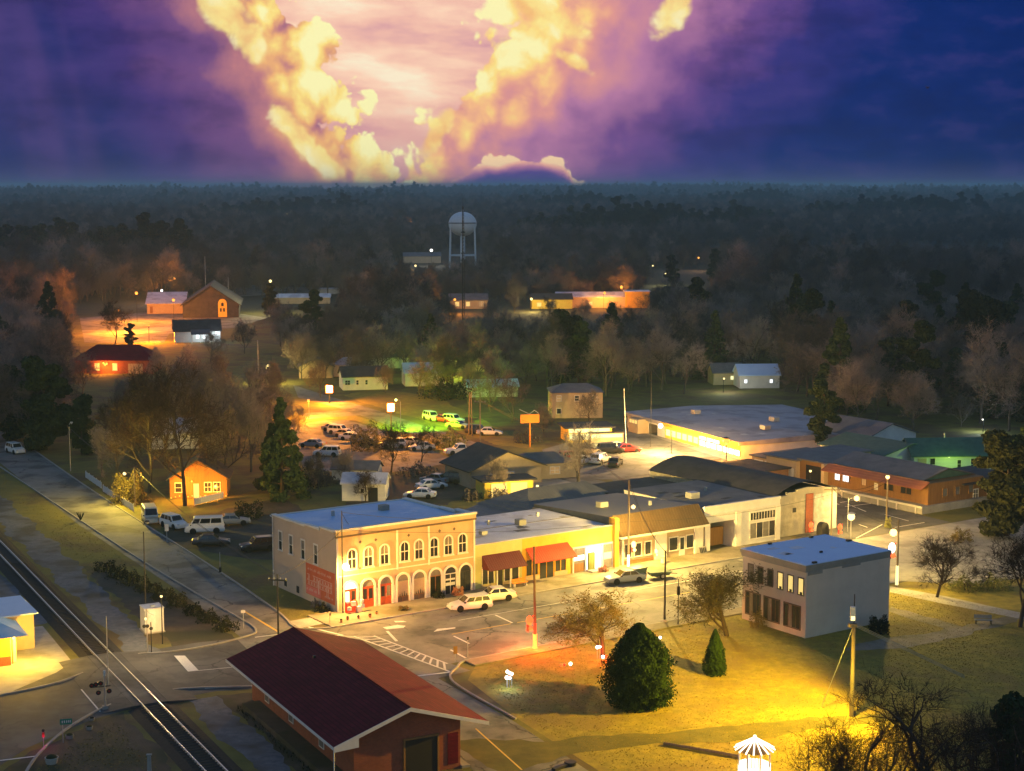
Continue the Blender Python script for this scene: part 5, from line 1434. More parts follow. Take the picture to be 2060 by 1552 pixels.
# far buildings, by the water tower and along the skyline of trees
sm_house(905, 622, 4, 14, 10, 3.2, 'tan_wall', 'roof_grey', 'gx', 2.0, 'far dim gabled building left of the mast foot', wins=(('f', 2, 3.4, 1, 2.6, 'lit_win'), ('f', 6, 7.4, 1, 2.6, 'lit_win'), ('f', 11, 12.4, 1, 2.6, 'lit_dim')))
sm_house(1070, 622, 4, 15, 8, 3.5, 'yellow_wall', 'roof_dark', 'gx', 1.8, 'far low yellow building lit by many small lamps', wins=(('f', 2, 3.4, 1, 2.2, 'lit_win'), ('f', 7, 8.4, 1, 2.2, 'lit_win')))
sm_house(1120, 620, 2, 26, 9, 4.0, 'tan_wall', 'roof_white', 'gx', 1.6, 'far long building with dim windows right of the mast', wins=(('f', 4, 5.2, 1, 2.2, 'lit_dim'), ('f', 12, 13.2, 1, 2.2, 'lit_win'), ('f', 20, 21.2, 1, 2.2, 'lit_dim')))
sm_house(1258, 620, 0, 9, 8, 6.0, 'orange_wall', 'roof_white', 'flat', 0, 'far orange-lit box-shaped building among bare trees')
sm_house(812, 530, 6, 22, 12, 4.0, 'tan_wall', 'roof_grey', 'gx', 2.0, 'long white far building left of the water tower')
sm_house(640, 592, 3, 18, 7, 2.0, 'white_wall', 'roof_white', 'flat', 0, 'pale flat-roofed shed beyond the church')

# ------------------------------------------------------------------ water tower and mast
wtp = U(931, 548)
wt_ = thing('water_tower', 'pale blue spherical water tower on legs above the far trees', 'tower', wtp, 0)
D = wtp.y
def zat(y_px, d=D):
    return CAM_H + d * math.tan(math.atan((776 - y_px) / FPX) - PITCH)
rs_ = 28.2 * D / FPX; zc = zat(451)
MB().sphere((0, 0, zc), rs_, 28, 18, .86).build('tank', 'tower_white', wt_, True)
MB().lathe([(rs_ * 1.005, zc + .2), (rs_ * 1.02, zc + .35), (rs_ * 1.02, zc + .75), (rs_ * 1.005, zc + .9)], 28).build('girder_ring', 'car_grey', wt_, True)
MB().lathe([(1.5, 0), (1.25, 3), (1.25, zc - rs_ * .8)], 14).build('riser_pipe', 'tower_white', wt_, True)
for k in range(6):
    t_ = math.pi / 6 + k * math.pi / 3
    MB().tube((math.cos(t_) * rs_ * 1.08, math.sin(t_) * rs_ * 1.08, 0), (math.cos(t_) * rs_ * .97, math.sin(t_) * rs_ * .97, zc), .42, .36, 8).build('leg', 'tower_white', wt_)
zb = zat(514)
for k in range(6):
    t0_ = math.pi / 6 + k * math.pi / 3; t1_ = t0_ + math.pi / 3; q = rs_ * 1.05
    MB().tube((math.cos(t0_) * q, math.sin(t0_) * q, zb), (math.cos(t1_) * q, math.sin(t1_) * q, zb), .3, .3, 6).build('strut', 'tower_white', wt_)
MB().tube((0, 0, zc + rs_ * .85), (0, 0, zc + rs_ * .85 + 1.2), .5, .4, 8).build('roof_hatch', 'tower_white', wt_)
mp = U(932, 645)
ma = thing('radio_mast', 'thin dark lattice radio mast standing in front of the water tower', 'mast', mp, .3)
dm = mp.y; top = zat(398, dm)
for k in range(3):
    t_ = k * 2.094
    c_ = (math.cos(t_) * .45, math.sin(t_) * .45)
    MB().tube((c_[0], c_[1], 0), (c_[0] * .6, c_[1] * .6, top * .93), .13, .10, 4).build('leg', 'dark_metal', ma)
br = MB(); nb = 34
for k in range(nb):
    z0 = top * .93 * k / nb; z1 = top * .93 * (k + 1) / nb
    for q in range(3):
        a0 = q * 2.094; a1 = a0 + 2.094; r0 = .45 * (1 - .4 * k / nb)
        br.tube((math.cos(a0) * r0, math.sin(a0) * r0, z0), (math.cos(a1) * r0, math.sin(a1) * r0, z1), .035, .035, 3, cap=False)
br.build('bracing', 'dark_metal', ma)
MB().tube((0, 0, top * .93), (0, 0, top), .06, .03, 5).build('antenna', 'dark_metal', ma)
for z in (.55, .72): MB().tube((-.7, 0, top * z), (.7, 0, top * z), .18, .18, 6).build('dish', 'dark_metal', ma)
for i, (x, y) in enumerate(((774, 362), (784, 366), (795, 364), (812, 368))):
    p = U(x, 384); h_ = zat(y, p.y) - 0
    m_ = thing('distant_mast', ('tallest and leftmost of the four tiny masts on the horizon', 'second tiny mast from the left on the horizon', 'third tiny mast from the left on the horizon', 'rightmost and smallest of the four tiny masts on the horizon')[i], 'mast', (p.x, p.y, ground_z(p.x, p.y)), 0)
    MB().tube((0, 0, 0), (0, 0, h_ + 14), 1.6, .8, 5).build('pole', 'dark_metal', m_); MB().box(-3, 3, -.3, .3, h_ + 4, h_ + 5).build('crossbar', 'dark_metal', m_)

# ------------------------------------------------------------------ vehicles: length along +x (front), origin at ground centre
def loft(stations):
    """stations: (x, [(y, z)...]) with equal counts, half profile mirrored"""
    mb = MB(); n = None; rings = []
    for x, pr in stations:
        ring = [(x, y, z) for y, z in pr] + [(x, -y, z) for y, z in pr[::-1] if y > 1e-4]
        rings.append(ring)
    n = len(rings[0])
    for r in rings: mb.v += r
    for i in range(len(rings) - 1):
        for k in range(n):
            j = (k + 1) % n
            mb.f.append((i * n + k, (i + 1) * n + k, (i + 1) * n + j, i * n + j))
    mb.f.append(tuple(range(n))); e = (len(rings) - 1) * n; mb.f.append(tuple(e + n - 1 - k for k in range(n)))
    return mb
CARS = {
    # L, W, belt z, roof z, cabin (front base x, front top x, rear top x, rear base x), hood z, deck z
    'sedan': (4.7, 1.8, .92, 1.42, (1.0, .30, -1.05, -1.75), .84, .95),
    'wagon': (4.7, 1.8, .92, 1.48, (1.05, .35, -1.95, -2.25), .84, .93),
    'suv': (4.6, 1.85, 1.05, 1.72, (1.05, .50, -1.9, -2.2), 1.0, 1.05),
    'van': (5.1, 1.95, 1.15, 2.10, (1.95, 1.35, -2.35, -2.5), 1.05, 1.1),
    'pickup': (5.3, 1.9, 1.05, 1.75, (1.0, .45, -.75, -1.0), 1.05, 1.0),
}
CM = {}
def car_meshes(kind):
    if kind in CM: return CM[kind]
    L, W, zb, zr, (fx, ft, rt_, rx), zh, zd = CARS[kind]
    h = L / 2; w = W / 2
    def sec(k, lo, top): return [(0, lo), (w * k * .86, lo), (w * k, lo + .16), (w * k, (lo + top) / 2 + .08), (w * k * .93, top - .03), (w * k * .80, top), (0, top + .015)]
    body = loft([(-h, sec(.86, .40, zd - .12)), (-h + .10, sec(.93, .28, zd - .02)), (-h + .6, sec(.99, .22, zd)), (rx, sec(1, .20, zd)), (0, sec(1, .20, zb)), (fx, sec(1, .20, zb)),
                 (fx + .5, sec(.99, .20, zh)), (h - .45, sec(.96, .22, zh - .07)), (h - .1, sec(.90, .28, zh - .20)), (h, sec(.80, .38, zh - .32))])
    wb = w * .92; wt2 = w * (.76 if kind != 'van' else .86)
    z0 = zb - .02
    bot = [(rx, -wb, z0), (fx, -wb, z0), (fx, wb, z0), (rx, wb, z0)]
    top = [(rt_, -wt2, zr), (ft, -wt2, zr), (ft, wt2, zr), (rt_, wt2, zr)]
    cab = MB().hexa(bot, top)
    topc = [(rt_ + .15, -wt2 * .85, zr + .05), (ft - .2, -wt2 * .85, zr + .05), (ft - .2, wt2 * .85, zr + .05), (rt_ + .15, wt2 * .85, zr + .05)]
    cab.hexa(top, topc)
    def patch(a, b, c, d, u0, u1, v0, v1, off):
        a, b, c, d = map(Vector, (a, b, c, d))
        def at(u, v): return (a.lerp(b, u)).lerp(d.lerp(c, u), v)
        n = (b - a).cross(d - a).normalized() * off
        q = [at(u0, v0) + n, at(u1, v0) + n, at(u1, v1) + n, at(u0, v1) + n]
        return MB().ngon([tuple(p) for p in q]).mesh('car_window')
    B_, T_ = bot, top
    wins = []
    wins.append(('windscreen', patch(B_[1], B_[2], T_[2], T_[1], .06, .94, .10, .92, .012)))
    wins.append(('rear_window', patch(B_[3], B_[0], T_[0], T_[3], .08, .92, .18, .88, .012)))
    spl = {'sedan': ((.08, .48), (.52, .92)), 'wagon': ((.05, .32), (.35, .62), (.66, .93)), 'suv': ((.05, .36), (.39, .66), (.70, .94)), 'van': ((.05, .34), (.37, .64), (.67, .95)), 'pickup': ((.08, .92),)}[kind]
    if kind == 'van': spl = tuple((1 - b, 1 - a) for a, b in ((.04, .24), (.27, .58), (.61, .93)))
    lo = .14 if kind != 'van' else .28
    for a, b in spl:
        wins.append(('side_window', patch(B_[0], B_[1], T_[1], T_[0], a, b, lo, .90, .012)))
        wins.append(('side_window', patch(B_[2], B_[3], T_[3], T_[2], 1 - b, 1 - a, lo, .90, .012)))
    wr = .33 if kind in ('sedan', 'wagon') else .37
    tyre = MB(); prof = [(wr * .62, -.10), (wr * .97, -.10), (wr, -.05), (wr, .05), (wr * .97, .10), (wr * .62, .10)]
    n = 16
    for r, x in prof:
        for k in range(n): tyre.v.append((r * math.cos(6.283 * k / n), x, r * math.sin(6.283 * k / n) + wr))
    for q in range(len(prof) - 1):
        for k in range(n):
            j = (k + 1) % n; tyre.f.append((q * n + k, q * n + j, (q + 1) * n + j, (q + 1) * n + k))
    rim = MB()
    rim.tube((0, -.085, wr), (0, .085, wr), wr * .62, wr * .62, 12)
    rim.tube((0, -.10, wr), (0, .10, wr), wr * .18, wr * .18, 8)
    arch_ = MB().tube((0, -.03, wr), (0, .03, wr), wr * 1.16, wr * 1.16, 16)
    tl = MB().box(-h - .005, -h + .30, -w * .90, -w * .62, zd - .32, zd - .12).mesh('tail_lamp')
    hl_ = MB().box(h - .30, h - .02, -w * .84, -w * .50, zh - .30, zh - .16).mesh('head_lamp')
    bmp = MB().box(h - .14, h + .04, -w * .82, w * .82, .30, .46).mesh('bumper')
    bmr = MB().box(-h - .05, -h + .10, -w * .88, w * .88, .36, .52).mesh('bumper')
    mir = MB().box(fx - .25, fx - .08, -w - .12, -w * .9, zb, zb + .14).mesh('mirror')
    CM[kind] = dict(body=body.mesh('body', False), cabin=cab.mesh('cabin'), wins=wins, tyre=tyre.mesh('tyre', True), rim=rim.mesh('rim'), arch=arch_.mesh('wheel_arch'), tl=tl, hl=hl_, bf=bmp, br=bmr, mir=mir, L=L, W=W, wr=wr)
    return CM[kind]
def car(kind, loc, rz, paint, label, name='parked_car', group=None, cat='car', detail=True):
    c = car_meshes(kind)
    t = thing(name, label, cat, loc, rz, group)
    obj('body', c['body'], paint, t); obj('cabin', c['cabin'], paint, t)
    for nm, me_ in c['wins']: obj(nm, me_, 'glass_dark', t)
    for sx in (-1, 1):
        for sy in (-1, 1):
            x = sx * c['L'] * .295; y = sy * (c['W'] / 2 - .10)
            ar = obj('wheel_arch', c['arch'], 'tyre', t); ar.location = (x, sy * (c['W'] / 2 - .022), .01)
            wh = obj('wheel', c['tyre'], 'tyre', t); wh.location = (x, y, 0)
            obj('rim', c['rim'], 'rim', wh)
    for sy in (0, 1):
        for k_, nm, m_ in (('tl', 'tail_lamp', 'tail'), ('hl', 'head_lamp', 'headl'), ('mir', 'mirror', 'dark_metal')):
            o = obj(nm, c[k_], m_, t)
            if sy: o.scale = (1, -1, 1)
    obj('bumper', c['bf'], paint, t); obj('bumper', c['br'], paint, t)
    if kind == 'pickup':
        MB().box(-2.5, -1.1, -.78, .78, 1.02, 1.03).build('load_bed', 'dark_metal', t)
    return t
def at_px(x, y): 
    p = U(x, y); p.z = .03; return p
RA = math.degrees(ANG_A)
car('wagon', at_px(945, 1226), rad(RA + 168), 'car_white', 'white estate car parked nearest the camera in front of the arched building')
car('sedan', at_px(994, 1208), rad(RA + 166), 'car_white', 'white saloon parked just behind the white estate car')
car('sedan', at_px(1257, 1172), rad(RA + 166), 'car_silver', 'silver-green saloon parked before the yellow shop beside the bins')
car('van', at_px(302, 1050), rad(-72), 'car_cream', 'cream van under the lamp-lit bush on the railside road', 'parked_van', None, 'van')
car('suv', at_px(350, 1062), rad(-48), 'car_white', 'white hatchback between the two vans on the yard')
car('van', at_px(412, 1072), rad(190), 'car_white', 'white van with dark side windows in the unlit yard', 'parked_van', None, 'van')
car('sedan', at_px(468, 1056), rad(12), 'car_grey', 'blue-grey saloon right of the white van')
car('sedan', at_px(425, 1098), rad(8), 'car_dark', 'black saloon in the dark yard below the white van')
car('suv', at_px(520, 1108), rad(200), 'car_dark', 'dark estate parked nearest the arched building side wall')
car('suv', at_px(31, 912), rad(-50), 'car_white', 'white car far up the railside road at the left edge')
for i, (x, y, pt, kd) in enumerate(((672, 868, 'car_tan', 'sedan'), (684, 874, 'car_white', 'suv'), (696, 880, 'car_tan', 'sedan'), (708, 886, 'car_white', 'sedan'), (732, 893, 'car_grey', 'suv'), (746, 898, 'car_dark', 'sedan'))):
    car(kd, at_px(x, y), rad(-28 + 3 * i), pt, ('first and farthest car of the diagonal row in the orange-lit lot', 'second car of the diagonal row in the orange-lit lot', 'third car of the diagonal row in the orange-lit lot',
        'white car fourth in the diagonal row in the orange-lit lot', 'fifth car of the diagonal row half under a bare tree', 'sixth and nearest car of the diagonal row, under a bare tree')[i], group='cars in the orange-lit lot')
car('suv', at_px(658, 918), rad(172), 'car_white', 'white hatchback alone at the front of the orange-lit lot')
car('sedan', at_px(628, 900), rad(160), 'car_grey', 'dark car at the left end of the orange-lit lot beside the spruce')
for i, (x, y, pt, kd, rz) in enumerate(((790, 902, 'car_white', 'suv', 195), (826, 896, 'car_white', 'sedan', 140), (848, 906, 'car_white', 'sedan', 190))):
    car(kd, at_px(x, y), rad(rz), pt, ('white car behind the dark twisted tree', 'white car between the two bare trees in the lot', 'white car right of the second bare tree in the lot')[i], group='cars behind the bare trees')
car('pickup', at_px(925, 914), rad(200), 'car_white', 'pale pickup at the end of the green-lit road', 'parked_pickup', None, 'pickup')
for i, (x, y, pt) in enumerate(((868, 846, 'car_white'), (894, 850, 'car_red'), (912, 852, 'car_white'), (922, 862, 'car_tan'), (962, 874, 'car_dark'), (985, 876, 'car_white'))):
    car('sedan' if i % 2 else 'suv', at_px(x, y), rad(-60 + 11 * i), pt, ('leftmost white car on the grass beyond the green-lit road', 'red car on the grass beyond the green-lit road', 'white car right of the red car on the grass', 'tan car nearest the green-lit road on the grass',
        'dark car by the two utility poles', 'white car right of the two utility poles')[i], group='cars on the grass beyond the back road')
car('sedan', at_px(875, 972), rad(150), 'car_grey', 'grey car behind the white boat-like car in the gravel yard')
car('sedan', at_px(868, 984), rad(25), 'car_white', 'white car in the gravel yard by the black-roofed house')
car('suv', at_px(905, 972), rad(160), 'car_dark', 'dark car against the wall of the black-roofed house')
car('sedan', at_px(845, 1002), rad(172), 'car_white', 'white car just behind the blue roof of the arched building')
for i, (x, y, pt, rz, kd) in enumerate(((1228, 912, 'car_dark', 10, 'suv'), (1262, 910, 'car_red', 14, 'sedan'), (1243, 906, 'car_white', 8, 'sedan'), (1208, 932, 'car_white', 60, 'suv'), (1238, 938, 'car_dark', 75, 'sedan'), (1170, 934, 'car_white', 40, 'sedan'), (1185, 914, 'car_tan', 20, 'sedan'), (1150, 928, 'car_red', 30, 'suv'))):
    car(kd, at_px(x, y), rad(rz), pt, ('black car in the middle of the store lot', 'red car right of the black car in the store lot', 'white car behind the black and red cars in the store lot', 'white car nearest the camera in the store lot',
        'dark car at the front of the store lot', 'white car with lights by the bare tree at the lot entrance', 'tan car before the filling station', 'red car left of the bare tree at the lot entrance')[i], group='cars in the store lot')

# ------------------------------------------------------------------ lamps and poles
def street_lamp(bx, by, hx, hy, label, color, power, glow, br=.22, polem='dark_metal', arm=True, topy=None, name='street_lamp', group=None, pr=.07, light_r=.25, drop=.35, soft=None):
    p = U(bx, by); d = p.y
    z = zat(hy, d); x_off = (hx - bx) * d / FPX
    ztop = zat(topy, d) if topy else z + .15
    t = thing(name, label, 'lamp', p, 0, group)
    MB().tube((0, 0, 0), (0, 0, ztop), pr, pr * .7, 8).build('pole', polem, t)
    if abs(x_off) > .15:
        MB().path([(0, 0, z - .25), (x_off * .5, 0, z + .12), (x_off, 0, z + .16)], .035, 6).build('arm', polem, t)
        MB().hexa([(x_off - .22, -.14, z + .08), (x_off + .22, -.14, z + .08), (x_off + .22, .14, z + .08), (x_off - .22, .14, z + .08)],
                  [(x_off - .16, -.09, z + .24), (x_off + .16, -.09, z + .24), (x_off + .16, .09, z + .24), (x_off - .16, .09, z + .24)]).build('lamp_head', polem, t)
    else:
        MB().lathe([(br * 1.2, z + br * .9), (br * .6, z + br * 1.15), (.04, z + br * 1.3)], 10, x_off).build('lamp_cap', polem, t)
    MB().sphere((x_off, 0, z), br, 12, 8).build('bulb', glow, t, True)
    if power: light(t, (x_off, -.05, z - drop - br), color, power, radius=light_r, smooth_r=soft or z * .8)
    return t
# main street
street_lamp(690, 1236, 697, 1141, 'tall dark lamp post with a dazzling lamp at the corner of the arched building', (1.0, .50, .10), 4600, 'b_white', .40, topy=1028, light_r=.2)
street_lamp(1264, 1148, 1273, 1020, 'wooden utility pole with a bright lamp before the brown mansard', (1.0, .64, .14), 31000, 'b_amber', .26, 'wood_pole', topy=966, pr=.14, soft=14)
street_lamp(1081, 1022, 1081, 978, 'yellow lamp on a thin post behind the shop roofs', (1, .70, .18), 4500, 'b_amber', .2, soft=6)
# forecourt and cross street
street_lamp(1351, 914, 1328, 857, 'brilliant white lamp on a black post in front of the store', (1, .60, .18), 12000, 'b_white', .42, topy=868)
street_lamp(1461, 935, 1460, 888, 'large orange globe lamp at the near end of the store', (1, .36, .03), 7000, 'b_orange', .55)
street_lamp(1711, 1094, 1711, 1040, 'large amber globe lamp on a short post at the crossroads', (1, .62, .16), 900, 'b_amber', .48, 'steel')
street_lamp(1705, 1070, 1722, 1003, 'white-armed lamp left of the brown shop strip', (1, .64, .16), 1500, 'b_amber', .36, 'steel')
street_lamp(1783, 1058, 1783, 960, 'lamp on a leafy pole in front of the brown shop strip', (1, .58, .11), 2600, 'b_amber', .28, 'wood_pole', topy=955, pr=.12)
street_lamp(1629, 1004, 1629, 948, 'small orange lamp at the left end of the brown shop strip', (1, .50, .10), 900, 'b_amber', .18)
street_lamp(1804, 1182, 1794, 1072, 'grey utility pole with an amber lamp and red garland right of the office', (1, .66, .12), 7500, 'b_amber', .42, 'wood_pole', topy=1046, pr=.14, soft=11)
# railside road
street_lamp(272, 1020, 252, 953, 'yellow street lamp over the bright bush on the railside road', (1, .70, .08), 7500, 'b_amber', .24, 'wood_pole', topy=940, pr=.11, soft=9)
street_lamp(294, 1262, 302, 1052, 'tall unlit curved black lamp post between road and track', (1, 1, 1), 0, 'steel', .12, topy=1070, pr=.08)
street_lamp(142, 948, 147, 852, 'tall grey unlit lamp post up the railside road', (1, 1, 1), 0, 'steel', .14, 'steel', topy=858)
street_lamp(327, 1296, 327, 1200, 'short black park lamp with a pale lantern beside the cabinet', (1, .70, .32), 1100, 'b_amber', .13, topy=1204, soft=7)
# back road
street_lamp(622, 842, 621, 806, 'small orange lamp on a post at the orange-lit lot', (1.0, .30, .015), 17000, 'b_orange', .26, 'steel')
street_lamp(806, 872, 797, 805, 'yellow-green lamp on a tall post over the green-lit grass', (.50, 1.0, .03), 0, 'b_green', .26, 'steel', topy=809)
gl_ = bpy.data.objects['street_lamp.015']; gp_ = U(842, 858) - gl_.location
light(gl_, (.5, .3, 5.6), (.42, 1.0, .015), 26000, 'SPOT', .25, 108, (gp_.x, gp_.y, 0), .8, smooth_r=8)
street_lamp(536, 772, 540, 736, 'yellow lamp beside a white post among dark trees', (1, .80, .2), 2600, 'b_amber', .28, 'steel')
street_lamp(915, 760, 906, 726, 'yellow lamp shining inside the glowing green tree', (.80, 1.0, .10), 2600, 'b_green', .3)
# church
street_lamp(352, 600, 352, 561, 'orange lamp above the church ridge', ORANGE, 9000, 'b_orange', .55)
street_lamp(276, 648, 276, 590, 'orange lamp at the left end of the church wing', (1, .27, .012), 32000, 'b_orange', .5)
street_lamp(350, 650, 350, 604, 'orange lamp in front of the church gable', (1, .27, .012), 4000, 'b_orange', .5)
street_lamp(300, 690, 300, 655, 'low orange lamp on the lane below the church', (1, .27, .012), 16000, 'b_orange', .2)
street_lamp(235, 670, 240, 625, 'orange lamp behind the bare oak before the church', (1, .27, .012), 32000, 'b_orange', .3)
street_lamp(330, 612, 326, 585, 'pinkish white sign lamp on the church wing', (1, .6, .45), 2500, 'b_white', .45)
street_lamp(560, 632, 545, 566, 'pale yellow lamp in a dark tree right of the church', (1, .85, .35), 9000, 'b_amber', .5)
# far lights
for (bx, by, hx, hy, col, pw, gl, r, lab) in (
    (827, 475, 827, 447, ORANGE, 9000, 'b_orange', .8, 'orange star-like lamp far left of the water tower'),
    (868, 535, 868, 504, WHITE, 3000, 'b_white', .8, 'white lamp by the long building left of the water tower'),
    (836, 560, 836, 535, YELLOW, 1500, 'b_amber', .5, 'upper of two small lamps below the far white building'),
    (849, 580, 849, 553, (1, .6, .2), 2500, 'b_amber', .5, 'lower of two small lamps below the far white building'),
    (1249, 615, 1250, 578, ORANGE, 9000, 'b_orange', .55, 'higher of the two orange lamps by the far orange building'),
    (1214, 622, 1216, 590, ORANGE, 6000, 'b_orange', .5, 'lower of the two orange lamps by the far orange building'),
    (1068, 628, 1069, 602, YELLOW, 4500, 'b_amber', .45, 'yellow lamp at the left end of the far low building'),
    (915, 632, 915, 603, ORANGE, 5000, 'b_orange', .45, 'orange lamp left of the mast foot'),
    (1405, 545, 1405, 519, (1, .55, .25), 2500, 'b_orange', .5, 'orange lamp among pines on the far right ridge'),
    (1338, 575, 1339, 552, (1, .9, .4), 3500, 'b_amber', .5, 'yellow lamp in the far trees left of the ridge pines'),
    (1313, 560, 1313, 535, YELLOW, 300, 'b_amber', .35, 'faint lamp upper left of the far yellow tree lamp'),
    (750, 612, 750, 588, WHITE, 500, 'b_white', .35, 'small white light in the trees left of the mast'),
    (784, 616, 784, 591, WHITE, 300, 'b_white', .25, 'tiny white light nearer the mast among the trees'),
    (578, 455, 578, 431, YELLOW, 300, 'b_amber', .6, 'tiny far light near the horizon left of centre'),
    (665, 470, 662, 448, YELLOW, 300, 'b_amber', .6, 'tiny far light between horizon and water tower'),
    (200, 445, 200, 421, (1, .55, .2), 300, 'b_orange', .7, 'tiny orange far light near the left horizon'),
    (25, 690, 25, 668, YELLOW, 500, 'b_amber', .25, 'small light by the pale house at the left edge'),
    (1455, 790, 1456, 762, (1, 1, .7), 600, 'b_amber', .2, 'small yellow light left of the lit pale house at right'),
    (1978, 870, 1976, 844, (.8, .95, 1), 400, 'b_white', .16, 'pair of cold lights in the dark trees at the right')):
    street_lamp(bx, by, hx, hy, lab, col, pw, gl, r, name='distant_lamp')
# lit pole signs by the back road
def pole_sign(bx, by, cx_, cy_, wpx, hpx, label, rz=0.0):
    p = U(bx, by); d = p.y
    t = thing('lit_pole_sign', label, 'sign', p, rz)
    z = zat(cy_, d); hw = wpx * d / FPX / 2; hh = hpx * d / FPX / 2; xo = (cx_ - bx) * d / FPX
    MB().tube((xo, 0, 0), (xo, 0, z - hh), .10, .09, 8).build('pole', 'dark_metal', t)
    MB().box(xo - hw - .1, xo + hw + .1, -.16, .16, z - hh - .1, z + hh + .1).build('sign_cabinet', 'sign_orange', t)
    MB().box(xo - hw, xo + hw, -.20, -.163, z - hh, z + hh).build('sign_face', 'sign_glow', t)
    MB().box(xo - hw * .5, xo + hw * .5, -.215, -.203, z - hh * .45, z + hh * .45).build('sign_emblem', 'lit_cool', t)
    light(t, (xo, -1.2, z), (1.0, .33, .02), 11000, radius=.4, smooth_r=4)
    return t
pole_sign(661, 812, 663, 783, 12, 14, 'glowing square sign on a pole over the orange road')
pole_sign(788, 888, 787, 820, 13, 15, 'glowing square sign on a pole beside the green-lit grass')
# plain orange board on a pole
ob = thing('billboard_sign', 'plain orange board on a yellow pole with an angled wire frame on top', 'sign', U(1066, 900), rad(14))
d_ = U(1066, 900).y; z0 = zat(851, d_); z1 = zat(834, d_)
MB().tube((0, 0, 0), (0, 0, z0), .14, .12, 8).build('pole', 'sign_orange', ob)
MB().box(-1.65, 1.65, -.15, .15, z0, z1).build('board', 'sign_orange', ob)
MB().path([(-1.9, 0, z1 + .95), (-.1, 0, z1 + .05), (.8, 0, z1 + .7), (1.6, 0, z1 + .1)], .05, 5).build('wire_frame', 'steel', ob)
light(ob, (0, -2.4, z0 - .4), (1, .5, .1), 160, radius=.3, smooth_r=1.5)
# utility poles and tall bare posts
def utility_pole(bx, by, ty, label, tx=None, cross=True, r=.13, m='wood_pole', name='utility_pole'):
    p = U(bx, by); z = zat(ty, p.y); xo = ((tx or bx) - bx) * p.y / FPX
    t = thing(name, label, 'pole', p, random.uniform(-.3, .3))
    MB().tube((0, 0, 0), (xo, 0, z), r, r * .7, 8).build('pole', m, t)
    if cross:
        MB().box(xo - 1.0, xo + 1.0, -.06, .06, z - .7, z - .55).build('crossarm', m, t)
        for k in (-.9, -.3, .3, .9): MB().tube((xo + k, 0, z - .55), (xo + k, 0, z - .38), .05, .04, 6).build('insulator', 'steel', t)
    return t
UP = dict(
    mid=utility_pole(1260, 902, 782, 'tall grey pole leaning at the far corner of the store', 1254, False, .1, 'steel'),
    a=utility_pole(966, 900, 802, 'pole with a T-shaped head nearest the green-lit road', 966, True),
    b=utility_pole(943, 876, 790, 'left of the two brown poles at the end of the green-lit road', 945, False, .12),
    c=utility_pole(950, 878, 788, 'right of the two brown poles at the end of the green-lit road', 948, False, .10),
    d=utility_pole(1121, 836, 802, 'slim pole lit orange in front of the two-storey tan house', None, False, .08),
    e=utility_pole(414, 600, 516, 'tall thin pole right of the church ridge', None, False, .14, 'steel'),
    f=utility_pole(460, 606, 558, 'shorter pale pole right of the church', None, False, .14, 'steel'),
    g=utility_pole(520, 775, 685, 'white pole among the dark trees beside the yellow lamp', None, False, .1, 'steel'),
    h=utility_pole(1672, 1078, 976, 'brown utility pole between the warehouse front and the crossroads', None, True, .12),
    i=utility_pole(1309, 900, 745, 'faint tall pole in front of the dark trees behind the store', None, False, .05, 'dark_metal'),
    j=utility_pole(560, 1282, 1155, 'dark utility pole behind the depot roof', None, True, .10, 'dark_metal'),
    k=utility_pole(1337, 1252, 1108, 'dark street pole on the park kerb facing the shops', None, False, .12, 'dark_metal'),
    l=utility_pole(1364, 1258, 1165, 'thin pole with a small box right of the dark street pole', None, False, .05, 'dark_metal'),
    m=utility_pole(218, 1382, 1240, 'white flagpole-like post beside the level crossing', None, False, .06, 'steel'),
    n=utility_pole(1165, 985, 870, 'wooden pole beside the bare tree at the lot entrance', None, False, .13),
)
MB().box(-.14, .14, -.1, .1, 3.2, 4.1).build('control_box', 'dark_metal', UP['l'])
MB().lathe([(.5, 0), (.42, .18), (.18, .3)], 10).build('pole_base', 'concrete', UP['k'])
# floodlit pole on the lawn: the lamp that lights the green
fl = thing('floodlight_pole', 'yellow-lit pole with a white floodlight box on the lawn', 'lamp', U(1713, 1442), 0)
fd = U(1713, 1442).y; ft_ = zat(1256, fd)
MB().tube((0, 0, 0), (0, 0, ft_), .20, .16, 10).build('pole', 'wood_pole', fl)
MB().tube((0, 0, ft_), (0, 0, ft_ + 2.6), .05, .04, 6).build('mast', 'dark_metal', fl)
MB().box(-.45, .25, -.2, .2, ft_ - .25, ft_ + .05).build('crossarm', 'wood_pole', fl)
MB().box(-.35, .05, -.30, -.05, ft_ + .35, ft_ + 1.55).build('floodlight_box', 'car_white', fl)
MB().box(-.31, .01, -.315, -.302, ft_ + .40, ft_ + .75).build('lamp_glass', 'b_amber', fl)
light(fl, (-.6, -.9, ft_ + .6), (1.0, .58, .018), 50000, 'SPOT', .18, 176, (-15, -2.5, 0), .4, smooth_r=17)
light(fl, (-.5, -1.9, ft_ * .45), (1.0, .80, .06), 260, radius=.3, smooth_r=1.5)
def cable(name, pts, r, label, cat='cable'):
    mb = MB(); 
    for a, b, sag in pts:
        a = Vector(a); b = Vector(b); q = []
        for k in range(11):
            t_ = k / 10; v = a.lerp(b, t_); v.z -= sag * 4 * t_ * (1 - t_); q.append(v)
        mb.path(q, r, 4)
    return tag(mb.build(name, 'wire'), label, cat)
pf_ = U(1713, 1442); pf_.z = ft_ - .1
g1 = U(1652, 1424); g2 = U(1990, 1470); g2.z = 1.0
gw_ = MB().tube(pf_, g1, .03, .03, 4).build('guy_wire', 'steel'); tag(gw_, 'left guy wire stretched from the floodlit pole to the lawn', 'cable')
q0 = pf_.copy(); q1 = U(1940, 1372); q1.z = .6; 
gw_ = MB()
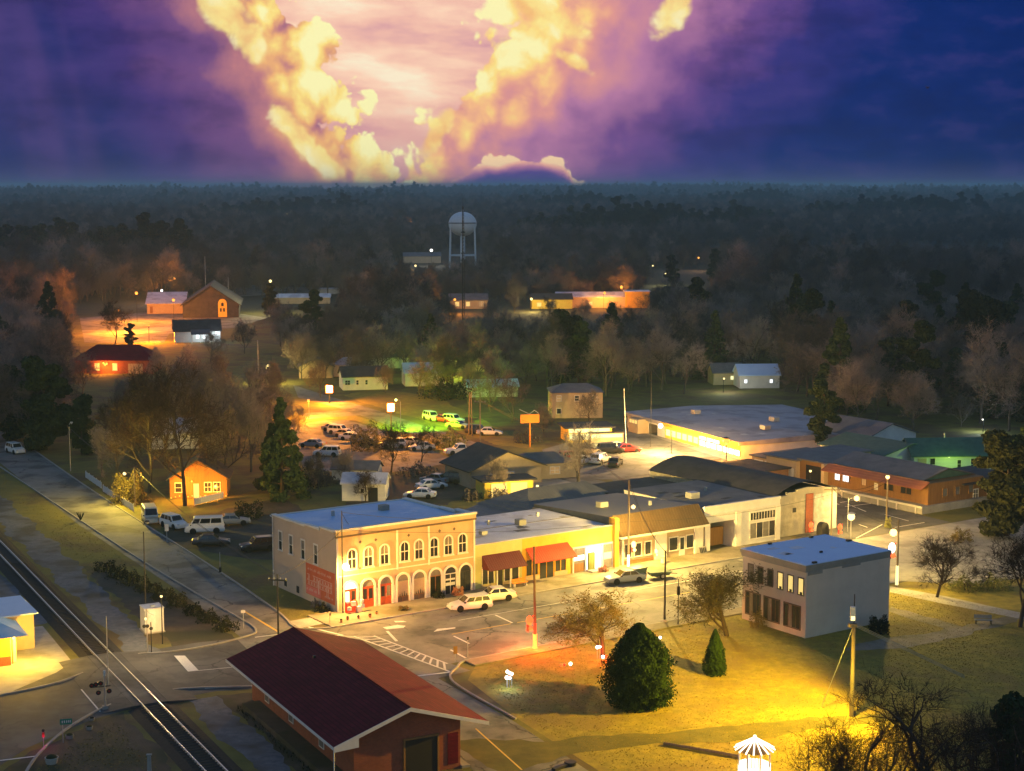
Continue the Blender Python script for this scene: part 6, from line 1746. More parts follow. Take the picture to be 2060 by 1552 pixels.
for o_ in (0, .12, .24): gw_.tube(q0 + Vector((.2, 0, .1 - o_)), q1 + Vector((0, 0, -o_)), .03, .03, 4)
tag(gw_.build('cable_bundle', 'steel'), 'bright bundle of cables sloping down right from the floodlit pole', 'cable')
# overhead wires
def top_of(o, dz=0): 
    return Vector((o.location.x, o.location.y, 0)) + Vector((0, 0, dz))
c1 = T(.2, -.9, zat(1066, U(690, 1236).y)); c2 = T(37.8, -1.9, zat(1050, U(1264, 1147).y)); c3 = T(73, -.4, zat(1000, U(1672, 1078).y))
cable('overhead_wire', [(c1, c2, .7)], .022, 'wire strung along the shop fronts from the corner lamp post')
cable('overhead_wire', [(c2, c3, .8)], .022, 'wire strung from the utility pole to the crossroads pole')
c0 = U(560, 1282); c0.z = zat(1160, c0.y)
cable('overhead_wire', [(c0, c1, .5)], .022, 'wire from the dark pole behind the depot to the corner lamp post')
for i, (pa, za, pb2, zb2, lab) in enumerate((((142, 948), 860, (272, 1020), 942, 'wire along the railside road between the two far posts'), ((272, 1020), 942, (560, 1282), 1158, 'wire from the lamp-lit bush down to the depot pole'), ((1264, 1148), 975, (1337, 1252), 1110, 'wire crossing the main street to the dark park pole'),
        ((1672, 1078), 982, (1804, 1182), 1052, 'wire from the crossroads pole to the pole right of the office'), ((1672, 1078), 980, (1783, 1058), 962, 'wire from the crossroads pole to the strip lamp pole'), ((966, 900), 805, (1165, 985), 875, 'wire from the T-headed pole to the pole by the store lot'), ((1165, 985), 873, (1264, 1148), 972, 'wire from the store lot pole to the utility pole'))):
    a_ = U(*pa); a_.z = zat(za, a_.y); b_w = U(*pb2); b_w.z = zat(zb2, b_w.y)
    cable('overhead_wire', [(a_, b_w, .9), (a_ + Vector((.3, .2, -.35)), b_w + Vector((.3, .2, -.35)), 1.0)], .024, lab)
cable('roof_cable', [(T(1.8, .5, 9.3), T(0.2, -.9, zat(1030, U(690, 1236).y)), .1), (T(0.2, -.9, zat(1030, U(690, 1236).y)), T(10, .2, 9.0), .1)], .025, 'black cable tied to the roof edge of the arched building')

# ------------------------------------------------------------------ lit decorations on the poles (candle shapes with red bows)
def decoration(loc, rz, label, bulbs, flame='b_white', s=1.0):
    t = thing('lit_decoration', label, 'decoration', loc, rz, 'lit pole decorations')
    fr_ = MB(); fr_.path([(0, 0, 0), (-.55 * s, 0, .35 * s), (-.45 * s, 0, 1.1 * s), (0, 0, 1.5 * s)], .05, 5); fr_.build('frame', 'red_tinsel', t)
    MB().sphere((-.45 * s, -.05, .95 * s), .36 * s, 10, 8, 1.5).build('flame', flame, t, True)
    MB().sphere((-.32 * s, -.08, .15 * s), .26 * s, 10, 6, 1.0).build('bow', bulbs, t, True)
    MB().box(-.75 * s, -.5 * s, -.06, .06, -.2 * s, .5 * s).build('bow_tail', 'red_tinsel', t)
    return t
rp = U(1076, 1306); zr_ = zat(1262, rp.y)
red = thing('decorated_lamp_post', 'dark red post wrapped with a bright base on the park kerb', 'post', rp, 0)
MB().tube((0, 0, 0), (0, 0, 2.6), .16, .15, 10).build('pole_glow', 'b_red', red); MB().tube((0, 0, 2.6), (-.1, 0, zat(1100, rp.y)), .14, .10, 10).build('pole', 'trim_brown', red)  # lower post made to glow, standing in for red light falling on it
MB().lathe([(.30, .0), (.30, .12), (.24, .16), (.20, 1.45), (.24, 1.5)], 12).build('base_wrap', 'amber_glow', red)
light(red, (-.2, -.8, 1.2), (1, .08, .005), 2000, radius=.3, smooth_r=2.0); light(red, (-.9, -.5, zr_ + .4), (1, .12, .02), 90, radius=.3, smooth_r=.6); light(red, (-.6, .3, zr_ + 1.0), (1, .50, .17), 3400, radius=.3, smooth_r=9)
decoration((rp.x - .1, rp.y - .1, zr_ - .2), 0, 'glowing red candle decoration on the dark red park post', 'b_redor', 'b_redor', .95)
up_ = U(1264, 1148)
decoration((up_.x + .95, up_.y - .2, zat(1108, up_.y)), 0, 'glowing amber candle decoration on the utility pole before the mansard', 'b_amber', 'b_amber', .8)
d2 = U(1318, 1140)
decoration((d2.x + .35, d2.y, zat(1118, d2.y)), 0, 'glowing lantern decoration beside the mansard shop door', 'b_amber', 'b_amber', .55)
MB().tube((0, 0, 0), (0, 0, 1.9), .16, .14, 10).build('pole_glow', 'lit_win_white', bpy.data.objects['street_lamp.001'])
light(bpy.data.objects['street_lamp.001'], (.8, -1.6, 3.0), AMBER, 1100, radius=.4, smooth_r=3)
for (x, y, zpx, lab) in ((1636, 1092, 1068, 'red tinsel decoration before the stone warehouse'), (1694, 1092, 1072, 'red decoration left of the amber globe lamp at the crossroads'), (1800, 1180, 1120, 'red and white decoration on the utility pole right of the office')):
    p = U(x, y); decoration((p.x, p.y - .2, zat(zpx, p.y)), 0, lab, 'b_redor', 'b_redor' if x < 1790 else 'b_white', .8 if x < 1790 else 1.1)
pb_ = bpy.data.objects['street_lamp.009']
MB().tube((0, 0, .3), (0, 0, 2.5), .19, .17, 10).build('pole_glow', 'lit_win_yel', pb_)
p = U(1650, 1090); bx_ = thing('dark_kiosk', 'tall dark arched kiosk beside the red tinsel before the warehouse', 'kiosk', p, ANG_A)
fpoly(MB(), 'f', arch(-.7, .7, 0, 2.6), 0, .8).build('body', 'dark_metal', bx_); MB().box(-.75, .75, -.85, .05, 0, .12).build('plinth', 'concrete', bx_)
# porch decoration at the first arch: red drapery and white parcels
sd = thing('parcel_display', 'red cloth display with white parcels at the corner door of the arched building', 'display', T(1.2, -.9, .13), ANG_A)
MB().hexa([(-.6, -.2, 0), (.9, -.2, 0), (.9, .3, 0), (-.6, .3, 0)], [(-.5, -.1, 1.0), (.7, -.1, 1.2), (.7, .3, 1.2), (-.5, .3, 1.0)]).build('cloth', 'red_tinsel', sd)
for x, z, s in ((.1, 1.0, .22), (.75, .35, .28), (1.15, .6, .2), (-.4, .5, .18), (1.1, 1.15, .16)): MB().box(x - s, x + s, -.55, -.2, z - s, z + s).build('parcel', 'paint_white', sd)
# lit figures on the lawn
def lit_cluster(px_, py_, label, items, col, pw):
    p = U(px_, py_); t = thing('lawn_light_figure', label, 'decoration', p, 0)
    for (x, z, r, m_) in items:
        MB().sphere((x, 0, z), r, 10, 7).build('light_globe', m_, t, True)
        if z > r * 1.6: MB().tube((x, 0, 0), (x, 0, z), .025, .025, 5).build('stem', 'steel', t)
    light(t, (0, -.6, .8), col, pw, radius=.3, smooth_r=1)
    return t
lit_cluster(1024, 1384, 'white glowing street-lamp figure on thin stems on the lawn', ((-.15, 1.5, .16, 'sign_glow'), (.05, 1.38, .14, 'sign_glow'), (.25, 1.3, .15, 'sign_glow'), (-.2, .95, .18, 'sign_glow'), (.05, .9, .14, 'sign_glow')), COOL, 60)
lit_cluster(1138, 1342, 'small red and white glowing figures on the lawn', ((-.4, .18, .14, 'b_redor'), (-.1, .22, .14, 'b_red'), (.45, .3, .17, 'sign_glow')), RED, 60)
lit_cluster(1213, 1326, 'glowing figures round the trunk of the olive tree on the lawn', ((-.55, 1.15, .17, 'sign_glow'), (-.3, 1.2, .14, 'sign_glow'), (0, .2, .17, 'sign_glow'), (.3, .25, .15, 'b_redor')), RED, 260)
lit_cluster(1328, 1288, 'small glowing globe behind the great round conifer', ((0, .25, .15, 'sign_glow'),), WARM, 40)
# gazebo hung with lights
gz = thing('lit_gazebo', 'small gazebo outlined in white light strips at the bottom edge', 'gazebo', U(1517, 1566), 0)
R_ = 1.25
for k in range(8):
    t_ = k * math.pi / 4 + .2
    cx_, sx_ = math.cos(t_), math.sin(t_)
    MB().box(cx_ * R_ - .05, cx_ * R_ + .05, sx_ * R_ - .05, sx_ * R_ + .05, 0, 2.35).build('post', 'trim', gz)
    MB().tube((0, 0, 3.25), (cx_ * R_ * 1.25, sx_ * R_ * 1.25, 2.35), .06, .06, 6).build('roof_light_strip', 'gazebo_glow', gz)
    t2 = t_ + math.pi / 8
    MB().tube((0, 0, 3.25), (math.cos(t2) * R_ * 1.25, math.sin(t2) * R_ * 1.25, 2.35), .06, .06, 6).build('roof_light_strip', 'gazebo_glow', gz)
    t1 = (k + 1) * math.pi / 4 + .2
    for q in range(4):
        f_ = (q + .5) / 4
        xx = (cx_ * (1 - f_) + math.cos(t1) * f_) * R_; yy_ = (sx_ * (1 - f_) + math.sin(t1) * f_) * R_
        MB().box(xx - .07, xx + .07, yy_ - .07, yy_ + .07, .1, 1.15).build('picket', 'gazebo_glow', gz)
MB().lathe([(R_ * 1.1, 2.30), (.05, 3.2)], 16).build('roof', 'brown_wood', gz)
MB().sphere((0, 0, 3.3), .14, 8, 6).build('finial', 'gazebo_glow', gz)
MB().lathe([(R_ * 1.1, 0), (R_ * 1.1, .08)], 16).build('floor', 'brown_wood', gz)
light(gz, (0, 0, 1.7), (1, .38, .06), 300, radius=.4, smooth_r=1)

# ------------------------------------------------------------------ railway signals, signs and small street things
def rs_sign(px_, py_, label, h, plate, m, name='road_sign', rz=0.3):
    t = thing(name, label, 'sign', U(px_, py_), rz)
    MB().tube((0, 0, 0), (0, 0, h), .035, .035, 6).build('post', 'steel', t)
    MB().box(plate[0], plate[1], -.05, -.036, plate[2], plate[3]).build('plate', m, t)
    return t
xs = thing('crossing_signal', 'railway crossing signal with round black lamps left of the track', 'signal', U(212, 1428), rad(20))
MB().tube((0, 0, 0), (0, 0, 3.3), .06, .06, 8).build('post', 'steel', xs)
for x, z in ((-.75, 2.35), (-.35, 2.4), (-1.1, 2.3), (-.55, 1.6), (.35, 1.65)):
    hd_ = MB().tube((x, -.14, z), (x, .02, z), .21, .21, 12).build('signal_head', 'dark_metal', xs)
    MB().tube((x, -.19, z), (x, -.145, z), .09, .09, 8).build('lens', 'tail', xs)
MB().box(-1.2, .5, -.03, .03, 2.05, 2.12).build('crossarm', 'dark_metal', xs)
MB().box(-.08, .10, -.05, .05, 3.0, 3.5).build('cap', 'paint_white', xs)
MB().box(-.25, .25, -.2, .25, 0, .35).build('base', 'concrete', xs)
x2 = thing('crossing_signal', 'railway crossing signal with pale mast beside the white cabinet', 'signal', U(297, 1312), rad(-20))
MB().tube((0, 0, 0), (0, 0, 4.3), .06, .06, 8).build('post', 'steel', x2)
MB().tube((.45, 0, 0), (.45, 0, 3.0), .05, .05, 8).build('post', 'dark_metal', x2)
for x, z in ((-.28, 2.55), (.1, 2.6), (.5, 2.4)): MB().tube((x, -.12, z), (x, .02, z), .17, .17, 12).build('signal_head', 'dark_metal', x2)
MB().sphere((.0, -.2, 3.35), .12, 8, 6).build('lamp', 'b_amber', x2); MB().path([(0, 0, 4.2), (.3, 0, 3.9), (.8, 0, 3.75)], .03).build('arm', 'steel', x2)
light(x2, (0, -.4, 3.2), (1, .66, .28), 200, radius=.12, smooth_r=2)
cb = thing('equipment_cabinet', 'white square railway equipment cabinet beside the signal mast', 'cabinet', RW(5.4, 3.0), ANG_R)
MB().box(0, 1.9, 0, 2.0, .12, 2.5).build('body', 'white_wall', cb); MB().box(-.06, 1.96, -.06, 2.06, 2.503, 2.6).build('roof', 'roof_white', cb)
MB().box(.75, 1.15, .6, 1.0, 2.603, 2.72).build('vent', 'steel', cb); MB().box(-.1, 2.0, -.1, 2.1, 0, .117).build('plinth', 'concrete', cb); MB().box(.3, 1.1, -.03, -.003, .3, 2.2).build('door', 'paint_white', cb)
gs = rs_sign(127, 1495, 'green street sign plate on a thin post at the crossing kerb', 2.0, (-.2, .75, 1.55, 2.0), 'sign_green')
for x in (-.05, .12, .30, .45, .58): MB().box(x, x + .07, -.058, -.051, 1.68, 1.88).build('letter', 'sign_glow' if False else 'paint_white', gs)
rd_ = rs_sign(88, 1505, 'short red post with a dark finial on the crossing kerb', 1.3, (-.1, .1, .9, 1.3), 'tail', 'warning_post'); 
light(rd_, (0, -.2, .9), (1, .05, .25), 8, radius=.1, smooth_r=.5); MB().sphere((0, 0, 1.45), .13, 8, 6).build('finial', 'dark_metal', rd_)
rs_sign(916, 1331, 'brown notice board on two posts at the park corner', 1.5, (-.2, .2, .75, 1.5), 'brown_wood')
rs_sign(941, 1322, 'small dark lantern-topped post at the park corner', 2.0, (-.1, .1, 1.7, 2.0), 'dark_metal')
rs_sign(490, 1265, 'small pale sign on the grass island beside the railside road', 2.0, (-.25, .2, 1.65, 1.95), 'paint_white')
rs_sign(336, 1092, 'white roadside sign on a post by the cream van', 2.4, (-.25, .25, 1.5, 2.4), 'paint_white')
rs_sign(664, 1256, 'short dark bollard-like sign at the pavement corner', 1.2, (-.08, .08, .9, 1.2), 'dark_metal')
rs_sign(443, 1155, 'thin dark post with a box at the edge of the yard', 2.6, (-.15, .15, .2, .8), 'dark_metal')
for i, (x, y, r) in enumerate(((104, 1536, .55), (140, 1486, .35), (180, 1468, .3), (185, 1450, .25))):
    t = thing('round_planter', ('largest pale-topped planter at the lower left corner', 'low round planter right of the green street sign', 'small round planter near the crossing kerb', 'smallest planter by the crossing signal')[i], 'planter', U(x, y), 0, 'planters on the crossing verge')
    MB().lathe([(r * .8, 0), (r, r * .9), (r * .9, r * .92), (r * .85, r * .8)], 12).build('tub', 'concrete', t); MB().sphere((0, 0, r * .85), r * .8, 10, 6, .6).build('soil_plant', 'hedge', t)
mk = thing('concrete_marker', 'upright pale concrete marker beside the track at the bottom edge', 'marker', U(301, 1560), 0)
MB().hexa([(-.17, -.12, 0), (.17, -.12, 0), (.17, .12, 0), (-.17, .12, 0)], [(-.13, -.1, 1.6), (.13, -.1, 1.6), (.13, .1, 1.6), (-.13, .1, 1.6)]).build('block', 'kerb', mk); MB().box(-.2, .2, -.15, .15, 1.6, 1.68).build('cap', 'kerb', mk)
for x, y, dist, lab in ((1866, 177, 170.0, 'small dark bird high in the right-hand sky'), (1850, 424, 260.0, 'tiny dark bird low over the far right woods')):
    ru = (x - 1030) / FPX; rv = -(y - 776) / FPX
    bd = thing('flying_bird', lab, 'bird', Vector((ru, _c + rv * _s, -_s + rv * _c)) * dist + Vector((0, 0, CAM_H)), .4)
    MB().lathe([(.01, -.16), (.06, -.06), (.07, .04), (.03, .14), (.01, .20)], 8).build('body', 'dark_metal', bd, True).rotation_euler = (rad(70), 0, rad(30))
    for sg in (-1, 1): MB().hexa([(0, -.06, 0), (sg * .26, -.05, .16), (sg * .26, .03, .16), (0, .08, 0)][::sg], [(0, -.06, .015), (sg * .26, -.05, .17), (sg * .26, .03, .17), (0, .08, .015)][::sg]).build('wing', 'dark_metal', bd)
# bench, planters and bins on the shop pavement
bn = thing('pavement_bench', 'orange wooden bench on the pavement before the maroon awning', 'bench', T(21.5, -1.9, .13), ANG_A)
for k in range(3): MB().box(0, 1.9, -.05 + k * .17, .09 + k * .17, .42, .47).build('seat_slat', 'sign_orange', bn)
for k in range(2): MB().box(0, 1.9, .46, .50, .55 + k * .18, .68 + k * .18).build('back_slat', 'sign_orange', bn)
for x in (.12, 1.7): MB().box(x, x + .08, 0, .48, 0, .417).build('leg', 'trim', bn)
def shrub(loc, r, h, label, m, n=700, name='shrub', seed=1, size=.10):
    rnd = np.random.RandomState(seed)
    d = rnd.normal(size=(n, 3)); d /= np.linalg.norm(d, axis=1)[:, None]; d[:, 2] = np.abs(d[:, 2])
    p = d * np.array([r, r, h]) * (.6 + .4 * rnd.rand(n, 1)) * (1 + .25 * np.sin(d[:, :1] * 7 + seed))
    v_, f_ = leaf_cloud(rnd, p, d, size, .8)
    t = thing(name, label, 'plant', loc, 0)
    obj('foliage', mesh_np('foliage', v_, f_), m, t); MB().tube((0, 0, 0), (0, 0, h * .5), r * .08, r * .05, 5).build('stem', 'bark_dark', t)
    return t
shrub(T(12.2, -.75, .13), .75, .8, 'dark green shrub at the foot of the sixth arch', 'hedge', 500, seed=3)
shrub(T(14.6, -.9, .13), .85, .85, 'russet flowering shrub at the foot of the seventh arch', 'terracotta', 500, seed=4)
shrub(T(6.3, -3.2, .13), .7, .35, 'low green weed clump on the pavement before the arches', 'leaf_olive', 350, seed=5)
shrub(T(34.6, -1.3, .13), .7, .7, 'reddish shrub beside the lit doorway of the yellow shop', 'terracotta', 350, seed=6)
shrub(T(-.9, 1.6), .8, .9, 'dark shrub against the foot of the painted wall advert', 'hedge', 500, seed=7)
shrub(T(-.7, 3.6), .45, .9, 'thin bush left of the dark shrub under the painted advert', 'twig2', 300, seed=8)
for i, (a, b, r) in enumerate(((-.6, -3.4, .16), (.6, -3.6, .15), (1.8, -3.9, .17), (3.0, -3.2, .14), (-1.6, -3.9, .15))):
    t = thing('flower_pot', ('terracotta pot second from the corner on the pavement', 'terracotta pot in the middle of the corner pots', 'terracotta pot fourth from the corner', 'terracotta pot farthest along the pavement', 'terracotta pot nearest the corner kerb')[i], 'pot', T(a, b, .13), 0, 'pots on the corner pavement')
    MB().lathe([(r * .7, 0), (r, r * 1.6), (r * 1.1, r * 1.7), (r * .9, r * 1.7)], 10).build('pot', 'terracotta', t); MB().sphere((0, 0, r * 1.8), r * .9, 8, 5, .8).build('plant', 'hedge', t)
bi = thing('waste_bin', 'large grey-green wheeled bin beside the silver saloon', 'bin', T(35.4, -6.6, .02), ANG_A)
MB().hexa([(-.75, -.55, .15), (.75, -.55, .15), (.75, .55, .15), (-.75, .55, .15)], [(-.95, -.7, 1.45), (.95, -.7, 1.45), (.95, .7, 1.45), (-.95, .7, 1.45)]).build('tub', 'bin_green', bi)
MB().box(-1.0, 1.0, -.75, .75, 1.453, 1.56).build('lid', 'bin_green', bi)
for x in (-.6, .6):
    for y in (-.4, .4): MB().tube((x - .05, y, .12), (x + .05, y, .12), .12, .12, 8).build('wheel', 'tyre', bi)
trl = thing('bike_trailer', 'dark round-bodied trailer lying by the kerb right of the bin', 'trailer', T(38.2, -7.2, .02), ANG_A + rad(-15))
MB().hexa([(-1.1, -.5, .35), (1.0, -.5, .35), (1.0, .5, .35), (-1.1, .5, .35)], [(-1.4, -.65, .85), (1.4, -.65, .8), (1.4, .65, .8), (-1.4, .65, .85)]).build('body', 'bin_green', trl)
MB().tube((1.0, 0, .5), (2.3, 0, .35), .04, .04, 6).build('drawbar', 'dark_metal', trl)
for y in (-.75, .75):
    wh_ = MB().tube((.1, y - .07, .38), (.1, y + .07, .38), .38, .38, 14).build('wheel', 'tyre', trl); MB().tube((.1, y - .08, .38), (.1, y + .08, .38), .2, .2, 10).build('rim', 'rim', wh_)
t = thing('kerb_drum', 'pale drum with lid on the pavement before the mansard shop', 'drum', T(43.2, -1.9, .13), 0)
MB().lathe([(.3, 0), (.32, .1), (.3, .4), (.32, .75)], 12).build('drum', 'car_cream', t); MB().lathe([(.34, .753), (.34, .82), (.1, .86)], 12).build('lid', 'car_cream', t)
t = thing('pavement_sign_board', 'small scribbled board leaning on the mansard shop pier', 'sign', T(50.6, -.5, .13), ANG_A)
MB().hexa([(-.6, -.25, 0), (.6, -.25, 0), (.6, -.2, 0), (-.6, -.2, 0)], [(-.6, .0, .8), (.6, .0, .8), (.6, .05, .8), (-.6, .05, .8)]).build('board', 'concrete', t)
for k in range(4): MB().hexa([(-.5 + k * .26, -.27, .1), (-.35 + k * .26, -.27, .1), (-.35 + k * .26, -.24, .1), (-.5 + k * .26, -.24, .1)], [(-.5 + k * .26, -.08, .7), (-.4 + k * .26, -.08, .7), (-.4 + k * .26, -.05, .7), (-.5 + k * .26, -.05, .7)]).build('scribble', 'dark_metal', t)
pbn = thing('park_bench', 'dark park bench on the path at the right edge', 'bench', U(1978, 1256), rad(-6))
for k in range(4): MB().box(-.9, .9, -.2 + k * .13, -.1 + k * .13, .42, .46).build('seat_slat', 'car_grey', pbn)
for k in range(3): MB().box(-.9, .9, .34, .38, .52 + k * .14, .62 + k * .14).build('back_slat', 'car_grey', pbn)
for x in (-.8, .72): MB().box(x, x + .08, -.2, .38, 0, .417).build('leg', 'dark_metal', pbn)
t = thing('timber_log', 'straight pale log lying on the lawn at the bottom', 'log', U(1410, 1512), rad(-28))
MB().tube((-3.2, 0, .16), (3.4, 0, .16), .13, .13, 10).build('trunk', 'wood_pole', t)
for x in (-3.2, 3.4): MB().tube((x - .01, 0, .16), (x + .01, 0, .16), .135, .135, 10).build('sawn_end', 'tan_wall', t)
dm_ = thing('drain_culvert', 'dark culvert mouth in the lawn at the bottom edge', 'culvert', U(1147, 1540), rad(-45))
MB().lathe([(.45, 0), (.5, .3), (.42, .32)], 12).build('collar', 'dark_metal', dm_); MB().box(-.2, .2, -1.9, -.4, 0, .25).build('channel', 'dark_metal', dm_)
yu = thing('yucca_plant', 'dark spiky plant with its shadow on the verge of the railside road', 'plant', U(162, 1048), 0)
for k in range(11):
    t_ = k * 2.4; e_ = .5 + .5 * ((k * 5) % 7) / 7
    MB().hexa([(-.05, -.02, 0), (.05, -.02, 0), (.05, .02, 0), (-.05, .02, 0)], [(math.cos(t_) * .5 - .02, math.sin(t_) * .5, .7 + e_ * .5), (math.cos(t_) * .5 + .02, math.sin(t_) * .5, .7 + e_ * .5), (math.cos(t_) * .5 + .02, math.sin(t_) * .5 + .02, .72 + e_ * .5), (math.cos(t_) * .5 - .02, math.sin(t_) * .5 + .02, .72 + e_ * .5)]).build('leaf', 'hedge', yu)
# white fences beside the railside road
for i, (p, q, lab) in enumerate((((172, 962), (205, 985), 'white board fence left of the lamp-lit bush'), ((207, 990), (268, 1030), 'white board fence in front of the lamp-lit bush'), ((392, 1018), (450, 1004), 'white fence before the orange-lit house'))):
    a = U(*p); b = U(*q); t = thing('board_fence', lab, 'fence', a, math.atan2(b.y - a.y, b.x - a.x)); L_ = (b - a).length
    n_ = max(3, int(L_ / .45))
    bme = MB().box(0, L_ / n_ - .04, -.02, .02, .12, 1.05).mesh('board')
    for k in range(n_): o = obj('board', bme, 'white_wall', t); o.location = (k * L_ / n_, 0, 0)
    for k in range(int(L_ / 2.4) + 1): MB().box(k * 2.4, k * 2.4 + .1, .025, .12, 0, 1.15).build('post', 'white_wall', t)

# ------------------------------------------------------------------ planting on the green
proto('olive1', branch_tree(31, 6.4, 1.35, 'round', 1.0, .06, rt=.16, tw=.018, leafs=3800, leaf=.075), 'bark_dark', 'leaf_olive')
proto('olive2', branch_tree(36, 6.9, 1.35, 'round', 1.0, .06, rt=.16, tw=.018, leafs=3800, leaf=.075), 'bark_dark', 'leaf_olive')
proto('park_bare', branch_tree(33, 7.6, 1.25, 'round', 1.3, .14, rt=.15, tw=.020), 'bark_dark', 'twig_dark')
proto('near_bare', branch_tree(34, 8.5, 1.35, 'round', .8, .10, rt=.2, tw=.014), 'bark_dark', 'twig_dark')
def place(key, bx, by, ty, label, name='bare_tree', sx=1.0, hp=None, **k):
    p = U(bx, by); H = zat(ty, p.y)
    tr, cr = PROTO[key][:2]
    h0 = max(v.co.z for v in cr.vertices)
    return tree(key, p, label, H / h0, name=name, sx=sx, **k)
place('olive1', 1213, 1324, 1184, 'round-crowned olive tree with thin leaves left of the great conifer', 'park_tree', 1.4, rz=.4)
place('olive2', 1462, 1280, 1134, 'spreading olive tree partly hiding the left end of the office', 'park_tree', 1.4, rz=2.0)
place('park_bare', 1885, 1202, 1062, 'bare black tree on the lawn right of the office', 'bare_tree', 1.25, rz=1.0)
place('park_bare', 2052, 1262, 1035, 'tall bare tree at the right edge above the park bench', 'bare_tree', 1.15, rz=2.5)
place('near_bare', 1830, 1720, 1350, 'bare dark tree in the foreground at the lower right', 'bare_tree', 1.15, rz=.6)
place('near_bare', 1690, 1690, 1430, 'thin bare sapling rising left of the foreground tree', 'bare_tree', .9, rz=3.2)
place('near_bare', 1930, 1650, 1420, 'bare foreground tree between the dark evergreen and the tall one', 'bare_tree', 1.0, rz=4.4)
place('near_bare', 1748, 1720, 1410, 'bare foreground tree right of the lit gazebo', 'bare_tree', 1.0, rz=5.3)
place('near_bare', 1990, 1730, 1400, 'bare foreground tree in front of the black evergreen', 'bare_tree', 1.0, rz=2.3)
egg = lambda t: (math.sin(math.pi * min(1, (t + .22) / 1.22)) ** .62) * (1 - .30 * t) if t < .985 else .12
tr_, cr_ = evergreen(41, 7.2, 3.05, egg, 36000, .11, .26, .28)
proto('egg', (tr_, cr_), 'bark_dark', 'leaf_cone')
t = tree('egg', U(1285, 1418), 'great egg-shaped green conifer casting a long shadow on the lawn', name='conifer_tree')
tr_, cr_ = evergreen(42, 4.3, 1.22, lambda t: (.72 + .28 * min(1, t / .22)) * (1 - t) ** .72 + .01, 9000, .085, .2, .22)
proto('cone', (tr_, cr_), 'bark_dark', 'leaf_cone')
tree('cone', U(1438, 1357), 'small pointed conifer in front of the office', name='conifer_tree')
place('pine2', 2046, 1660, 1385, 'black evergreen filling the lower right corner', 'evergreen_tree', .85, rz=1.0)
place('pine2', 2024, 1078, 862, 'large dark evergreen at the right edge beside the brown strip', 'evergreen_tree', 1.15, rz=.3, crown='hedge')
place('pine2', 2068, 1020, 850, 'dark evergreen behind the large one at the right edge', 'evergreen_tree', 1.2, rz=1.7)
place('pine1', 1656, 912, 762, 'dark pine rising behind the pale roofed store', 'evergreen_tree', 1.1, rz=.9)
place('spire', 568, 1002, 798, 'tall dark spruce left of the orange-lit lot', 'evergreen_tree', .95, rz=.2)
place('spire', 548, 990, 850, 'shorter dark spruce left of the tall one', 'evergreen_tree', .9, rz=1.2)
place('pine2', 92, 905, 712, 'broad black evergreen above the railside road', 'evergreen_tree', 1.0, rz=.8)
place('pine2', 22, 885, 730, 'broad black evergreen at the left edge', 'evergreen_tree', 1.0, rz=2.1)
place('pine2', 165, 915, 790, 'low black evergreen right of the broad one', 'evergreen_tree', .9, rz=3.1)
place('pine1', 262, 700, 650, 'dark bushy evergreen beside the bare oak below the church', 'evergreen_tree', 1.2, rz=3.1)
place('pine1', 110, 690, 622, 'dark evergreen left of the orange church lot', 'evergreen_tree', 1.3, rz=3.9)
for x, y, ty, lab in ((545, 640, 570, 'dark pine holding the pale lamp right of the church'), (1440, 575, 500, 'dark ridge pine right of the far orange lamp'), (1350, 580, 512, 'dark ridge pine left of the far orange lamp')):
    place('pine1', x, y, ty, lab, 'evergreen_tree', 1.1)
shrub(U(1768, 1272), 1.3, 1.6, 'dark bush at the corner of the office by the lawn', 'hedge', 1200, seed=11, size=.12)
shrub(U(1650, 1235), 1.0, 1.2, 'low dark bush against the shaded wall of the office', 'hedge', 700, seed=12, size=.12)
shrub(U(1525, 1262), .9, 1.9, 'pale-lit bush against the left front of the office', 'leaf_olive', 900, seed=13, size=.08)
shrub(U(1940, 1188), 1.8, 1.5, 'yellow-lit bush beyond the bare park tree', 'leaf_yel', 900, seed=14, size=.12)
shrub(U(2000, 1185), 1.8, 1.6, 'yellow-lit bush near the right edge', 'leaf_yel', 900, seed=15, size=.12)
shrub(U(1933, 1088), 1.6, 1.6, 'small yellow-green bush on the far pavement under the evergreen', 'leaf_olive', 700, seed=16, size=.12)
shrub(U(1786, 1062), .55, 1.5, 'leafy climber round the foot of the strip lamp pole', 'leaf_yel', 400, seed=17, size=.10)
lb = shrub(U(262, 1012), 2.9, 4.4, 'bright yellow-green bush under the railside street lamp', 'leaf_olive', 2600, name='lamp_lit_bush', seed=18, size=.17)
shrub(U(742, 905), 3.4, 4.6, 'olive bush over the middle of the diagonal car row', 'leaf_olive', 1500, seed=19, size=.2)
shrub(U(905, 900), 2.6, 3.4, 'yellow-green bush at the right end of the car lot', 'leaf_yel', 1300, seed=20, size=.18)
place('bare2', 888, 802, 716, 'small tree glowing yellow-green around its lamp', 'leafy_tree', 1.2, crown='leaf_yel')
shrub(U(900, 800), 5.5, 4.5, 'dark thicket at the foot of the glowing tree', 'hedge', 1500, seed=21, size=.3)
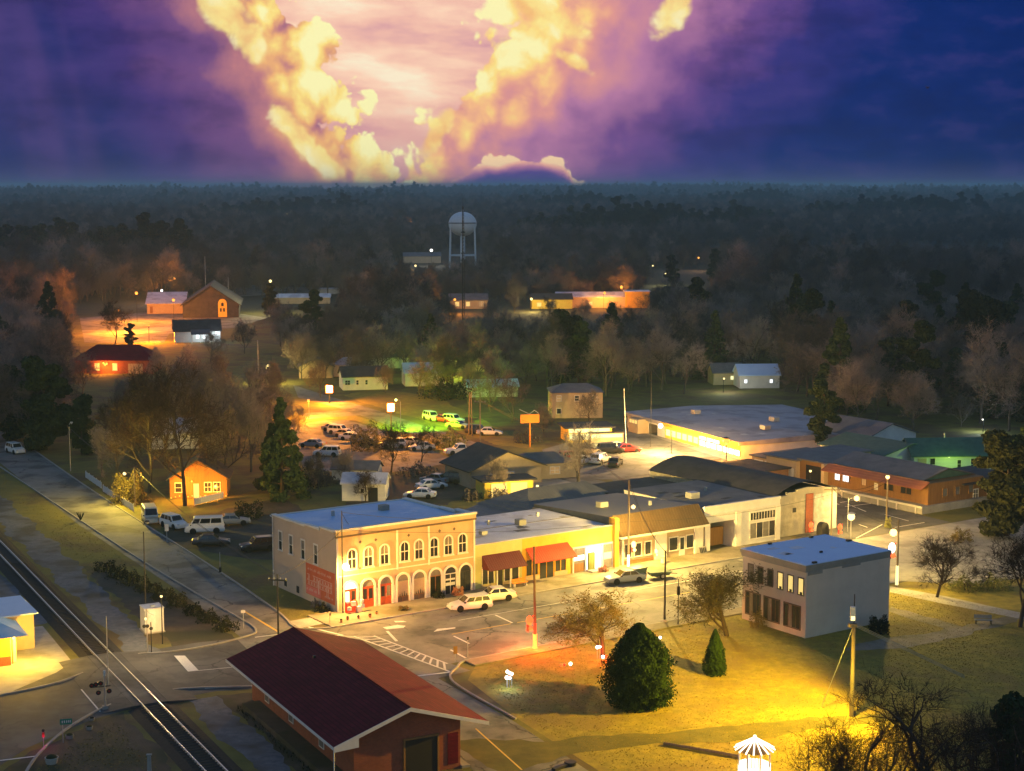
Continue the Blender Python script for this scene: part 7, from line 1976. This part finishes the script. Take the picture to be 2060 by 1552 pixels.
for i, (x, y, r, h, m_, lab) in enumerate(((720, 985, 3.0, 2.6, 'twig', 'grey brushwood behind the white garage'), (600, 985, 3.2, 3.0, 'hedge', 'dark brushwood right of the spruces'), (650, 975, 2.4, 2.2, 'twig2', 'brown brushwood left of the weathered shed'),
        (840, 955, 3.0, 1.8, 'twig2', 'brown scrub mound behind the gravel yard'), (990, 1000, 1.6, 1.8, 'twig', 'grey scrub beside the yellow-lit porch'), (945, 1006, 1.4, 1.5, 'twig2', 'brown scrub left of the yellow-lit porch'), (500, 1040, 2.6, 2.2, 'hedge', 'dark brush at the back of the yard'),
        (1010, 1010, 1.6, 2.0, 'twig', 'bare scrub against the lean-to shed'), (1060, 890, 2.5, 2.6, 'twig2', 'bare scrub behind the orange board'))):
    shrub(U(x, y), r, h, lab, m_, 900, seed=30 + i, size=.16)
# dark hedge along the railside road: clipped bushes one after another
for i in range(9):
    t_ = i / 8; q = U(215, 1148).lerp(U(455, 1268), t_)
    shrub(q, 1.7 - .5 * t_, 1.1 + .15 * (i % 3), ('first and farthest', 'second', 'third', 'fourth', 'fifth', 'sixth', 'seventh', 'eighth', 'nearest and last')[i] + ' dark bush of the hedge between road and track', 'hedge', 420, name='hedge_bush', seed=50 + i, size=.14)['group'] = 'hedge bushes beside the railside road'
# single bare trees in the yards
place('bare5', 372, 1018, 690, 'great bare tree with dark trunk before the orange-lit house', 'bare_tree', .95, rz=.2, crown='twig_dark')
place('bare1', 300, 992, 725, 'bare tree above the lamp-lit bush', 'bare_tree', .9, rz=1.2, crown='twig_dark')
place('bare4', 455, 985, 745, 'spreading bare tree right of the orange-lit house', 'bare_tree', .9, rz=2.2)
for i, (k_, x, y, ty, lab) in enumerate((('bare4', 165, 800, 690, 'bare tree left of the red-roofed house'), ('bare1', 318, 778, 690, 'bare tree right of the red-roofed house'), ('bare2', 425, 735, 660, 'bare tree before the white house below the church'), ('bare4', 492, 712, 628, 'bare tree right of the white house below the church'), ('bare4', 330, 930, 720, 'bare tree behind the lamp-lit bush'), ('bare1', 520, 900, 728, 'bare tree above the shorter spruce'), ('bare3', 480, 905, 700, 'tall pale bare tree left of the spruces'), ('bare5', 270, 905, 742, 'brown bare tree at the left of the yard trees'),
        ('bare2', 585, 930, 790, 'bare tree right of the tall spruce'), ('bare4', 395, 880, 690, 'bare tree high behind the orange-lit house'), ('bare1', 545, 860, 715, 'bare tree before the yellow lamp on the back road'),
        ('bare2', 640, 985, 905, 'low bare tree beside the weathered shed'), ('bare4', 690, 975, 890, 'low bare tree behind the white garage'), ('bare2', 205, 960, 850, 'small bare tree behind the first white fence'), ('bare1', 440, 860, 700, 'bare tree in the middle of the left wood edge'))):
    place(k_, x, y, ty, lab, 'bare_tree', .9, rz=i * 1.7, crown=('twig3', 'twig', 'twig2')[i % 3])
place('bare2', 420, 930, 715, 'bare tree behind the orange-lit house', 'bare_tree', .9, rz=3.2)
place('bare1', 505, 950, 760, 'bare tree left of the tall spruce', 'bare_tree', .8, rz=5.2)
place('bare2', 235, 945, 780, 'dark bare tree behind the white fence', 'bare_tree', .9, rz=4.1, crown='twig_dark')
place('park_bare', 787, 950, 838, 'dark twisted bare tree in front of the car lot', 'bare_tree', .9, rz=1.1)
place('park_bare', 848, 930, 850, 'second bare tree in front of the car lot', 'bare_tree', .9, rz=2.7)
place('park_bare', 735, 1010, 938, 'small bare tree over the white garage', 'bare_tree', 1.1, rz=.7)
place('bare4', 1160, 985, 826, 'wide bare tree at the entrance of the store lot', 'bare_tree', .75, rz=.5)
place('bare4', 1005, 1000, 905, 'bare tree by the yellow-lit porch', 'bare_tree', .8, rz=3.3)
place('bare1', 232, 692, 596, 'bare oak silhouetted against the orange church lot', 'bare_tree', 1.0, rz=.3, crown='twig_dark', bark='bark_dark')
for i, (k_, x, y, ty, lab, cr_m) in enumerate((('bare2', 645, 800, 722, 'bare tree before the yellow-lit house on the back road', 'twig2'), ('bare4', 775, 792, 716, 'bare tree between the white house and the gabled house', 'twig'), ('bare1', 845, 800, 712, 'bare tree left of the glowing tree', 'twig2'),
        ('bare2', 942, 812, 722, 'bare tree right of the glowing tree', 'twig2'), ('bare4', 985, 830, 738, 'bare tree beside the low bluish-roofed shed', 'twig'), ('bare1', 1030, 850, 742, 'bare tree behind the orange board', 'twig2'),
        ('bare5', 1185, 862, 775, 'bare tree before the two-storey tan house', 'twig2'), ('bare4', 1095, 880, 800, 'bare tree left of the two-storey tan house', 'twig2'), ('bare2', 712, 775, 706, 'bare tree right of the arched white house', 'twig'),
        ('bare1', 905, 668, 590, 'bare tree before the far gabled building', 'twig'), ('bare4', 985, 660, 590, 'bare tree right of the far gabled building', 'twig2'), ('bare2', 1105, 650, 592, 'bare tree before the far yellow building', 'twig2'), ('bare1', 1175, 655, 596, 'bare tree before the far long building', 'twig'), ('bare4', 1235, 652, 596, 'bare tree before the far orange building', 'twig2'))):
    place(k_, x, y, ty, lab, 'bare_tree', .85, rz=i * 1.3, crown=cr_m)
place('bare3', 130, 860, 760, 'bare tree behind the broad black evergreen', 'bare_tree', 1.0)

# ------------------------------------------------------------------ the wood around the town
rw = random.Random(19)
VIS = [  # parts of the town that stay open to view: x0, y0, x1, y1, base row
    (255, 545, 512, 645, 600), (160, 600, 520, 700, 610), (340, 640, 475, 700, 650), (170, 660, 315, 775, 700), (640, 745, 740, 790, 770), (800, 745, 860, 785, 770), (590, 800, 1260, 1000, 800),
    (905, 572, 1010, 622, 610), (1062, 578, 1290, 622, 615), (898, 420, 966, 518, 500), (790, 495, 885, 530, 525), (1250, 822, 1620, 960, 830), (1430, 735, 1552, 788, 765),
    (512, 700, 560, 770, 740), (520, 555, 665, 600, 595), (1600, 870, 2060, 1100, 900), (1100, 780, 1215, 850, 800), (1310, 500, 1420, 560, 540), (0, 920, 340, 1100, 915), (40, 880, 260, 960, 900), (1230, 560, 1290, 620, 610)]
def open_view(bx, by, wpx, hpx):
    for x0, y0, x1, y1, base in VIS:
        if by > base and bx + wpx * .42 > x0 and bx - wpx * .42 < x1 and by > y0 and by - hpx * .92 < y1:
            return False
    return True
placed = []
def ZN(x, y):
    row = 'at the front of' if y > 760 else 'midway up' if y > 660 else 'far back in'
    if x < 300: z = 'the wood at the far left'
    elif x < 600: z = 'the wood below the church' if y > 690 else 'the wood around the church'
    elif x < 820: z = 'the wood above the orange-lit road'
    elif x < 1010: z = 'the wood right of the glowing tree'
    elif x < 1220: z = 'the wood behind the orange board'
    elif x < 1430: z = 'the wood behind the lit store'
    elif x < 1640: z = 'the wood around the pale lit house'
    elif x < 1850: z = 'the dark wood above the brown shop strip'
    else: z = 'the dark wood at the right edge'
    return 'bare tree ' + row + ' ' + z
cnt = 0; rows = [(y, max(26, (y - 375) * .135)) for y in range(905, 560, -9)]
for y, step in rows:
    x = -40 + rw.random() * step
    while x < 2110:
        bx = x + rw.uniform(-.3, .3) * step; by = y + rw.uniform(-5, 5)
        d = CAM_H * FPX / (by - 375)
        key = rw.choice(('bare1', 'bare2', 'bare3', 'bare4', 'bare5', 'bare1', 'bare4'))
        ever = rw.random() < (.05 if bx < 1400 else .09)
        if ever: key = rw.choice(('pine1', 'pine2', 'spire'))
        sc = (rw.uniform(.72, 1.08) if by > 640 else rw.uniform(.6, .9)) * (1.22 if bx > 1300 else 1.0)
        hpx = 16 * sc * FPX / d; wpx = 13 * sc * FPX / d
        if open_view(bx, by, wpx, hpx) and cnt < 285 and by - hpx > 395:
            p = U(bx, by)
            if all((p.x - q[0]) ** 2 + (p.y - q[1]) ** 2 > (6.5 * sc) ** 2 for q in placed):
                if not (1600 < bx and by > 868) and not (by > 800 and 590 < bx < 1640):
                    placed.append((p.x, p.y)); cnt += 1
                    if ever: tree(key, p, ZN(bx, by).replace('bare tree', 'dark evergreen'), sc, name='evergreen_tree', group='evergreens of the wood')
                    else: tree(key, p, ZN(bx, by) , sc, group='bare trees of the wood', sz=rw.uniform(.85, 1.1), crown=rw.choice(('twig', 'twig2', 'twig3', 'twig')))
        x += step
print('individual wood trees', cnt)
# everything farther off reads as one mass: instances of the same trees, one object
def wood(name, label, pts, keys, crown=None):
    me = bpy.data.meshes.new(name)
    me.from_pydata([p[:3] for p in pts], [], [])
    for nm, ty, vals in (('scl', 'FLOAT', [p[3] for p in pts]), ('rot', 'FLOAT', [p[4] for p in pts]), ('idx', 'INT', [int(p[5]) for p in pts])):
        a = me.attributes.new(nm, ty, 'POINT'); a.data.foreach_set('value', vals)
    o = bpy.data.objects.new(name, me); COL.objects.link(o); tag(o, label, None, None, 'stuff')
    ng = bpy.data.node_groups.new(name, 'GeometryNodeTree')
    ng.interface.new_socket('Geometry', in_out='INPUT', socket_type='NodeSocketGeometry'); ng.interface.new_socket('Geometry', in_out='OUTPUT', socket_type='NodeSocketGeometry')
    N = ng.nodes; Lk = ng.links
    gi = N.new('NodeGroupInput'); go = N.new('NodeGroupOutput')
    jn = N.new('GeometryNodeJoinGeometry')
    for k in reversed(keys):
        j2 = N.new('GeometryNodeJoinGeometry')
        for ob_ in SRC[k]:
            oi = N.new('GeometryNodeObjectInfo'); oi.transform_space = 'ORIGINAL'; oi.inputs['Object'].default_value = ob_; oi.inputs['As Instance'].default_value = False
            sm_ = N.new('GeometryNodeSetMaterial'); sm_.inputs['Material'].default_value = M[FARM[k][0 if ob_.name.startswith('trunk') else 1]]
            Lk.new(oi.outputs['Geometry'], sm_.inputs['Geometry'])
            Lk.new(sm_.outputs[0], j2.inputs[0])
        g2i = N.new('GeometryNodeGeometryToInstance'); Lk.new(j2.outputs[0], g2i.inputs[0]); Lk.new(g2i.outputs[0], jn.inputs[0])
    def na(nm, ty):
        a = N.new('GeometryNodeInputNamedAttribute'); a.data_type = ty; a.inputs[0].default_value = nm; return a.outputs[0]
    iop = N.new('GeometryNodeInstanceOnPoints')
    iop.inputs['Pick Instance'].default_value = True
    cx = N.new('ShaderNodeCombineXYZ'); Lk.new(na('rot', 'FLOAT'), cx.inputs[2])
    m2p = N.new('GeometryNodeMeshToPoints')
    Lk.new(gi.outputs[0], m2p.inputs[0]); Lk.new(m2p.outputs[0], iop.inputs['Points']); Lk.new(jn.outputs[0], iop.inputs['Instance'])
    Lk.new(na('idx', 'INT'), iop.inputs['Instance Index']); Lk.new(cx.outputs[0], iop.inputs['Rotation']); Lk.new(na('scl', 'FLOAT'), iop.inputs['Scale'])
    Lk.new(iop.outputs[0], go.inputs[0])
    md = o.modifiers.new('wood', 'NODES'); md.node_group = ng
    return o
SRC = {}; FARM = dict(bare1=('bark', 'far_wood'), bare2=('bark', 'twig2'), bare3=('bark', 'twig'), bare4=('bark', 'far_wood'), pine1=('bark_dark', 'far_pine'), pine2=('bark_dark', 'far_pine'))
for k in FARM:
    tr, cr = PROTO[k][:2]
    SRC[k] = [next(o for o in bpy.data.objects if o.data == cr), next(o for o in bpy.data.objects if o.data == tr)]
KEYS = list(FARM)
pts = []
y = 250.0
while y < 7200:
    stp = 8.0 if y < 1400 else 8.0 * (y / 1400) ** .9
    half = y * .345 + 25
    x = -half
    while x < half:
        qx = x + rw.uniform(-.45, .45) * stp; qy = y + rw.uniform(-.45, .45) * stp
        by = 375 + FPX * CAM_H / qy; bx = 1030 + FPX * qx / qy
        sc = rw.uniform(.55, 1.15) * (1 + .35 * vnoise(qx / 70, qy / 110, 2.0)) * (1.0 if y < 1400 else (y / 1400) ** .28)
        hpx = 16 * sc * FPX / qy; wpx = 13 * sc * FPX / qy
        ok = open_view(bx, by, wpx, hpx) and (by < 905) and not (1600 < bx and by > 868) and not (by > 800 and 590 < bx < 1640)
        if y < 900 and ok:
            ok = rw.random() < .75 and all((qx - q[0]) ** 2 + (qy - q[1]) ** 2 > 25 for q in placed) if y < 640 else ok
        # clearings far out
        if y > 900 and vnoise(qx / 420, qy / 620, 4.0) < -.42: ok = False
        if ok:
            ev = vnoise(qx / 160, qy / 200, 7.0) > (.62 if qx < .12 * qy else .48)
            idx = rw.choice((4, 5)) if (ev and rw.random() < .8) else rw.choice((0, 1, 2, 3, 0, 3))
            pts.append((qx, qy, ground_z(qx, qy) - .3, sc * rw.uniform(.85, 1.15) * (1.18 if idx >= 4 else 1.0), rw.random() * 6.28, idx))
        x += stp
    y += stp * .95
print('far wood', len(pts))
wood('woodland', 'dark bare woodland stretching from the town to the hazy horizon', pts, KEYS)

# ------------------------------------------------------------------ rough grass on the lawns: one mass of little blades
def tufts(name, label, poly, n, seed, m, h=.055):
    rnd = np.random.RandomState(seed)
    P_ = np.array([(p.x, p.y) for p in poly]); lo = P_.min(0); hi = P_.max(0)
    q = lo + rnd.rand(n * 2, 2) * (hi - lo)
    ins = np.zeros(len(q), bool); j = len(P_) - 1
    for i in range(len(P_)):
        c_ = ((P_[i, 1] > q[:, 1]) != (P_[j, 1] > q[:, 1])) & (q[:, 0] < (P_[j, 0] - P_[i, 0]) * (q[:, 1] - P_[i, 1]) / (P_[j, 1] - P_[i, 1] + 1e-12) + P_[i, 0])
        ins ^= c_; j = i
    q = q[ins]
    k_ = len(q); a = rnd.rand(k_) * 6.283; hh = h * rnd.uniform(.4, 1.4, k_); wd = .055 * rnd.uniform(.5, 1.5, k_)
    v = np.zeros((k_, 3, 3)); v[:, 0, 0] = q[:, 0] - np.cos(a) * wd; v[:, 0, 1] = q[:, 1] - np.sin(a) * wd
    v[:, 1, 0] = q[:, 0] + np.cos(a) * wd; v[:, 1, 1] = q[:, 1] + np.sin(a) * wd
    v[:, 2, :2] = q + rnd.normal(size=(k_, 2)) * .08; v[:, 2, 2] = hh
    o = obj(name, mesh_np(name, v.reshape(-1, 3), np.arange(k_ * 3).reshape(-1, 3)), m); tag(o, label, None, None, 'stuff'); return o
M['tuft'] = mat('grass_tufts', (.15, .130, .022), (.36, .285, .055), 2.5, .95)
tufts('lawn_tufts', 'rough dry grass tufts over the park lawn', [T(2.5, KP - 2.3), T(56, KP - 2.3), T(60, -40), T(40, -80), T(-6, -80), RW(27, -60), RW(27, -38), RW(28.5, -27)], 60000, 5, 'tuft')
tufts('verge_tufts', 'rough grass along the railside road and track', [RW(6.8, 36), RW(12.6, 22), RW(11.4, 60), RW(11.0, 130), RW(7.5, 130)], 14000, 6, 'tuft')
tufts('depot_tufts', 'rough weeds on the ground between depot and track', [RW(5.8, -24), RW(8.0, -24), RW(8.0, -60), RW(5.8, -60)], 2500, 7, 'hedge', .3)
tufts('corner_tufts', 'rough grass at the side of the arched building', [T(-5.6, .5), T(-.3, .5), T(-.3, 30), T(-4, 40)], 2500, 8, 'tuft')
tufts('crossing_tufts', 'rough weeds on the verge at the lower left', [RW(-4, -23), RW(-11, -29), RW(-17, -36), RW(-17, -60), RW(-4, -60)], 5000, 9, 'tuft')

# ------------------------------------------------------------------ evening haze over the whole valley
hz_ = MB().box(-9000, 9000, -400, 17500, -1.5, 70.0).build('haze', None)
hz_['kind'] = 'stuff'; hz_['label'] = 'thin blue evening haze over the valley'
hm = bpy.data.materials.new('evening_haze'); hm.use_nodes = True
hn = hm.node_tree; hn.nodes.clear()
pv = hn.nodes.new('ShaderNodeVolumePrincipled'); ho = hn.nodes.new('ShaderNodeOutputMaterial')
pv.inputs['Color'].default_value = (.50, .84, 1.0, 1)
pv.inputs['Density'].default_value = .00015
pv.inputs['Anisotropy'].default_value = 0.15
hn.links.new(pv.outputs[0], ho.inputs['Volume'])
hz_.data.materials.append(hm)
